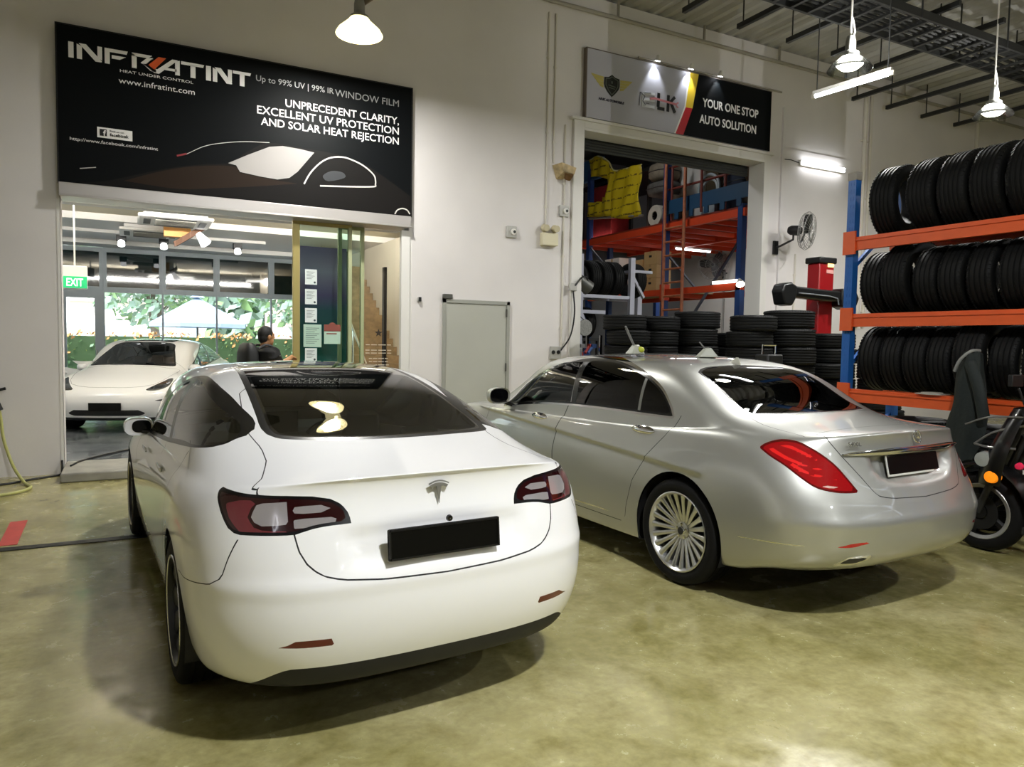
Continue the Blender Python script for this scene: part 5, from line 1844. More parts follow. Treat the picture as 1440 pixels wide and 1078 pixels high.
def leaf_cloud(name, label, cat, box, n, size, cols, seed, kind=None, group=None, shape='box', parent=None):
    rnd = random.Random(seed)
    g = G()
    (x0, y0, z0), (x1, y1, z1) = box
    c = Vector(((x0 + x1) / 2, (y0 + y1) / 2, (z0 + z1) / 2))
    h = Vector(((x1 - x0) / 2, (y1 - y0) / 2, (z1 - z0) / 2))
    for _ in range(n):
        while True:
            u = Vector((rnd.uniform(-1, 1), rnd.uniform(-1, 1), rnd.uniform(-1, 1)))
            if shape == 'box':
                break
            if .35 < u.length < 1:
                break
        p = c + Vector((u.x * h.x, u.y * h.y, u.z * h.z))
        a = Vector((rnd.gauss(0, 1), rnd.gauss(0, 1), rnd.gauss(0, 1))).normalized()
        b = a.orthogonal().normalized()
        d = a.cross(b)
        s = size * rnd.uniform(.6, 1.3)
        g.mi(rnd.randrange(len(cols)) if u.z < .75 else len(cols) - 1)
        g.add([p - b * s, p + d * s * .5, p + b * s, p - d * s * .5], [(0, 1, 2, 3)])
    o = g.build(name, cols, parent, smooth=0, recalc=False)
    if label:
        tag(o, label, cat, group, kind)
    return o


LG = mat('leaf_mid_green', '7f9f6c', .6)
LD = mat('leaf_dark_green', '6f906c', .6)
LY = mat('leaf_yellow_green', 'a9ae58', .6)
LO = mat('leaf_orange_tip', 'c98a50', .6)
LP = mat('leaf_grey_green', '93a99a', .6)
g = G()
g.box((-9, 21.7, -.1), (9, 22.4, 1.56))
core = g.build('hedge', mat('hedge_core', '38502f', .9))
tag(core, 'clipped green hedge with orange tips outside the street windows', 'hedge')
leaf_cloud('foliage', None, None, ((-9, 21.6, 0), (9, 22.5, 1.68)), 7000, .065, [LD, LG, LG, LY, LO], 3, parent=core)
for i, (x, y, h, r, lb) in enumerate(((-5.2, 31, 7.5, 2.7, 'grey-green street tree behind the glass door at far left'), (.8, 33, 8.0, 2.9, 'grey-green street tree behind the white parasol'), (6.7, 33, 8.5, 2.6, 'grey-green street tree left of the pink building'), (13.0, 34, 9.0, 3.2, 'grey-green street tree beside the pink building, farthest right'))):
    t = thing('street_tree', lb, 'tree', (x, y, 0), 0, 'trees across the street')
    g = G()
    g.tube([(0, 0, -.05), (.1, 0, 1.5), (-.05, .05, 3.0), (.1, 0, 4.6)], [.22, .17, .14, .06], 10)
    for k in range(6):
        a = k * 1.1
        g.tube([(0, 0, 2.2 + .3 * k), (.9 * math.cos(a), .9 * math.sin(a), 3.2 + .35 * k), (1.7 * math.cos(a), 1.7 * math.sin(a), 3.9 + .4 * k)], [.08, .05, .02], 6)
    g.build('trunk', mat('tree_bark', '6b6257', .9), t)
    leaf_cloud('crown', None, None, ((-r, -r, 1.9), (r, r, h)), 2600, .22, [LD, LP, LP, LG], 11 + i, shape='ball', parent=t)
tl_ = leaf_cloud('treeline', 'distant belt of pale grey-green trees beyond the street', 'trees', ((-30, 56, 0), (45, 62, 11)), 9000, .8, [LP, LP, LG], 77, kind='stuff')
# parasol
t = thing('parasol', 'pale blue-white parasol standing outside behind the street windows', 'parasol', (1.79, 24.0, -.02))
g = G()
N = 8
r1, z1_, z0_ = 1.42, 2.0, 2.80
rim = [(r1 * math.cos(2 * PI * k / N + .39), r1 * math.sin(2 * PI * k / N + .39), z1_) for k in range(N)]
rim2 = [(p[0] * 1.0, p[1] * 1.0, z1_ - .12) for p in rim]
g.add([(0, 0, z0_)] + rim + rim2, [(0, k + 1, (k + 1) % N + 1) for k in range(N)] + [(k + 1, k + 1 + N, (k + 1) % N + 1 + N, (k + 1) % N + 1) for k in range(N)])
g.build('canopy', mat('parasol_cloth', '8c9cb2', .8), t, smooth=0, recalc=False)
g = G()
g.lathe([(.0, z0_ + .12), (.22, z0_ - .02)], 12)
g.build('vent', mat('parasol_cloth', '8c9cb2', .8), t)
g = G()
g.cyl((0, 0, .05), (0, 0, z0_ + .1), .03, n=10)
g.cyl((0, 0, 0), (0, 0, .08), .28, n=20)
g.build('pole', mat('parasol_pole', '5a5a5a', .5), t)
# buildings, lamp post and a parked white van across the road
def building(label, x0, x1, y, h, wallm, roofm, nwin, nfl):
    t = thing('building', label, 'building', (0, 0, 0), 0, 'buildings across the street')
    g = G()
    g.box((x0, y, -.02), (x1, y + 6, h))
    g.build('wall', wallm, t, smooth=0)
    g = G()
    g.box((x0 - .2, y - .3, h), (x1 + .2, y + 6.2, h + .3))
    g.build('roof', roofm, t, smooth=0)
    for f in range(nfl):
        for k in range(nwin):
            g = G()
            xa = x0 + (x1 - x0) * (k + .2) / nwin
            xb = x0 + (x1 - x0) * (k + .8) / nwin
            g.box((xa, y - .05, .9 + 2.6 * f), (xb, y + .02, 2.1 + 2.6 * f))
            g.build('window', mat('far_window', '8fa0a8', .3), t, smooth=0)
    return t


building('pale pink building with red band across the street at right', 7.2, 17, 40, 4.6, mat('pale_pink_wall', 'd9b3ac', .8), mat('red_roof_band', 'b8584e', .7), 5, 1)
building('low cream building across the street behind the hedge', -7.5, 3.8, 46, 3.4, mat('cream_far_wall', 'd4cfc2', .8), mat('grey_far_roof', 'a8a49c', .8), 6, 1)
building('white block across the street at far left', -22, -9, 48, 5.2, mat('white_far_wall', 'dadcd8', .8), mat('grey_far_roof', 'a8a49c', .8), 6, 1)
t = thing('lamp_post', 'white lamp post outside the glass street door', 'lamp post', (-1.62, 24.5, -.02))
g = G()
g.cyl((0, 0, 0), (0, 0, 4.6), .07, .05, n=12)
g.build('post', M_WHITE, t)
g = G()
g.box((-.1, -.6, 4.55), (.1, .1, 4.65))
g.build('lamp_head', M_WHITE, t, bevel=.02)
t = thing('fence', 'white low railing fence beyond the hedge', 'fence', (0, 0, 0))
for x in np.arange(-9, 12, 1.5):
    g = G()
    g.box((x, 28, -.02), (x + .08, 28.08, 1.5))
    g.build('post', M_WHITE, t, smooth=0)
for z in (.6, 1.0, 1.4):
    g = G()
    g.box((-9, 28.02, z), (12, 28.06, z + .07))
    g.build('rail', M_WHITE, t, smooth=0)
# ------------------------------------------------------------------ lights of the garage
GLOW = mat('lamp_glow', 'ffffff', .3, emit='fffbe6', estr=28)


def pendant(label, x, y, z, top=6.9, power=None, group='high-bay lamps of the garage', cord='wire'):
    t = thing('pendant_lamp', label, 'lamp', (x, y, z), 0, group)
    g = G()
    g.cyl((0, 0, .36), (0, 0, top - z), .012 if cord == 'wire' else .022, n=8)
    if cord == 'wire':
        g.tube([(.03, 0, .34), (.07, 0, .44), (.04, 0, .55), (0, 0, .62)], .010, 6)
    g.build('cord', M_TRIM if cord == 'wire' else M_DARKSTEEL, t)
    g = G()
    g.lathe([(.001, .38), (.045, .37), (.06, .30), (.06, .20), (.10, .17), (.11, .12)], 24)
    g.build('housing', mat('lamp_housing', '8f8f8c', .45, .4), t)
    g = G()
    g.lathe([(.10, .15), (.13, .11), (.23, .02), (.26, -.03), (.255, -.035), (.22, .015), (.12, .10)], 32)
    g.build('shade', mat('lit_yellow_shade', 'fff2c8', .4, emit='fff0b4', estr=2.2) if cord == 'pole' else glass('lamp_shade_clear', (.85, .88, .9), rough=.15, ior=1.5), t)
    g = G()
    g.lathe([(.001, -.02), (.10, -.015), (.15, .03), (.155, .06), (.11, .12)], 28)
    g.build('lens', GLOW, t)
    ld = bpy.data.lights.new('pendant_light', 'AREA')
    ld.shape = 'DISK'
    ld.size = .27
    ld.energy = power or POWER_PENDANT
    ld.color = (1.0, .99, .955) if y > 3 else (.965, .98, 1.0)
    lo = bpy.data.objects.new('pendant_light', ld)
    COL.objects.link(lo)
    lo.parent = t
    lo.location = (0, 0, -.045)
    if cord == 'pole':
        return t
    lu = bpy.data.lights.new('pendant_uplight', 'POINT')
    lu.energy = min(power or POWER_PENDANT, POWER_PENDANT) * .36
    lu.shadow_soft_size = 0
    lu.color = (1.0, .985, .95)
    lq = bpy.data.objects.new('pendant_uplight', lu)
    COL.objects.link(lq)
    lq.parent = t
    lq.location = (.0, -.20, .22)
    return t


p1 = pendant('bright round lamp on a steel pole hanging before the black sign', 2.29, 8.15, 5.0, cord='pole')
g = G()
g.bar((.02, 0, .30), (.62, -.02, .82), .05)
g.bar((.62, -.02, .82), (.62, -.02, 1.9), .05)
g.build('bracket', mat('bracket_bronze', '6b6052', .5, .4), p1)
pd = thing('padlock', 'brass padlock hanging from the bracket by the round lamp', 'padlock', (2.79, 8.13, 5.52), .4)
g = G()
g.box((-.045, -.015, -.05), (.045, .015, .03))
g.build('body', mat('old_brass', '8a7350', .4, .7), pd, bevel=.012)
g = G()
g.tube(spline([(-.028, 0, .03), (-.028, 0, .08), (0, 0, .11), (.028, 0, .08), (.028, 0, .03)], 5), .008, 8)
g.build('shackle', M_CHROME, pd)
pendant('round pendant lamp on a white wire between the two-tone sign and the cable tray', 7.81, 6.14, 5.0)
pendant('round pendant lamp on a white wire over the tyre rack', 11.1, 6.28, 5.0)
for i, (x, y, pw) in enumerate(((2.0, .1, 2.2), (7.4, -1.2, 1.15), (11.5, .5, .6), (3.0, -6.0, .8))):
    pendant('round high-bay lamp hanging behind the viewpoint', x, y, 5.0, power=POWER_PENDANT * pw, group='high-bay lamps behind the viewpoint')


def tube_light(label, p, q, wires=True, power=None, emis=16, cat='light'):
    p, q = Vector(p), Vector(q)
    c = (p + q) / 2
    L_ = (q - p).length
    ang = math.atan2(q.y - p.y, q.x - p.x)
    t = thing('tube_light', label, 'light', c, ang)
    g = G()
    g.box((-L_ / 2, -.03, .02), (L_ / 2, .03, .07))
    for s in (-1, 1):
        g.box((s * L_ / 2 - .03, -.02, -.03), (s * L_ / 2 + .03, .02, .03))
    g.build('housing', M_WHITE, t, bevel=.006)
    g = G()
    g.cyl((-L_ / 2 + .03, 0, -.005), (L_ / 2 - .03, 0, -.005), .02, n=12)
    g.build('tube', mat('garage_tube_glow', 'ffffff', .3, emit='f4faff', estr=emis), t)
    if wires:
        for s in (-1, 1):
            g = G()
            g.cyl((s * (L_ / 2 - .05), 0, .07), (s * (L_ / 2 - .05), 0, 6.9 - c.z), .008, n=6)
            g.build('hanger', M_DARKSTEEL, t)
    ld = bpy.data.lights.new('tube_glow', 'AREA')
    ld.shape = 'RECTANGLE'
    ld.size, ld.size_y = L_ * .95, .05
    ld.energy = power or POWER_TUBE
    ld.color = (.95, .98, 1.0)
    lo = bpy.data.objects.new('tube_glow', ld)
    COL.objects.link(lo)
    lo.parent = t
    lo.location = (0, 0, -.04)
    return t


tube_light('bright white tube hanging under the deck near the round pendant lamp', (8.3, 7.08, 5.0), (8.41, 6.0, 5.0))
tw = thing('tube_light', 'short white tube fixed to the wall right of the shop sign', 'light', (11.55, WY - .06, 4.97))
g = G()
g.box((-.6, .0, -.05), (.6, .055, .05))
g.build('housing', M_WHITE, tw, bevel=.008)
g = G()
for z in (-.022, .022):
    g.cyl((-.58, -.02, z), (.58, -.02, z), .018, n=10)
g.build('tube', mat('wall_tube_soft', 'ffffff', .3, emit='f4faff', estr=6), tw)
g = G()
g.tube([(-.6, .03, 0), (-.8, .04, .03), (-1.0, .05, .02)], .008, 6)
g.build('lead', M_DARKSTEEL, tw)
ld = bpy.data.lights.new('wall_tube_glow', 'AREA')
ld.shape = 'RECTANGLE'
ld.size, ld.size_y = 1.1, .08
ld.energy = POWER_TUBE * .3
lo = bpy.data.objects.new('wall_tube_glow', ld)
COL.objects.link(lo)
lo.parent = tw
lo.location = (0, -.05, 0)
lo.rotation_euler = (PI / 2, 0, 0)

# cable tray and cross bars under the deck
tr = thing('cable_tray', 'dark cable tray hung across the garage under the deck', 'cable tray', (0, 0, 0))
g = G()
for y in (6.32, 6.98):
    g.box((6.6, y - .02, 6.0), (19.5, y + .02, 6.11))
g.build('side_rail', M_DARKSTEEL, tr, smooth=0)
g = G()
for x in np.arange(6.7, 19.5, .32):
    g.box((x, 6.34, 6.0), (x + .05, 6.96, 6.03))
g.build('rung', M_DARKSTEEL, tr, smooth=0)
g = G()
for i, y in enumerate((6.42, 6.50, 6.58, 6.68, 6.78, 6.88)):
    g.tube(spline([(x, y + .03 * math.sin(x * 1.3 + i), 6.06 + .012 * math.sin(x * 2 + i)) for x in np.arange(6.6, 19.5, 1.2)], 3), .026, 6)
g.build('cable', mat('dark_cable_sheath', '1d1e1f', .6), tr)
g = G()
for x in (7.4, 9.4, 11.4, 13.4, 15.4, 17.4):
    for y in (6.30, 7.0):
        g.cyl((x, y, 6.0), (x, y, 6.93), .012, n=6)
g.build('hanger_rod', M_DARKSTEEL, tr)
g = G()
g.box((6.9, 6.2, 6.28), (9.4, 7.0, 6.62))
g.cyl((6.9, 6.6, 6.45), (8.2, 6.6, 6.45), .2, n=14)
tag(g.build('ceiling_duct', mat('dark_duct', '353a3a', .6), bevel=.02), 'dark duct box above the near end of the cable tray', 'duct')
br_lab = ('dark steel bar under the deck, nearest the two signs', 'dark steel bar under the deck, second from the signs', 'dark steel bar under the deck, third from the signs', 'dark steel bar under the deck, fourth from the signs', 'dark steel bar under the deck, fifth from the signs', 'dark steel bar under the deck, sixth from the signs', 'dark steel bar under the deck, seventh from the signs', 'dark steel bar under the deck, eighth from the signs', 'dark steel bar under the deck, ninth and last from the signs')
for i, x in enumerate((6.98, 8.02, 9.04, 10.06, 11.12, 12.2, 13.2, 14.3, 15.4)):
    y1_ = 8.25 if i < 5 else 9.5
    b = thing('ceiling_bar', br_lab[i], 'bar', (x, 0, 6.3), 0, 'steel cross bars under the deck')
    g = G()
    g.box((-.03, 6.2, -.035), (.03, y1_, .035))
    g.build('channel', M_DARKSTEEL, b, smooth=0)
    for y in (7.15, y1_ - .1):
        g = G()
        g.cyl((0, y, .03), (0, y, .63), .011, n=6)
        g.build('rod', M_DARKSTEEL, b)

# ------------------------------------------------------------------ things on the white wall
d = thing('door_2', '', '')
for k in ('label', 'category'):
    if k in d:
        del d[k]
d['kind'] = 'structure'
g = G()
g.box((3.92, WY - .03, 0), (3.97, WY, 2.18))
g.box((4.94, WY - .03, 0), (4.99, WY, 2.18))
g.box((3.92, WY - .03, 2.13), (4.99, WY, 2.18))
g.build('frame', mat('door_frame_grey', '9d9e96', .5), d, smooth=0)
g = G()
g.box((3.975, WY - .018, .02), (4.935, WY - .002, 2.125))
g.build('leaf', mat('door_grey_green', 'b4b5ac', .5, noise=.04, nscale=2), d, smooth=0)
g = G()
for z in (.3, 1.15, 1.95):
    g.cyl((4.935, WY - .03, z), (4.935, WY - .03, z + .12), .012, n=8)
g.build('hinge', mat('hinge_dark', '5a5a55', .5, .5), d)
g = G()
g.box((3.92, WY - .05, 2.185), (4.06, WY, 2.25))
g.build('closer', mat('hinge_dark', '5a5a55', .5, .5), d, bevel=.006)
wb = thing('emergency_light', 'cream twin-head emergency light on the wall left of the storage opening', 'light', (5.63, WY, 3.15))
g = G()
g.box((-.14, -.09, -.10), (.14, 0, .09))
g.build('case', mat('cream_plastic', 'd9d2b4', .5), wb, bevel=.012)
for s in (-1, 1):
    g = G()
    g.cyl((s * .09, -.05, .16), (s * .09, -.13, .15), .062, .05, n=18)
    g.bar((s * .09, -.05, .08), (s * .09, -.05, .13), .03)
    g.build('lamp_head', mat('cream_head', 'c4bb9c', .4), wb)
hb = thing('wall_siren', 'rusty cream horn box on the wall beside the storage opening', 'siren', (5.86, WY, 4.17), 0)
g = G()
g.add([(-.17, 0, .10), (.13, 0, .06), (.13, 0, -.08), (-.10, 0, -.10), (-.10, -.16, .12), (.16, -.16, .07), (.14, -.14, -.02), (-.05, -.14, .0)], [(0, 1, 2, 3), (0, 4, 5, 1), (4, 7, 6, 5), (0, 3, 7, 4), (1, 5, 6, 2), (3, 2, 6, 7)])
g.build('case', mat('rust_cream', 'c2ad84', .6, noise=.5, nscale=9), hb, smooth=0)
g = G()
g.cyl((.05, -.13, -.03), (.05, -.08, -.10), .07, .05, n=16)
g.build('horn', mat('rust_brown', '6e4d22', .6, noise=.3), hb)
def socket(label, x, z, s, dot, cat='socket', name='wall_socket'):
    t = thing(name, label, cat, (x, WY, z))
    g = G()
    g.box((-s, -.035, -s), (s, 0, s))
    g.build('plate', mat('socket_grey', 'b3b2ad', .5), t, bevel=.01)
    g = G()
    if dot == 1:
        g.cyl((.02, -.035, .0), (.02, -.06, .0), .045, n=18)
        g.build('bezel', mat('socket_pale', 'dcdad4', .5), t)
        g = G()
        g.cyl((.03, -.06, .0), (.03, -.064, .0), .022, n=14)
    elif dot == 2:
        for a in (-.05, .04):
            g.cyl((a, -.035, .01), (a, -.045, .01), .03, n=14)
    else:
        g.box((-.02, -.042, -.03), (.02, -.034, .03))
    g.build('fitting', M_DARKSTEEL, t)
    return t


socket('square grey isolator with a black dot on the bare wall above the grey door', 5.0, 3.21, .085, 1)
socket('small grey junction box on the wall close to the storage opening', 5.90, 3.60, .085, 1, 'junction box', 'junction_box')
socket('grey twin socket low on the wall above the silver car bonnet', 5.80, 1.43, .10, 2)
socket('tiny grey switch on the wall between the showroom opening and the grey door', 3.57, 2.16, .03, 0, 'switch', 'wall_switch')
for i, (x, z0, z1, r, lb) in enumerate(((5.58, 3.32, 6.5, .014, 'thin white conduit down to the emergency light'), (5.70, 4.3, 6.5, .014, 'thin white conduit down to the rusty horn box'), (5.90, 1.5, 4.9, .016, 'white conduit beside the storage opening frame, down to the low socket'), (12.72, 2.0, 6.5, .04, 'thick cream pipe down the wall behind the tyre rack'), (12.90, 2.0, 6.5, .03, 'second cream pipe close beside the thick one'), (16.4, 3.4, 6.5, .04, 'grey pipe down the far right end of the white wall'), (10.95, 1.5, 3.3, .02, 'white conduit below the wall fan'))):
    g = G()
    g.cyl((x, WY - r, z0), (x, WY - r, z1), r, n=10)
    for z in np.arange(z0 + .3, z1, 1.1):
        g.box((x - r * 1.8, WY - r * 1.2, z), (x + r * 1.8, WY - .001, z + .03))
    tag(g.build('wall_conduit', mat('conduit_white', 'd4cfc4', .5)), lb, 'conduit')
cb = thing('plug_box', 'grey plug box with a drooping black cable on the storage opening frame', 'plug', (6.06, WY - .05, 2.45))
g = G()
g.box((-.07, -.05, -.06), (.06, 0, .06))
g.build('case', mat('socket_grey', 'b3b2ad', .5), cb, bevel=.01)
g = G()
g.tube(spline([(.02, -.05, .02), (.10, -.09, .14), (.2, -.08, .16), (.26, -.03, .12)], 6), .014, 8)
g.tube(spline([(.0, -.03, -.06), (.02, -.05, -.4), (-.04, -.04, -.75), (-.2, -.03, -.98)], 8), .012, 8)
g.build('cable', M_BLACK, cb)

# hose and cable at the left foot of the wall
hs = thing('hose', 'yellow-green hose coiling from the wall onto the floor at far left', 'hose', (0, 0, 0))
g = G()
g.tube(spline([(-1.30, WY - .06, .92), (-1.27, WY - .06, .65), (-1.24, WY - .10, .42), (-1.15, WY - .2, .15), (-1.02, 9.1, .025), (-.93, 8.80, .02), (-1.02, 8.56, .02), (-1.25, 8.45, .02), (-1.7, 8.5, .02), (-2.2, 8.9, .02)], 10), .016, 10)
g.build('pipe', mat('hose_yellow_green', 'b3b36c', .45), hs)
g = G()
g.cyl((-1.34, WY - .06, .93), (-1.27, WY - .07, .75), .03, n=12)
g.bar((-1.38, WY - .06, .94), (-1.22, WY - .06, .99), .03)
g.build('tap', M_BLACK, hs)
g = G()
g.tube(spline([(-3.0, 9.4, .012), (-2.0, 9.2, .012), (-1.3, 9.1, .012), (-.94, 9.35, .012), (-.73, 9.52, .012), (-.705, 9.56, .06), (-.71, 9.61, .16)], 8), .012, 8)
tag(g.build('floor_cable', M_BLACK), 'black cable along the foot of the left wall', 'cable')


# wall fans
def wall_fan(label, loc, axis, R=.32, plate=None):
    t = thing('wall_fan', label, 'fan', loc)
    a = Vector(axis).normalized()
    rot = Vector((0, 0, 1)).rotation_difference(a).to_matrix().to_4x4()
    wire = mat('fan_wire', '8f8f8d', .4, .5)
    dark = mat('fan_black', '1a1a1b', .45)
    g = G()
    g.M = rot
    for zz, rr in ((0, R), (.05, R * .9), (-.05, R * .92), (.085, R * .45), (-.09, R * .5)):
        g.tube([(rr * math.cos(k), rr * math.sin(k), zz) for k in np.linspace(0, 2 * PI, 40, endpoint=False)], .005, 5, closed=True)
    for k in range(28):
        c, s = math.cos(2 * PI * k / 28), math.sin(2 * PI * k / 28)
        g.tube([(.04 * c, .04 * s, .10), (R * .45 * c, R * .45 * s, .085), (R * .9 * c, R * .9 * s, .05), (R * c, R * s, 0), (R * .92 * c, R * .92 * s, -.05), (R * .5 * c, R * .5 * s, -.09), (.08 * c, .08 * s, -.11)], .003, 4)
    g.build('cage', wire, t)
    g = G()
    g.M = rot
    for k in range(3):
        q = Matrix.Rotation(2 * PI * k / 3, 4, 'Z')
        rows = []
        for i in range(6):
            r = .04 + (R * .86 - .04) * i / 5
            w = .05 + .07 * math.sin(PI * min(i / 5 * .8 + .1, 1))
            rows.append([tuple(q @ Vector((r, -w, .035))), tuple(q @ Vector((r, 0, .0))), tuple(q @ Vector((r, w, -.035)))])
        g.grid(rows)
    g.lathe([(.001, .05), (.045, .04), (.05, -.04), (.001, -.05)], 16)
    g.build('blade', dark, t)
    g = G()
    g.M = rot
    g.lathe([(.001, -.34), (.06, -.33), (.085, -.28), (.09, -.15), (.06, -.10), (.001, -.10)], 20)
    g.build('motor', dark, t)
    g = G()
    m0 = rot @ Vector((0, 0, -.24))
    pl_ = Vector(plate)
    g.tube([m0, m0 + Vector((0, 0, -.16)), pl_ + Vector((0, -.12, .02)), pl_], .02, 10)
    g.box((pl_.x - .05, pl_.y - .02, pl_.z - .12), (pl_.x + .05, pl_.y + .02, pl_.z + .12))
    g.build('bracket', dark, t)
    return t


wall_fan('black wall fan in a wire cage on the white wall right of the storage opening', (10.55, 9.02, 3.62), (.35, -.9, -.12), .33, (-.13, WY - 9.02 - .03, -.24))
# wheel alignment machine: red column, long black camera beam
wa = thing('wheel_aligner', 'wheel aligner with red column and long black camera beam behind the silver car', 'machine', (0, 0, 0))
red = mat('machine_red', '8f1016', .35, coat=.4)
g = G()
g.box((9.98, 8.25, .08), (10.33, 8.50, 2.96))
g.build('column', red, wa, bevel=.02)
g = G()
g.box((9.95, 8.22, 2.96), (10.36, 8.53, 3.06))
g.build('column_cap', M_BLACK, wa, bevel=.02)
g = G()
g.box((10.16, 8.235, 2.90), (10.30, 8.25, 2.965))
g.build('badge_light', mat('aligner_lamp', 'f4d49a', .4, emit='ffcf80', estr=1.2), wa, bevel=.01)
g = G()
g.box((10.14, 8.24, 2.80), (10.30, 8.252, 2.86))
g.build('label_plate', mat('red_pale_label', 'd89a92', .5), wa, smooth=0)
g = G()
g.box((9.7, 8.0, 0), (10.6, 8.8, .08))
g.build('base', M_BLACK, wa, bevel=.01)
g = G()
g.prism([(9.05, 2.56), (9.25, 2.54), (10.0, 2.51), (10.62, 2.50), (10.62, 2.36), (10.0, 2.33), (9.28, 2.36), (9.1, 2.36)], -.16, 'xz', 8.24)
g.build('beam', mat('beam_black', '121314', .35), wa, bevel=.03, seg=3)
g = G()
g.prism([(8.92, 2.45), (8.97, 2.56), (9.12, 2.59), (9.26, 2.53), (9.22, 2.32), (9.15, 2.22), (8.98, 2.24)], -.24, 'xz', 8.28)
g.build('camera_pod', mat('beam_black', '121314', .35), wa, bevel=.03, seg=3)
g = G()
g.prism([(10.30, 2.55), (10.62, 2.54), (10.72, 2.40), (10.66, 2.27), (10.45, 2.21), (10.30, 2.26)], -.24, 'xz', 8.28)
g.build('camera_pod', mat('beam_black', '121314', .35), wa, bevel=.03, seg=3)
g = G()
g.tube([(9.3, 8.06, 2.43), (10.0, 8.06, 2.41), (10.2, 8.06, 2.38), (10.23, 8.06, 2.28)], .012, 6)
g.build('trim_line', mat('beam_grey_line', '6f7478', .4), wa)
g = G()
g.box((10.40, 8.035, 2.42), (10.62, 8.045, 2.53))
lb_ = g.build('label', mat('paper_pale', 'dfe9e8', .6), wa, bevel=.01)


# ------------------------------------------------------------------ tyres
def tyre_mesh(R, w, r_in, grooves=4, n=56, blocks=True):
    g = G()
    h = w / 2
    prof = [(r_in, -h * .72), (r_in + .02, -h * .86), ((R + r_in) / 2, -h * 1.0), (R * .94, -h * .93), (R * .985, -h * .80)]
    ts = np.linspace(-.6, .6, grooves)
    for t in ts:
        prof += [(R, h * (t - .09)), (R - .009, h * (t - .05)), (R - .009, h * (t + .05)), (R, h * (t + .09))]
    prof += [(R * .985, h * .80), (R * .94, h * .93), ((R + r_in) / 2, h * 1.0), (r_in + .02, h * .86), (r_in, h * .72), (r_in - .005, 0)]
    g.lathe(prof, n, 'z', closed=True)
    if blocks:
        for k in range(n * 1):
            a = 2 * PI * (k + .5) / n
            for s in (-1, 1):
                c, sn = math.cos(a), math.sin(a)
                g.bar((R * .999 * c, R * .999 * sn, s * h * .70), (R * .965 * c, R * .965 * sn, s * h * .90), .012, .008)
    o = g.build('tyre', M_RUBBER2, None, smooth=40)
    return o


M_RUBBER2 = mat('new_tyre_rubber', '0b0c0c', .62, bump=.12, bscale=70, spec=.25)
T_STD = tyre_mesh(.325, .225, .205)
T_BIG = tyre_mesh(.36, .265, .215, 5)
T_SML = tyre_mesh(.29, .195, .19, 3)
protos = {'std': T_STD, 'big': T_BIG, 'sml': T_SML}
used = {}


def place_tyre(kind, loc, rot, label, group, scale=1.0):
    p = protos[kind]
    if kind in used:
        o = p.copy()
        COL.objects.link(o)
    else:
        o = p
        used[kind] = 1
    o.location = loc
    o.rotation_euler = rot
    o.scale = (scale,) * 3
    for k in ('label', 'category', 'group'):
        if k in o:
            del o[k]
    return tag(o, label, 'tyre', group)


ORD = 'first second third fourth fifth sixth seventh eighth ninth tenth eleventh twelfth'.split()
# blue and orange tyre rack beside the silver car
RX = 6.5
rk = thing('tyre_rack', 'blue and orange steel rack full of standing tyres beside the silver car', 'rack', (0, 0, 0))
blue = mat('rack_blue', '1f63b4', .4, noise=.08)
orange = mat('rack_orange', 'e4602c', .42, noise=.06)
for (x, y) in ((RX, 5.02), (RX + .75, 5.02), (RX, 1.2), (RX + .75, 1.2)):
    g = G()
    g.box((x - .0, y - .045, 0), (x + .08, y + .045, 3.28))
    for z in np.arange(.15, 3.25, .075):
        g.box((x - .003, y - .025, z), (x + .001, y - .008, z + .035))
        g.box((x - .003, y + .008, z), (x + .001, y + .025, z + .035))
    g.mi(1)
    g.box((x - .004, y - .05, 3.28), (x + .084, y + .05, 3.36))
    g.build('upright', [blue, mat('upright_cap', '9a958c', .5)], rk, smooth=0)
for z in (1.04, 1.80, 2.57):
    for x in (RX - .02, RX + .72):
        g = G()
        g.box((x, 1.2, z), (x + .05, 5.02, z + .13))
        g.box((x - .012, 1.2, z + .09), (x + .05, 5.02, z + .105))
        g.box((x - .02, 4.93, z - .04), (x + .0, 5.07, z + .19))
        g.build('beam', orange, rk, smooth=0)
g = G()
for z in (.3, 1.4, 2.4):
    g.bar((RX + .06, 5.02, z), (RX + .78, 5.02, z + .6), .035)
g.build('brace', blue, rk)
ys = [(2.70 + .355, [(4.74, 'big', .10), (4.33, 'big', 0), (4.03, 'big', 0), (3.74, 'big', 0), (3.44, 'big', .02), (3.15, 'big', 0), (2.86, 'big', 0), (2.57, 'big', 0)], 'top'),
      (1.93 + .33, [(4.83, 'std', .05), (4.55, 'big', 0), (4.26, 'std', 0), (4.02, 'std', 0), (3.76, 'std', 0), (3.50, 'std', .04), (3.24, 'big', 0), (2.96, 'big', 0), (2.70, 'std', 0)], 'middle'),
      (1.17 + .315, [(4.83, 'std', .08), (4.57, 'std', 0), (4.33, 'std', 0), (4.09, 'std', 0), (3.82, 'big', .03), (3.53, 'std', 0), (3.27, 'std', 0), (3.02, 'std', 0), (2.77, 'std', 0)], 'bottom')]
for zc, row, nm in ys:
    for i, (y, kd, tw_) in enumerate(row):
        R = {'std': .325, 'big': .36}[kd]
        base = {'top': 2.70, 'middle': 1.93, 'bottom': 1.17}[nm]
        place_tyre(kd, (RX + .36, y, base + R - .012), (PI / 2, i * .7, tw_), 'tyre on the %s shelf of the blue rack, %s from its blue post' % (nm, ORD[i]), 'tyres on the %s shelf of the rack' % nm)
g = G()
g.box((RX - .05, 3.98, 1.172), (RX + .10, 4.22, 1.18))
g.cyl((RX + .02, 4.1, 1.172), (RX + .02, 4.1, 1.19), .09, n=20)
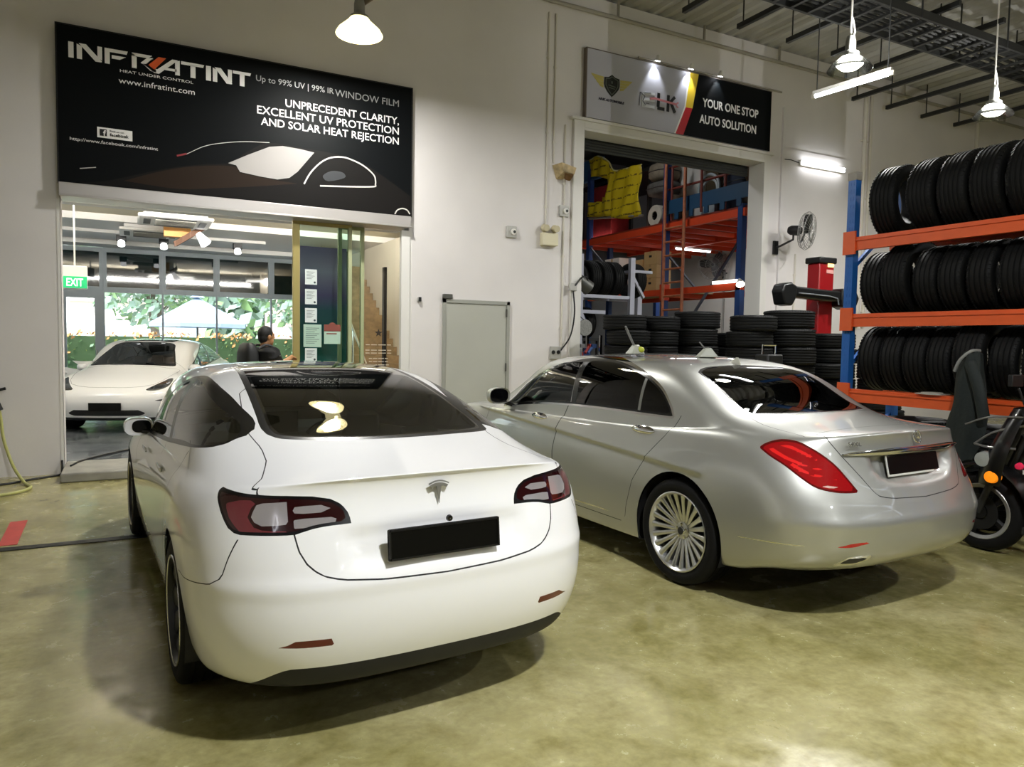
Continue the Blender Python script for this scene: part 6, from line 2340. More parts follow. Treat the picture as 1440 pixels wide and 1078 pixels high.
tag(g.build('paper_tag', mat('pale_tag', 'bdb7ad', .6)), 'pale round tag lying on the lowest orange beam of the rack', 'tag')

# tyre stacks beyond the silver car
stk = [(7.86, 7.62, 9, 'std', 'front stack beyond the silver car roof'), (8.62, 7.60, 8, 'big', 'second front stack, under the black camera beam'), (9.42, 7.50, 8, 'std', 'third front stack, just left of the post'), (9.98, 7.1, 7, 'std', 'stack behind the blue rack post'),
       (6.58, 8.86, 9, 'std', 'rear stack nearest the storage opening frame'), (7.26, 8.95, 9, 'std', 'rear stack second from the opening frame'), (7.96, 8.90, 8, 'big', 'rear stack third from the opening frame'), (8.72, 8.85, 8, 'std', 'rear stack left of the wheel aligner'), (9.4, 8.9, 8, 'std', 'rear stack under the camera beam end')]
rnd = random.Random(5)
for si, (x, y, n, kd, nm) in enumerate(stk):
    h = .225 if kd == 'std' else .265
    for k in range(n):
        lv = n - 1 - k
        lab = 'tyre in the %s, %s' % (nm, 'topmost' if lv == 0 else ORD[lv] + ' from the top')
        place_tyre(kd, (x + rnd.uniform(-.03, .03), y + rnd.uniform(-.03, .03), h / 2 + k * h * .995), (0, 0, rnd.uniform(0, 6)), lab, 'tyres in the ' + nm)
place_tyre('std', (7.55, 8.30, .325), (PI / 2, 0, .5), 'black tyre standing upright on the floor between the stacks', 'loose tyres')
tb = thing('dolly_handle', 'small silver handle on a black box among the tyre stacks', 'handle box', (7.55, 7.0, 0))
g = G()
g.box((-.14, -.12, 0), (.14, .12, 1.48))
g.build('box', M_BLACK, tb, bevel=.02)
g = G()
g.tube([(-.12, 0, 1.48), (-.12, 0, 1.60), (.12, 0, 1.60), (.12, 0, 1.48)], .014, 8)
g.build('grip', M_CHROME, tb)

for si, y in enumerate((4.50, 3.80, 3.10, 2.40)):
    for k in range(4):
        place_tyre('std', (RX + .42, y, .1125 + .224 * k), (0, 0, si + k), 'tyre under the blue rack, %s stack from its post, %s from the floor' % (ORD[si], ORD[k]), 'tyres lying under the rack')
# ------------------------------------------------------------------ scooter beside the rack
sc = thing('scooter', 'black scooter parked between the silver car and the tyre rack', 'scooter', (6.0, 3.3, 0), 0)
sc.scale = (1.1, 1.1, 1.08)
sb = mat('scooter_black', '0c0c0d', .3, coat=.5)
sd_ = mat('scooter_plastic', '17181a', .6)


def bike_wheel(y, R, name):
    g = G()
    g.lathe([(R - .1, -.045), (R - .05, -.06), (R - .01, -.035), (R, 0), (R - .01, .035), (R - .05, .06), (R - .1, .045)], 44, 'x', c=(0, y, R))
    w = g.build(name, M_RUBBER, sc, smooth=50)
    g = G()
    g.lathe([(R - .10, -.045), (R - .085, -.05), (R - .09, -.055), (R - .115, -.045)], 44, 'x', c=(0, y, R), closed=True)
    g.build('rim_tape', mat('rim_silver_line', 'a9a9a6', .3, .6), w)
    g = G()
    for k in range(5):
        a = 2 * PI * k / 5
        g.bar((0, y, R), (0, y + (R - .1) * math.cos(a), R + (R - .1) * math.sin(a)), .03, .05, (1, 0, 0))
    g.lathe([(R - .12, -.035), (R - .10, -.035), (R - .10, .035), (R - .12, .035)], 40, 'x', c=(0, y, R), closed=True)
    g.cyl((-.06, y, R), (.06, y, R), .05, n=16)
    g.build('rim', mat('black_alloy', '0d0d0e', .5), w)
    g = G()
    g.lathe([(.06, -.066), (.13, -.066), (.13, -.060), (.06, -.060)], 30, 'x', c=(0, y, R), closed=True)
    g.build('brake_disc', mat('dark_brake_steel', '2c2c2c', .45, .6), w)


bike_wheel(.0, .29, 'front_wheel')
bike_wheel(-1.30, .29, 'rear_wheel')
g = G()
for s in (-1, 1):
    g.cyl((s * .085, .0, .29), (s * .085, -.20, .86), .024, n=10)
g.build('fork', M_DARKSTEEL, sc)
g = G()
g.grid([[(-.10 * math.cos(b), .33 * math.cos(a), .30 + .335 * math.sin(a) + .02 * math.sin(b)) for b in np.linspace(0, PI, 9)] for a in np.linspace(.35, PI - .2, 14)])
g.build('front_mudguard', sb, sc, smooth=60)
# front apron and leg shield
g = G()
rows = []
for k in range(9):
    f = k / 8
    z = .52 + .55 * f
    w = .16 + .10 * math.sin(PI * min(1, .2 + f * .75))
    rows.append([(w * math.sin(a) * 1.0, -.14 - .16 * f + .18 * math.cos(a) * (1 - .4 * f), z) for a in np.linspace(-PI * .62, PI * .62, 13)])
g.grid(rows)
g.build('front_apron', sb, sc, smooth=60)
g = G()
rows = []
for y, z, w, h in ((-.38, .34, .10, .05), (-.45, .48, .17, .10), (-.60, .36, .16, .12), (-.85, .44, .18, .18), (-1.05, .62, .19, .17), (-1.35, .76, .17, .14), (-1.70, .84, .08, .08), (-1.75, .85, .02, .02)):
    rows.append([(w * math.cos(a), y, z + h * math.sin(a)) for a in np.linspace(0, 2 * PI, 16, endpoint=False)])
g.grid(rows, True)
g.build('body', sb, sc, smooth=60)
g = G()
rows = []
for y, z, w, h in ((-.70, .76, .03, .02), (-.80, .78, .13, .05), (-1.2, .84, .16, .06), (-1.6, .90, .12, .05), (-1.72, .91, .02, .02)):
    rows.append([(w * math.cos(a), y, z + h * math.sin(a)) for a in np.linspace(0, 2 * PI, 14, endpoint=False)])
g.grid(rows, True)
g.build('seat', sd_, sc, smooth=60)
g = G()
g.tube(spline([(-.36, -.44, 1.02), (-.20, -.36, 1.06), (0, -.30, 1.00), (.20, -.36, 1.06), (.36, -.44, 1.02)], 6), .016, 10)
hb_ = g.build('handlebar', M_DARKSTEEL, sc)
g = G()
for s in (-1, 1):
    g.cyl((s * .27, -.39, 1.045), (s * .38, -.45, 1.015), .024, n=12)
g.build('grip', M_BLACK, hb_)
for s in (-1, 1):
    g = G()
    g.tube([(s * .24, -.37, 1.05), (s * .30, -.34, 1.22)], .008, 6)
    g.cbox((s * .34, -.34, 1.27), (.13, .03, .08))
    g.build('mirror', M_BLACK, sc, bevel=.015)
g = G()
g.lathe([(.001, -.05), (.05, -.045), (.06, 0), (.055, .02)], 20, 'x', c=(-.20, -.10, .70))
g.build('side_lamp', mat('pale_lamp', 'b9bdb8', .15, .3), sc)
g = G()
g.lathe([(.001, -.05), (.04, -.045), (.05, 0), (.045, .02)], 20, 'x', c=(-.20, -.16, .585))
g.build('indicator', mat('orange_indicator', 'f0952a', .2, emit='ff8a10', estr=.6), sc)
g = G()
g.lathe([(.001, -.03), (.02, -.025), (.025, 0)], 14, 'x', c=(-.235, -.34, .69))
g.build('red_reflector', mat('pink_red_reflector', 'c02a4c', .2, emit='ff2050', estr=.2), sc)
g = G()
stk_pts = [(-.2, -.02, .80), (-.22, -.16, .90), (-.19, -.36, .97)]
g.tube(spline(stk_pts, 6), .008, 6)
g.tube(spline([(-.2, -.02, .80), (-.23, -.14, .79), (-.22, -.30, .80)], 6), .008, 6)
g.tube(spline([(-.18, .06, .93), (-.21, -.12, 1.0), (-.19, -.36, 1.02)], 6), .007, 6)
g.build('trim_line', mat('scooter_silver_line', '8f8f8d', .3, .6), sc)
for k, (tx_, w_) in enumerate((('II', .05), ('IIII', .11), ('IIIII', .14), ('IIII', .12))):
    tx = text_obj('lettering', tx_, .035, mat('sticker_white', 'd8d8d4', .5), sc, 'LEFT', width=w_, offset=.002)
    tx.location = (-.235, -.36 - .02 * k, .64 - .035 * k)
    tx.rotation_euler = (PI / 2, 0, -PI / 2)
g = G()
g.bar((-.02, -.30, .22), (-.02, -1.1, .22), .14, .05)
g.bar((-.10, -.9, .25), (-.22, -.95, .02), .02)
g.cyl((-.1, -1.30, .29), (-.1, -.75, .34), .05, n=12)
g.build('chassis', M_DARKSTEEL, sc)
g = G()
g.box((-.16, -1.45, .42), (-.10, -.75, .52))
g.build('side_cover', mat('scooter_red_cover', 'b23a22', .4), sc, bevel=.015)

# jacket hung over a tyre on the rack
jk = thing('jacket', 'dark grey-green jacket hung on the rack behind the silver car', 'jacket', (RX - .13, 3.66, 0))
g = G()
rows = []
rnd = random.Random(2)
for k in range(16):
    f = k / 15
    z = 1.56 - .92 * f
    wl = .06 + .11 * min(1, f * 1.6) + .02 * math.sin(f * 9)
    wr = .055 + .10 * min(1, f * 1.8) - .10 * max(0, f - .75) * 3
    th = .05 + .05 * math.sin(PI * min(1, f + .15))
    r = []
    for a in np.linspace(0, 2 * PI, 22, endpoint=False):
        w = wl if math.cos(a) > 0 else wr
        fold = .012 * math.sin(a * 5 + f * 6)
        r.append((-(th + fold) * math.sin(a) * .9 - .02, math.cos(a) * (w + fold) + .05 * (f - .3), z + .012 * math.sin(a * 3)))
    rows.append(r)
g.grid(rows, True)
g.add(rows[0], [tuple(range(22))])
g.build('cloth', mat('jacket_grey_green', '1f2624', .85, bump=.3, bscale=40), jk, smooth=60)
g = G()
g.tube(spline([(-.09, .10, 1.40), (-.10, .05, 1.50), (-.07, -.02, 1.575), (.02, -.04, 1.58)], 6), .014, 8)
g.build('collar_edge', mat('collar_grey', '8d8f8c', .6), jk)
g = G()
g.tube(spline([(-.10, -.03, 1.48), (-.12, -.12, 1.28), (-.10, -.17, 1.02)], 6), .045, 10)
g.build('sleeve', mat('jacket_grey_green', '1f2624', .85), jk, smooth=60)
# ------------------------------------------------------------------ storage room behind the second opening
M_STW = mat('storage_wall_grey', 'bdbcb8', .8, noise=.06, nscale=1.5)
g = G()
g.box((5.75, WY + .3, -.1), (14.7, 17.2, 0))
struct(g.build('floor_storage', M_FLOOR, smooth=0))
g = G()
g.box((5.75, 17.0, 0), (14.7, 17.2, 6.7))
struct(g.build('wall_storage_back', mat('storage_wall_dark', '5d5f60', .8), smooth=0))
g = G()
g.box((14.6, WY + .3, 0), (14.75, 17.2, 6.7))
struct(g.build('wall_storage_right', M_STW, smooth=0))
g = G()
g.box((5.65, WY + .3, 0), (5.78, 17.2, 6.7))
struct(g.build('wall_storage_left', M_STW, smooth=0))
g = G()
g.box((5.65, WY + .3, 6.6), (14.75, 17.2, 6.75))
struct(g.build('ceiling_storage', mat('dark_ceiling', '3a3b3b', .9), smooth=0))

nb = mat('navy_rack_blue', '1d3c74', .45)
orange2 = mat('mezzanine_orange', 'd2451f', .45, noise=.06)
mz = thing('mezzanine', 'orange and blue steel mezzanine with guard rail inside the storage opening', 'mezzanine', (0, 0, 0))
MX = 10.4
for (x, y, zt) in ((MX, 10.42, 4.3), (MX, 12.66, 5.5), (MX, 15.66, 5.97), (11.7, 11.75, 4.2), (12.6, 10.42, 4.2), (12.6, 15.66, 4.2), (11.6, 16.45, 4.4), (13.9, 12.66, 4.2)):
    g = G()
    g.box((x - .06, y - .06, 0), (x + .06, y + .06, zt))
    g.build('post', nb, mz, smooth=0)
g = G()
for (a, b) in (((MX - .05, 10.3, 4.06), (MX + .05, 16.9, 4.21)), ((12.5, 10.3, 4.06), (12.6, 16.9, 4.21)), ((MX, 10.3, 4.06), (14.5, 10.4, 4.21))):
    g.box(a, b)
for y in np.arange(10.9, 16.9, .62):
    g.box((MX, y, 4.10), (14.5, y + .06, 4.2))
g.build('beam', orange2, mz, smooth=0)
g = G()
g.box((MX, 10.3, 4.21), (14.5, 16.9, 4.26))
g.build('deck', mat('deck_red_brown', '7a2a18', .6), mz, smooth=0)
g = G()
g.box((MX - .07, 10.2, 4.40), (MX - .04, 12.62, 4.69))
for y in np.arange(10.4, 12.6, .45):
    g.box((MX - .07, y, 4.26), (MX - .04, y + .12, 4.40))
g.build('toe_board', mat('toe_board_blue', '17405f', .5), mz, smooth=0)
g = G()
for z in (4.94, 5.40):
    g.cyl((MX, 10.5, z), (MX, 12.6, z), .025, n=8)
for y in (10.9, 12.5):
    g.cyl((MX, y, 4.26), (MX, y, 5.42), .028, n=8)
g.build('guard_rail', mat('rail_dark_red', '6b2a20', .5), mz)
g = G()
for (a, b) in (((MX - .06, 10.35, 2.66), (MX + .04, 13.1, 2.79)), ((11.9, 10.35, 2.66), (12.0, 15.6, 2.79)), ((MX, 13.0, 2.66), (12.0, 13.1, 2.79)), ((MX - .06, 13.1, 2.66), (MX + .04, 15.6, 2.79))):
    g.box(a, b)
g.box((MX - .075, 12.58, 2.55), (MX + .075, 12.74, 2.9))
g.build('lower_beam', orange2, mz, smooth=0)
g = G()
g.box((MX + .04, 12.75, 2.76), (11.9, 16.4, 2.79))
g.build('lower_shelf', mat('shelf_board', '8a7a5c', .7), mz, smooth=0)
for p_, q_, w_ in (((MX, 12.0, 1.9), (11.7, 11.75, 3.9), .05), ((MX, 12.66, 3.6), (11.6, 12.9, 2.8), .04), ((MX, 14.0, 2.8), (MX, 15.6, 4.0), .04)):
    g = G()
    g.bar(p_, q_, w_)
    g.build('brace', mat('brace_grey_blue', '4a5260', .5), mz, smooth=0)
ldr = thing('ladder', 'rusty orange upright ladder fixed to the mezzanine edge', 'ladder', (0, 0, 0))
rust = mat('rusty_orange_steel', 'b06a48', .55, noise=.3, nscale=9)
for i, y in enumerate((11.90, 12.52)):
    g = G()
    g.cyl((10.24, y, 0), (10.24, y, 5.72), .034, n=10)
    g.build('stile', rust, ldr)
g = G()
for z in np.arange(.3, 4.3, .29):
    g.cyl((10.24, 11.90, z), (10.24, 12.52, z), .022, n=8)
g.build('rung', rust, ldr)
g = G()
g.tube(spline([(10.24, 11.9, 5.6), (10.24, 11.88, 5.74), (10.26, 11.7, 5.78), (10.3, 11.52, 5.74), (10.32, 11.5, 5.5), (10.34, 11.5, 4.3)], 6), .03, 8)
g.build('hoop', mat('rail_dark_red', '6b2a20', .5), ldr)

# banner tied to the guard side of the mezzanine
bn2 = thing('banner', 'crumpled yellow banner with dark lines of print tied along the mezzanine', 'banner', (0, 0, 0))
yel = bpy.data.materials.new('yellow_banner_print')
yel.use_nodes = True
nt = yel.node_tree
bs = nt.nodes['Principled BSDF']
bs.inputs['Roughness'].default_value = .45
tc = nt.nodes.new('ShaderNodeTexCoord')
sp = nt.nodes.new('ShaderNodeSeparateXYZ')
nt.links.new(tc.outputs['Object'], sp.inputs[0])
nz = nt.nodes.new('ShaderNodeTexNoise')
nz.inputs['Scale'].default_value = 16
nt.links.new(tc.outputs['Object'], nz.inputs['Vector'])
wv = nt.nodes.new('ShaderNodeMath')
wv.operation = 'SINE'
ml = nt.nodes.new('ShaderNodeMath')
ml.operation = 'MULTIPLY'
ml.inputs[1].default_value = 29.0
nt.links.new(sp.outputs[2], ml.inputs[0])
nt.links.new(ml.outputs[0], wv.inputs[0])
gt = nt.nodes.new('ShaderNodeMath')
gt.operation = 'GREATER_THAN'
gt.inputs[1].default_value = .86
nt.links.new(wv.outputs[0], gt.inputs[0])
g2_ = nt.nodes.new('ShaderNodeMath')
g2_.operation = 'GREATER_THAN'
g2_.inputs[1].default_value = .47
nt.links.new(nz.outputs[0], g2_.inputs[0])
an = nt.nodes.new('ShaderNodeMath')
an.operation = 'MULTIPLY'
nt.links.new(gt.outputs[0], an.inputs[0])
nt.links.new(g2_.outputs[0], an.inputs[1])
mx = nt.nodes.new('ShaderNodeMixRGB')
mx.inputs[1].default_value = lin('d2b91e')
mx.inputs[2].default_value = lin('6e5a16')
nt.links.new(an.outputs[0], mx.inputs[0])
nt.links.new(mx.outputs[0], bs.inputs['Base Color'])
g = G()
top = spline([(15.62, 6.20), (15.25, 6.22), (14.81, 6.0), (14.57, 5.74), (14.03, 5.68), (13.5, 5.66)], 6)
bot = spline([(15.62, 4.78), (15.2, 4.72), (14.8, 4.68), (14.5, 4.60), (14.0, 4.50), (13.46, 4.50)], 6)
rows = []
for k in range(13):
    f = k / 12
    r = []
    for j, (a, b) in enumerate(zip(top, bot)):
        y = a[0] + (b[0] - a[0]) * f
        z = a[1] + (b[1] - a[1]) * f
        r.append((10.30 + .035 * math.sin(j * 1.1 + f * 5) + .03 * math.sin(f * 9 + j * .4), y, z))
    rows.append(r)
gg = G()
nj = len(top)
# leave out the folded-back hole at the far lower corner
keep = []
vs = [p for r in rows for p in r]
fs = []
for i in range(12):
    for j in range(nj - 1):
        yc, zc = rows[i][j][1], (rows[i][j][2] + rows[i + 1][j][2]) / 2
        if yc > 14.92 and 5.12 < zc < 5.62 + (yc - 14.9) * .3:
            continue
        fs.append((i * nj + j, i * nj + j + 1, (i + 1) * nj + j + 1, (i + 1) * nj + j))
gg.add(vs, fs)
o = gg.build('cloth', yel, bn2, smooth=80, recalc=False)
md = o.modifiers.new('cloth_thickness', 'SOLIDIFY')
md.thickness = .006
g = G()
g.tube([(10.33, a[0], a[1]) for a in top], .018, 6)
g.build('hem', mat('banner_hem', 'dcd6a0', .6), bn2)
g = G()
g.cyl((10.33, 13.4, 4.50), (10.33, 15.6, 4.74), .03, n=8)
g.build('bottom_rod', mat('rod_grey', '7d7c74', .5), bn2)
g = G()
g.box((10.36, 15.2, 5.72), (10.50, 16.3, 6.22))
tag(g.build('blue_crate', mat('crate_blue', '2a5a86', .6), bevel=.01), 'blue crate at the far end of the mezzanine beside the yellow banner', 'crate')
g = G()
g.box((10.55, 14.95, 4.27), (11.1, 15.75, 5.55))
tag(g.build('red_crate', mat('crate_dark_red', '8a1e22', .6, noise=.3), bevel=.02), 'dark red crate seen through the gap in the yellow banner', 'crate')
g = G()
g.box((10.42, 13.55, 4.2), (10.60, 16.7, 4.2 + .06))
tag(g.build('pale_lamp_panel', mat('under_deck_glow', 'ffffff', .4, emit='fff4e6', estr=3.0), bevel=.01), 'white glowing strip light along the orange mezzanine beam', 'light')
# film roll, bundles and other stock on the mezzanine
t = thing('film_roll', 'big white roll with a dark hollow core lying on the mezzanine', 'roll', (10.56, 13.28, 4.50), 0)
g = G()
g.lathe([(.10, 0), (.235, 0), (.24, .02), (.24, .9), (.10, .9)], 32, 'x', closed=True)
g.build('roll', mat('roll_white', 'c9c4b6', .7, noise=.1), t)
g = G()
g.lathe([(.10, .02), (.095, .9)], 24, 'x')
g.lathe([(.001, .35), (.10, .35)], 24, 'x')
g.build('core', M_BLACK, t, recalc=False)
rnd = random.Random(9)


def bundle(name, label, cat, lo, hi, m, seed, m2=None):
    """soft wrapped bundle: a lumpy rounded box with cord"""
    r_ = random.Random(seed)
    t = thing(name, label, cat, ((lo[0] + hi[0]) / 2, (lo[1] + hi[1]) / 2, lo[2]), 0)
    sx, sy, sz = [(hi[i] - lo[i]) / 2 for i in range(3)]
    g = G()
    rows = []
    for k in range(9):
        f = k / 8
        ph = f * PI - PI / 2
        rr = max(.02, abs(math.cos(ph)) ** .45)
        rows.append([(sx * rr * math.copysign(abs(math.cos(a)) ** .6, math.cos(a)) * r_.uniform(.93, 1.05), sy * rr * math.copysign(abs(math.sin(a)) ** .6, math.sin(a)) * r_.uniform(.93, 1.05), sz + sz * math.copysign(abs(math.sin(ph)) ** .6, math.sin(ph))) for a in np.linspace(0, 2 * PI, 20, endpoint=False)])
    g.grid(rows, True)
    g.build('sack', m, t, smooth=70)
    g = G()
    g.tube([(sx * 1.02 * math.copysign(abs(math.cos(a)) ** .6, math.cos(a)), sy * 1.02 * math.copysign(abs(math.sin(a)) ** .6, math.sin(a)), sz) for a in np.linspace(0, 2 * PI, 24, endpoint=False)], .012, 6, closed=True)
    g.build('cord', m2 or M_BLACK, t)


bundle('sack', 'dark grey bundle with pale streaks on top of the mezzanine stock behind the ladder', 'bundle', (10.5, 12.9, 4.95), (11.1, 13.65, 5.28), mat('sack_dark', '5c5a56', .8, noise=.5, nscale=6), 3)
bundle('sack', 'beige bundle at the top of the mezzanine stock beside the yellow banner', 'bundle', (10.5, 12.95, 5.28), (11.1, 13.6, 5.70), mat('sack_beige', '8f8472', .8, noise=.4, nscale=5), 4)
bundle('sack', 'brown and white wrapped bundle above the big white roll', 'bundle', (10.55, 12.85, 4.27), (11.5, 12.98 + .05, 4.95), mat('sack_brown', '7a6a58', .8, noise=.5, nscale=7), 5)
g = G()
g.box((11.1, 12.3, 4.26), (11.2, 13.1, 6.2))
tag(g.build('white_board', mat('board_white', 'd8d6d0', .6), smooth=0), 'tall white board standing behind the ladder on the mezzanine', 'board')
g = G()
g.box((11.15, 11.9, 4.26), (11.3, 12.28, 6.0))
tag(g.build('timber_board', mat('board_olive_brown', '4f432c', .7), smooth=0), 'tall dark olive board beside the white board on the mezzanine', 'board')
g = G()
g.tube([(10.75, 11.75 + .30 * math.cos(a), 4.85 + .30 * math.sin(a)) for a in np.linspace(0, 2 * PI, 30, endpoint=False)], .03, 8, closed=True)
g.tube([(10.78, 11.75 + .22 * math.cos(a), 4.83 + .22 * math.sin(a)) for a in np.linspace(0, 2 * PI, 30, endpoint=False)], .025, 8, closed=True)
g.box((10.74, 11.55, 4.26), (10.82, 11.95, 4.58))
tag(g.build('hose_coil', mat('hose_pale_blue', '9fa8ac', .4)), 'pale coil of hose behind the blue toe board on the mezzanine', 'hose')
bundle('sack', 'navy bundle behind the coil of hose on the mezzanine', 'bundle', (10.9, 10.9, 4.27), (11.5, 11.6, 5.6), mat('sack_navy', '1a2438', .8), 6)
bundle('sack', 'brown cardboard-coloured bundle at the right end of the mezzanine', 'bundle', (10.7, 10.25, 4.75), (11.5, 10.85, 5.5), mat('sack_cardboard', '5c4632', .8, noise=.4), 7)
g = G()
g.box((10.7, 10.3, 4.26), (11.5, 10.9, 4.75))
tag(g.build('carton', mat('carton_dark', '3c3026', .8), bevel=.01), 'dark carton under the brown bundle at the right end of the mezzanine', 'box')
for i, (y, z, R) in enumerate(((15.3, 6.05, .0), (14.4, 6.0, .0), (13.9, 5.95, .0))):
    pass
# dark tyres lying on top of a tall stand behind the banner
stand = thing('storage_stand', 'dark stand carrying tyres above the yellow banner', 'stand', (0, 0, 0))
g = G()
g.box((10.7, 13.2, 5.62), (12.4, 16.6, 5.70))
g.build('shelf', M_DARKSTEEL, stand, smooth=0)
for (x, y) in ((10.75, 13.72), (10.75, 16.55), (12.35, 13.72), (12.35, 16.55)):
    g = G()
    g.box((x - .04, y - .04, 4.26), (x + .04, y + .04, 5.62))
    g.build('leg', M_DARKSTEEL, stand, smooth=0)
for i, (x, y) in enumerate(((11.1, 16.0), (11.1, 15.3), (11.1, 14.6), (11.1, 13.9))):
    place_tyre('std', (x, y, 5.70 + .1125), (0, 0, i), 'tyre lying on the dark stand above the yellow banner, ' + ('farthest from the ladder', 'second farthest from the ladder', 'second nearest the ladder', 'nearest the ladder')[i], 'tyres above the banner')

# cartons on the lower shelf
card = mat('carton_brown', 'c2a06c', .75, noise=.06)
cardw = mat('carton_white', 'd4d2cc', .7)


def carton(label, x, y, z, sx, sy, sz, m, hole=True):
    t = thing('carton', label, 'box', (x, y, z), 0, 'cartons on the lower mezzanine shelf')
    g = G()
    g.box((-sx / 2, -sy / 2, 0), (sx / 2, sy / 2, sz))
    g.build('box', m, t, bevel=.006)
    g = G()
    g.box((-sx / 2 - .003, -.05, sz * .55), (-sx / 2 + .002, .05, sz * .72))
    g.build('hand_hole', M_BLACK, t, bevel=.01)
    g = G()
    g.box((-sx / 2 - .002, -.03, sz * .85), (sx / 2, .03, sz + .002))
    g.build('tape', mat('carton_tape', 'a98a58', .4), t, smooth=0)
    return t


for k in range(3):
    carton('brown carton in the pile of three left of the ladder, ' + ('lowest', 'middle one', 'topmost')[k], 10.75, 13.36, 2.79 + .305 * k, .42, .46, .30, card)
carton('brown carton left of the pile of three, lower one', 10.78, 13.95, 2.79, .42, .5, .40, card)
carton('brown carton left of the pile of three, upper one', 10.78, 13.95, 3.195, .42, .5, .36, card)
carton('white carton on the lower shelf beside the brown cartons', 10.8, 14.92, 3.10, .44, .6, .58, cardw)
carton('white carton under the taller white one beside the brown cartons', 10.8, 14.92, 2.79, .44, .6, .31, cardw)
carton('white carton nearest the far blue post on the lower shelf', 10.8, 15.9 - .12, 2.79, .44, .7, .62, cardw)
wall_fan('grey wall fan in a wire cage under the mezzanine deck', (14.2, 15.25, 3.80), (-.8, -.6, -.1), .42, (.36, -.05, -.25))
g = G()
g.cyl((14.56, 15.2, 0), (14.56, 15.2, 3.6), .03, n=8)
tag(g.build('wall_pipe', mat('storage_pipe', '8c8c88', .5)), 'thin pipe on the storage wall below the grey fan', 'pipe')
sl_ = thing('strip_light', 'short white strip light on the lower orange beam', 'light', (MX - .08, 10.75, 2.83))
g = G()
g.box((-.02, -.33, -.03), (.02, .33, .03))
g.build('tube', mat('under_deck_glow', 'ffffff', .4, emit='fff4e6', estr=3.0), sl_, bevel=.008)
sp_ = thing('clip_lamp', 'small lit clip lamp on the right blue post of the storage opening', 'lamp', (MX - .08, 10.36, 2.80))
g = G()
g.cyl((0, 0, .05), (-.05, -.08, -.05), .03, .085, n=16)
g.build('shade', M_TRIM, sp_)
g = G()
g.cyl((-.048, -.077, -.045), (-.056, -.09, -.06), .075, .06, n=16)
g.build('bulb', GLOW, sp_)
g = G()
g.bar((0, 0, .05), (.05, .02, .05), .03)
g.build('clip', M_BLACK, sp_)
# pale tyre stand just inside the opening
gr = thing('tyre_stand', 'pale grey steel stand with upright tyres just inside the storage opening', 'stand', (0, 0, 0))
pg = mat('pale_grey_steel', 'b4b6c2', .45)
for (x, y) in ((7.05, 10.9), (8.18, 10.9), (7.05, 11.55), (8.66, 11.3)):
    g = G()
    g.box((x - .05, y - .04, 0), (x + .05, y + .04, 3.16 if x < 8.5 else 3.0))
    g.build('post', pg, gr, smooth=0)
g = G()
g.box((6.9, 10.88, 2.40), (8.2, 10.94, 2.46))
g.box((6.9, 11.5, 2.40), (8.66, 11.56, 2.46))
g.box((8.12, 10.9, 2.40), (8.18, 11.5, 2.46))
g.box((8.2, 10.9, 2.90), (8.66, 11.3, 2.95))
g.box((7.1, 10.88, 2.12), (7.6, 10.94, 2.18))
g.build('beam', pg, gr, smooth=0)
g = G()
g.bar((8.2, 10.92, 2.85), (8.5, 10.95, 2.45), .05)
g.bar((6.95, 10.9, 2.40), (7.15, 10.9, 2.0), .05)
g.build('brace', pg, gr, smooth=0)
for i, x in enumerate((7.17, 7.42, 7.67, 7.92, 8.42)):
    place_tyre('sml' if i in (0,) else 'std', (x, 11.22, 2.46 + (.29 if i == 0 else .325) - .01), (PI / 2, .4 * i, PI / 2 + .08), 'black tyre upright on the pale grey stand, ' + ORD[i] + ' from the opening frame', 'tyres on the pale stand')
for i, x in enumerate((7.15, 7.40)):
    place_tyre('sml', (x, 11.3, 1.96), (PI / 2, .6 * i, PI / 2 + .1), 'small tyre under the beam of the pale grey stand, ' + ('beside the opening frame', 'farther from the opening frame')[i], 'small tyres under the pale stand')
g = G()
g.box((6.95, 11.0, 1.63), (7.62, 11.55, 1.68))
g.box((6.97, 11.05, 0), (7.03, 11.1, 1.63))
g.box((7.55, 11.05, 0), (7.61, 11.1, 1.63))
g.box((6.97, 11.45, 0), (7.03, 11.5, 1.63))
g.box((7.55, 11.45, 0), (7.61, 11.5, 1.63))
tag(g.build('low_bench', M_DARKSTEEL, smooth=0), 'dark low bench under the small tyres in the storage opening', 'bench')
# work lamp and round grey disc by the frame
wl_ = thing('work_lamp', 'grey can-shaped work lamp on the left frame of the storage opening', 'lamp', (6.34, 9.80, 2.52))
g = G()
g.cyl((-.06, -.05, .06), (.14, -.05, -.06), .10, .115, n=20)
g.build('can', mat('lamp_can_grey', '5c5c58', .4, .5), wl_)
g = G()
g.bar((.04, -.05, -.06), (-.10, .0, -.14), .03)
g.build('arm', M_BLACK, wl_)
t = thing('steel_disc', 'round grey speckled disc hanging beside the left frame of the storage opening', 'disc', (6.62, 10.05, 1.84))
g = G()
g.cyl((0, .02, 0), (0, -.02, 0), .135, n=36)
g.build('disc', mat('speckled_grey', '8f8f8a', .6, noise=.4, nscale=60), t, bevel=.008)
g = G()
g.cyl((-.0, .02, .12), (-.38, .02, .40), .008, n=6)
g.build('wire', M_BLACK, t)
bx = thing('tool_cart', 'small cart heaped with red, blue and grey tools at the storage opening', 'cart', (6.72, 10.3, 0))
g = G()
for (x, y) in ((-.25, -.2), (.25, -.2), (-.25, .2), (.25, .2)):
    g.box((x - .02, y - .02, 0), (x + .02, y + .02, 1.72))
g.build('leg', M_CHROME, bx, smooth=0)
g = G()
g.box((-.27, -.22, 1.30), (.27, .22, 1.34))
g.box((-.27, -.22, .4), (.27, .22, .44))
g.build('tray', nb, bx, smooth=0)
rnd = random.Random(4)
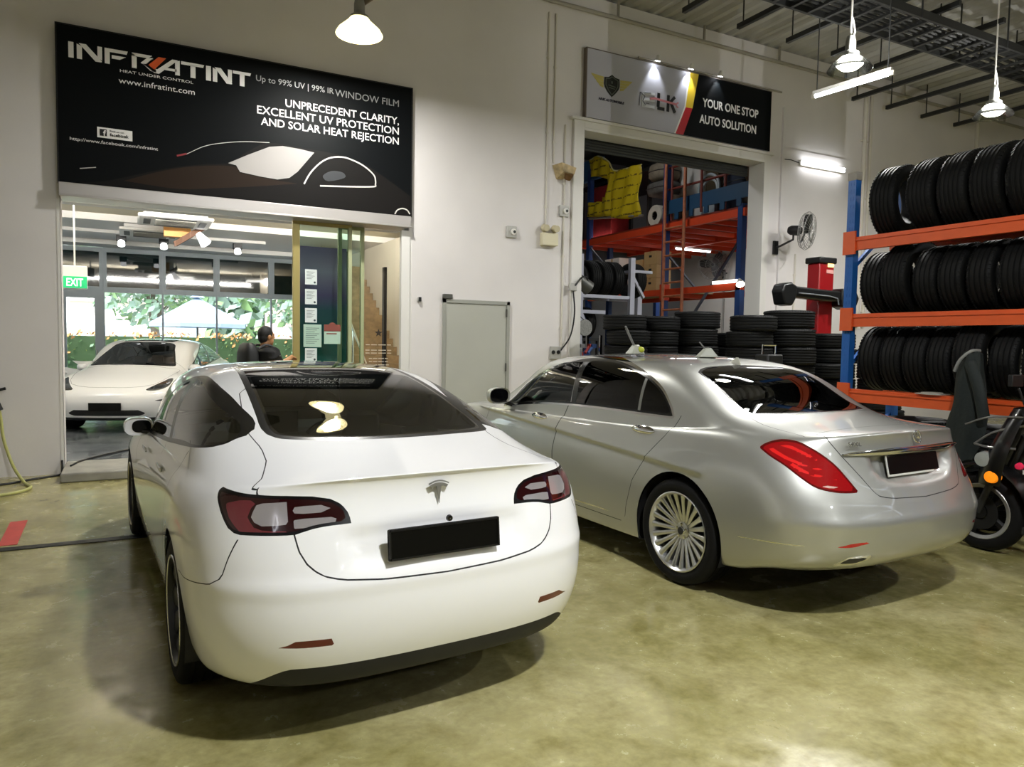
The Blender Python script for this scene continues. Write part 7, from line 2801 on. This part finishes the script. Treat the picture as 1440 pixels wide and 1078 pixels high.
for k in range(9):
    m = (mat('tool_red', 'a03024', .5), mat('tool_grey', '8a8c8c', .4, .4), mat('tool_blue', '3a5a96', .5))[k % 3]
    x, y = rnd.uniform(-.2, .2), rnd.uniform(-.15, .15)
    g = G()
    g.cyl((x - .1, y, 1.36 + .03 * (k // 3)), (x + rnd.uniform(.02, .1), y + .1, 1.40 + .07 * (k // 3)), .022, .03, n=10)
    g.cbox((x + .06, y + .08, 1.40 + .07 * (k // 3)), (.09, .07, .07))
    g.build('tool', m, bx, bevel=.006)
for x, y, z, e in ((8.2, 12.2, 6.54, 1.0), (12.9, 12.0, 4.04, .9), (12.9, 14.6, 4.04, .7), (12.5, 13.5, 6.54, .6)):
    t = thing('tube_light', 'white tube light inside the storage room, out of sight above the opening' if z > 5 else 'white tube light under the mezzanine deck', 'light', (x, y, z), 0, 'storage room tube lights' if z > 5 else 'tube lights under the deck')
    g = G()
    g.box((-.6, -.03, .01), (.6, .03, .06))
    g.build('housing', M_WHITE, t)
    g = G()
    g.cyl((-.57, 0, -.015), (.57, 0, -.015), .018, n=10)
    g.build('tube', mat('garage_tube_glow', 'ffffff', .3, emit='f4faff', estr=16), t)
    ld = bpy.data.lights.new('storage_light', 'AREA')
    ld.shape = 'RECTANGLE'
    ld.size, ld.size_y = 1.1, .06
    ld.energy = POWER_STORE * e
    lo = bpy.data.objects.new('storage_light', ld)
    COL.objects.link(lo)
    lo.parent = t
    lo.location = (0, 0, -.045)

# ------------------------------------------------------------------ person holding the glass door
def remeshed(g, name, m, parent, voxel, smooth_it=6):
    me = bpy.data.meshes.new(name + '_raw')
    me.from_pydata(g.v, [], g.f)
    bm = bmesh.new()
    bm.from_mesh(me)
    bmesh.ops.recalc_face_normals(bm, faces=bm.faces)
    bm.to_mesh(me)
    bm.free()
    tmp = bpy.data.objects.new(name, me)
    COL.objects.link(tmp)
    md = tmp.modifiers.new('join', 'REMESH')
    md.mode = 'VOXEL'
    md.voxel_size = voxel
    md.use_smooth_shade = True
    ms = tmp.modifiers.new('soften', 'SMOOTH')
    ms.factor = .5
    ms.iterations = smooth_it
    dg = bpy.context.evaluated_depsgraph_get()
    out = bpy.data.meshes.new_from_object(tmp.evaluated_get(dg))
    bpy.data.objects.remove(tmp)
    bpy.data.meshes.remove(me)
    out.name = name
    out.materials.clear()
    out.materials.append(m)
    out.polygons.foreach_set('use_smooth', [True] * len(out.polygons))
    o = bpy.data.objects.new(name, out)
    COL.objects.link(o)
    if parent:
        o.parent = parent
    return o


def ellip(g, c, r, n=14, k=10, rot=None):
    vs = []
    rows = []
    for i in range(k + 1):
        ph = -PI / 2 + PI * i / k
        rows.append([(r[0] * max(.001, math.cos(ph)) * math.cos(a), r[1] * max(.001, math.cos(ph)) * math.sin(a), r[2] * math.sin(ph)) for a in np.linspace(0, 2 * PI, n, endpoint=False)])
    M0 = g.M.copy()
    g.M = M0 @ Matrix.Translation(c) @ (rot if rot else Matrix.Identity(4))
    g.grid(rows, True)
    nn = len(rows[0])
    g.add(rows[0], [tuple(range(nn - 1, -1, -1))])
    g.add(rows[-1], [tuple(range(nn))])
    g.M = M0


# local frame: faces +y, x to the person's right; feet at z = 0
per = thing('person', 'person in black top with white shoulder piping reaching to the glass door', 'person', (1.46, 9.22, FZ), math.radians(-68))
skin = mat('skin_tan', 'b58258', .5)
hair = mat('black_hair', '14110f', .6, bump=.4, bscale=120)
shirt = mat('black_shirt', '151516', .8)
g = G()
HZ = 1.54
# skull, jaw, neck
ellip(g, (0, -.005, HZ + .03), (.072, .094, .105), 20, 14)
ellip(g, (0, .035, HZ - .045), (.052, .058, .062), 16, 10)
ellip(g, (0, .066, HZ - .085), (.026, .022, .022))
g.tube([(0, .088, HZ + .03), (0, .102, HZ + .005), (0, .108, HZ - .012)], [.010, .014, .015], 10)
ellip(g, (.014, .093, HZ - .015), (.010, .010, .009))
ellip(g, (-.014, .093, HZ - .015), (.010, .010, .009))
ellip(g, (0, .088, HZ - .050), (.024, .010, .006))
ellip(g, (0, .086, HZ - .060), (.021, .010, .007))
for s in (-1, 1):
    ellip(g, (s * .033, .078, HZ + .042), (.022, .012, .008))
    ellip(g, (s * .075, -.005, HZ + .0), (.012, .022, .034))
    ellip(g, (s * .031, .083, HZ + .023), (.013, .009, .008))
g.tube([(0, -.02, HZ - .06), (0, -.025, 1.40), (0, -.03, 1.34)], [.056, .058, .075], 16)
# torso and legs
rows = []
for z, wx, wy, yo in ((1.42, .09, .06, -.03), (1.38, .185, .085, -.03), (1.32, .20, .105, -.02), (1.2, .185, .115, 0), (1.05, .165, .11, .005), (.95, .165, .11, 0), (.86, .175, .12, -.005), (.80, .165, .11, -.005)):
    rows.append([(wx * math.cos(a), yo + wy * math.sin(a), z) for a in np.linspace(0, 2 * PI, 22, endpoint=False)])
g.grid(rows, True)
g.add(rows[0], [tuple(range(22))])
g.add(rows[-1], [tuple(range(22))])
for s in (-1, 1):
    g.tube([(s * .09, 0, .86), (s * .095, .015, .66), (s * .095, .01, .48), (s * .095, -.01, .34), (s * .095, -.01, .10), (s * .095, -.01, .05)], [.088, .080, .056, .055, .037, .036], 16)
    g.tube([(s * .095, -.05, .04), (s * .098, .06, .035), (s * .10, .16, .025)], [.038, .042, .026], 14)


def arm(g, pts):
    g.tube(pts, [.058, .050, .045, .042, .037, .028, .030], 14)


def hand(g, wrist, d, up, curl, s):
    """palm, four curled fingers of unequal length and a thumb from the side of the palm"""
    d, up = Vector(d).normalized(), Vector(up).normalized()
    side = d.cross(up).normalized()
    w = Vector(wrist)
    for k in range(4):
        o = side * (.030 - .020 * k)
        base = w + d * .085 + o
        L_ = (.070, .080, .074, .058)[k]
        g.tube([w + d * .01 + o * .6, w + d * .05 + o * .9, base], [.014, .014, .012], 8)
        p1 = base + (d * math.cos(curl * .4) - up * math.sin(curl * .4)) * L_ * .45
        p2 = p1 + (d * math.cos(curl) - up * math.sin(curl)) * L_ * .32
        p3 = p2 + (d * math.cos(curl * 1.5) - up * math.sin(curl * 1.5)) * L_ * .25
        g.tube([base, p1, p2, p3], [.0105, .0095, .0085, .007], 8)
    tb_ = w + d * .03 + side * .030 * s
    g.tube([tb_, tb_ + d * .03 + side * .026 * s - up * .008, tb_ + d * .062 + side * .034 * s - up * .022], [.014, .011, .008], 8)


# right hand reaches forward and to the side to the door stile; left arm hangs
Rm = Matrix.Rotation(-per.rotation_euler.z, 4, 'Z')
tgt = Rm @ (Vector((1.90, 9.74, 1.37)) - Vector((1.46, 9.22, FZ)))
sh = Vector((.19, -.03, 1.35))
wr = tgt - (tgt - sh).normalized() * .12
el = (sh + wr) / 2 + Vector((.02, -.05, -.14))
arm(g, [sh, sh.lerp(el, .45), el, el.lerp(wr, .2), el.lerp(wr, .5), wr, wr + (wr - el).normalized() * .02])
hand(g, wr, (tgt - wr), (0, 0, 1), .8, -1)
sl2 = Vector((-.19, -.03, 1.35))
el2, wr2 = Vector((-.25, -.06, 1.07)), Vector((-.24, .05, .84))
arm(g, [sl2, sl2.lerp(el2, .45), el2, el2.lerp(wr2, .2), el2.lerp(wr2, .5), wr2, wr2 + Vector((0, .01, -.02))])
hand(g, wr2, (.02, .15, -1), (1, 0, 0), .7, 1)
remeshed(g, 'body', skin, per, .0065, 3)
# hair cap
g = G()
ellip(g, (0, -.018, HZ + .045), (.081, .098, .103), 22, 14)
ellip(g, (0, -.050, HZ - .005), (.070, .060, .075), 18, 10)
ho = remeshed(g, 'hair', hair, per, .008, 3)
# clothes
g = G()
rows = []
for z, wx, wy, yo in ((1.425, .070, .066, -.028), (1.405, .15, .092, -.03), (1.365, .222, .115, -.03), (1.31, .220, .125, -.02), (1.2, .205, .135, 0), (1.05, .187, .13, .005), (.93, .188, .13, 0), (.84, .198, .138, -.005)):
    rows.append([(wx * math.cos(a), yo + wy * math.sin(a), z) for a in np.linspace(0, 2 * PI, 22, endpoint=False)])
g.grid(rows, True)
g.add(rows[0], [tuple(range(22))])
g.add(rows[-1], [tuple(range(22))])
for s_, e_ in ((sh, el), (sl2, el2)):
    g.tube([s_ + Vector((0, 0, .0)) * 1, s_.lerp(e_, .3), s_.lerp(e_, .75)], [.092, .080, .072], 16)
remeshed(g, 'shirt', shirt, per, .010, 3)
g = G()
for s_ in (sh, sl2):
    sx = 1 if s_.x > 0 else -1
    g.tube(spline([(sx * .06, .045, 1.425), (sx * .115, .040, 1.412), (sx * .19, .045, 1.375), (sx * .245, .035, 1.31)], 6), .007, 6)
g.build('piping', mat('white_piping', 'd8d4d0', .6), per)
g = G()
g.tube([(0, -.0, .93), (0, 0, .80)], [.185, .16], 20)
for s in (-1, 1):
    g.tube([(s * .09, 0, .86), (s * .097, .015, .66), (s * .097, .01, .48), (s * .097, -.01, .34), (s * .097, -.01, .08)], [.108, .098, .078, .072, .062], 16)
remeshed(g, 'trousers', mat('dark_trousers', '1d1f24', .8), per, .012, 3)
g = G()
for s in (-1, 1):
    g.tube([(s * .095, -.065, .045), (s * .098, .05, .045), (s * .10, .17, .032), (s * .10, .20, .03)], [.043, .048, .036, .018], 14)
g.build('shoes', M_BLACK, per, smooth=60)
bk = thing('backpack', 'black backpack worn by the person at the glass door', 'bag', (1.46, 9.22, FZ), math.radians(-68))
per.scale = bk.scale = (.97, .97, .97)
g = G()
rows = []
for z, wx, wy in ((.98, .12, .06), (1.02, .155, .085), (1.2, .165, .10), (1.35, .155, .095), (1.44, .12, .075), (1.47, .07, .04)):
    rows.append([(-.02 + wx * math.copysign(abs(math.cos(a)) ** .7, math.cos(a)), -.245 + wy * math.copysign(abs(math.sin(a)) ** .7, math.sin(a)), z) for a in np.linspace(0, 2 * PI, 20, endpoint=False)])
g.grid(rows, True)
g.add(rows[0], [tuple(range(20))])
g.add(rows[-1], [tuple(range(20))])
g.build('bag', mat('black_nylon', '111212', .6), bk, smooth=60)
g = G()
for s in (-1, 1):
    g.tube(spline([(s * .09, -.16, 1.40), (s * .10, -.06, 1.445), (s * .11, .07, 1.39), (s * .12, .12, 1.28)], 6), .016, 8)
g.build('strap', mat('strap_grey', '3a3b3c', .6), bk)

# ------------------------------------------------------------------ the cars
car1 = white_saloon('white glass-roofed saloon seen from behind in the middle of the garage')
car1.location = (1.065, 3.67, 0)
car1.rotation_euler = (0, 0, math.radians(3.5))
show = copy_tree(car1)
show['label'] = 'white saloon facing out with an open door inside the showroom'
show.location = (.84, 15.99, FZ)
show.rotation_euler = (0, 0, math.radians(161))
for ch in list(show.children):
    if ch.name.startswith('front_door') and ch.data.vertices[0].co.x > 0:
        hinge = Vector((.89, 2.32, 0))
        Mx = Matrix.Translation(hinge) @ Matrix.Rotation(math.radians(52), 4, 'Z') @ Matrix.Translation(-hinge)
        ch.matrix_basis = Mx
        g = G()
        pts = [(.80, 2.24, .925), (.80, 1.0, .975), (.62, 1.02, 1.345), (.65, 1.28, 1.285), (.73, 1.61, 1.16), (.78, 1.95, 1.03)]
        g.add(pts, [tuple(range(6))])
        g.build('door_glass', glass('green_car_glass', (.45, .62, .52), ior=1.5), ch, smooth=0)
car2 = silver_limo('silver saloon with dark windows parked beside the white one')
car2.location = (4.12, 3.74, 0)
car2.rotation_euler = (0, 0, math.radians(3))
# small things left on the silver roof
for nm, lb, x, y, z, rz, gl in (('squeegee', 'small clear squeegee with a thin stick and yellow tip on the silver roof', 3.62, 4.75, 1.508, .3, True), ('film_scraper', 'small pale scraper on the silver roof beside its antenna', 4.08, 4.42, 1.492, -.2, False)):
    t = thing(nm, lb, 'tool', (x, y, z), rz)
    g = G()
    g.add([(-.09, -.04, 0), (.09, -.04, 0), (.09, .04, 0), (-.09, .04, 0), (-.02, -.02, .075), (.03, -.02, .075), (.03, .02, .075), (-.02, .02, .075)], [(3, 2, 1, 0), (4, 5, 6, 7), (0, 1, 5, 4), (1, 2, 6, 5), (2, 3, 7, 6), (3, 0, 4, 7)])
    g.build('blade', mat('pale_plastic', 'b5b8aa', .3), t, bevel=.008)
    g = G()
    if gl:
        g.cyl((-.01, 0, .06), (-.14, 0, .22), .008, n=8)
        g.cyl((.0, .012, .06), (-.12, .012, .20), .006, n=8)
        g.build('stick', mat('grey_stick', '8a8a88', .4, .4), t)
        g = G()
        ellip(g, (.035, -.03, .035), (.035, .025, .025))
        g.build('tip', mat('yellow_tip', 'c4cc3a', .4), t, smooth=60)
    else:
        g.cyl((-.01, 0, .06), (-.07, 0, .12), .006, n=8)
        g.build('stick', mat('grey_stick', '8a8a88', .4, .4), t)
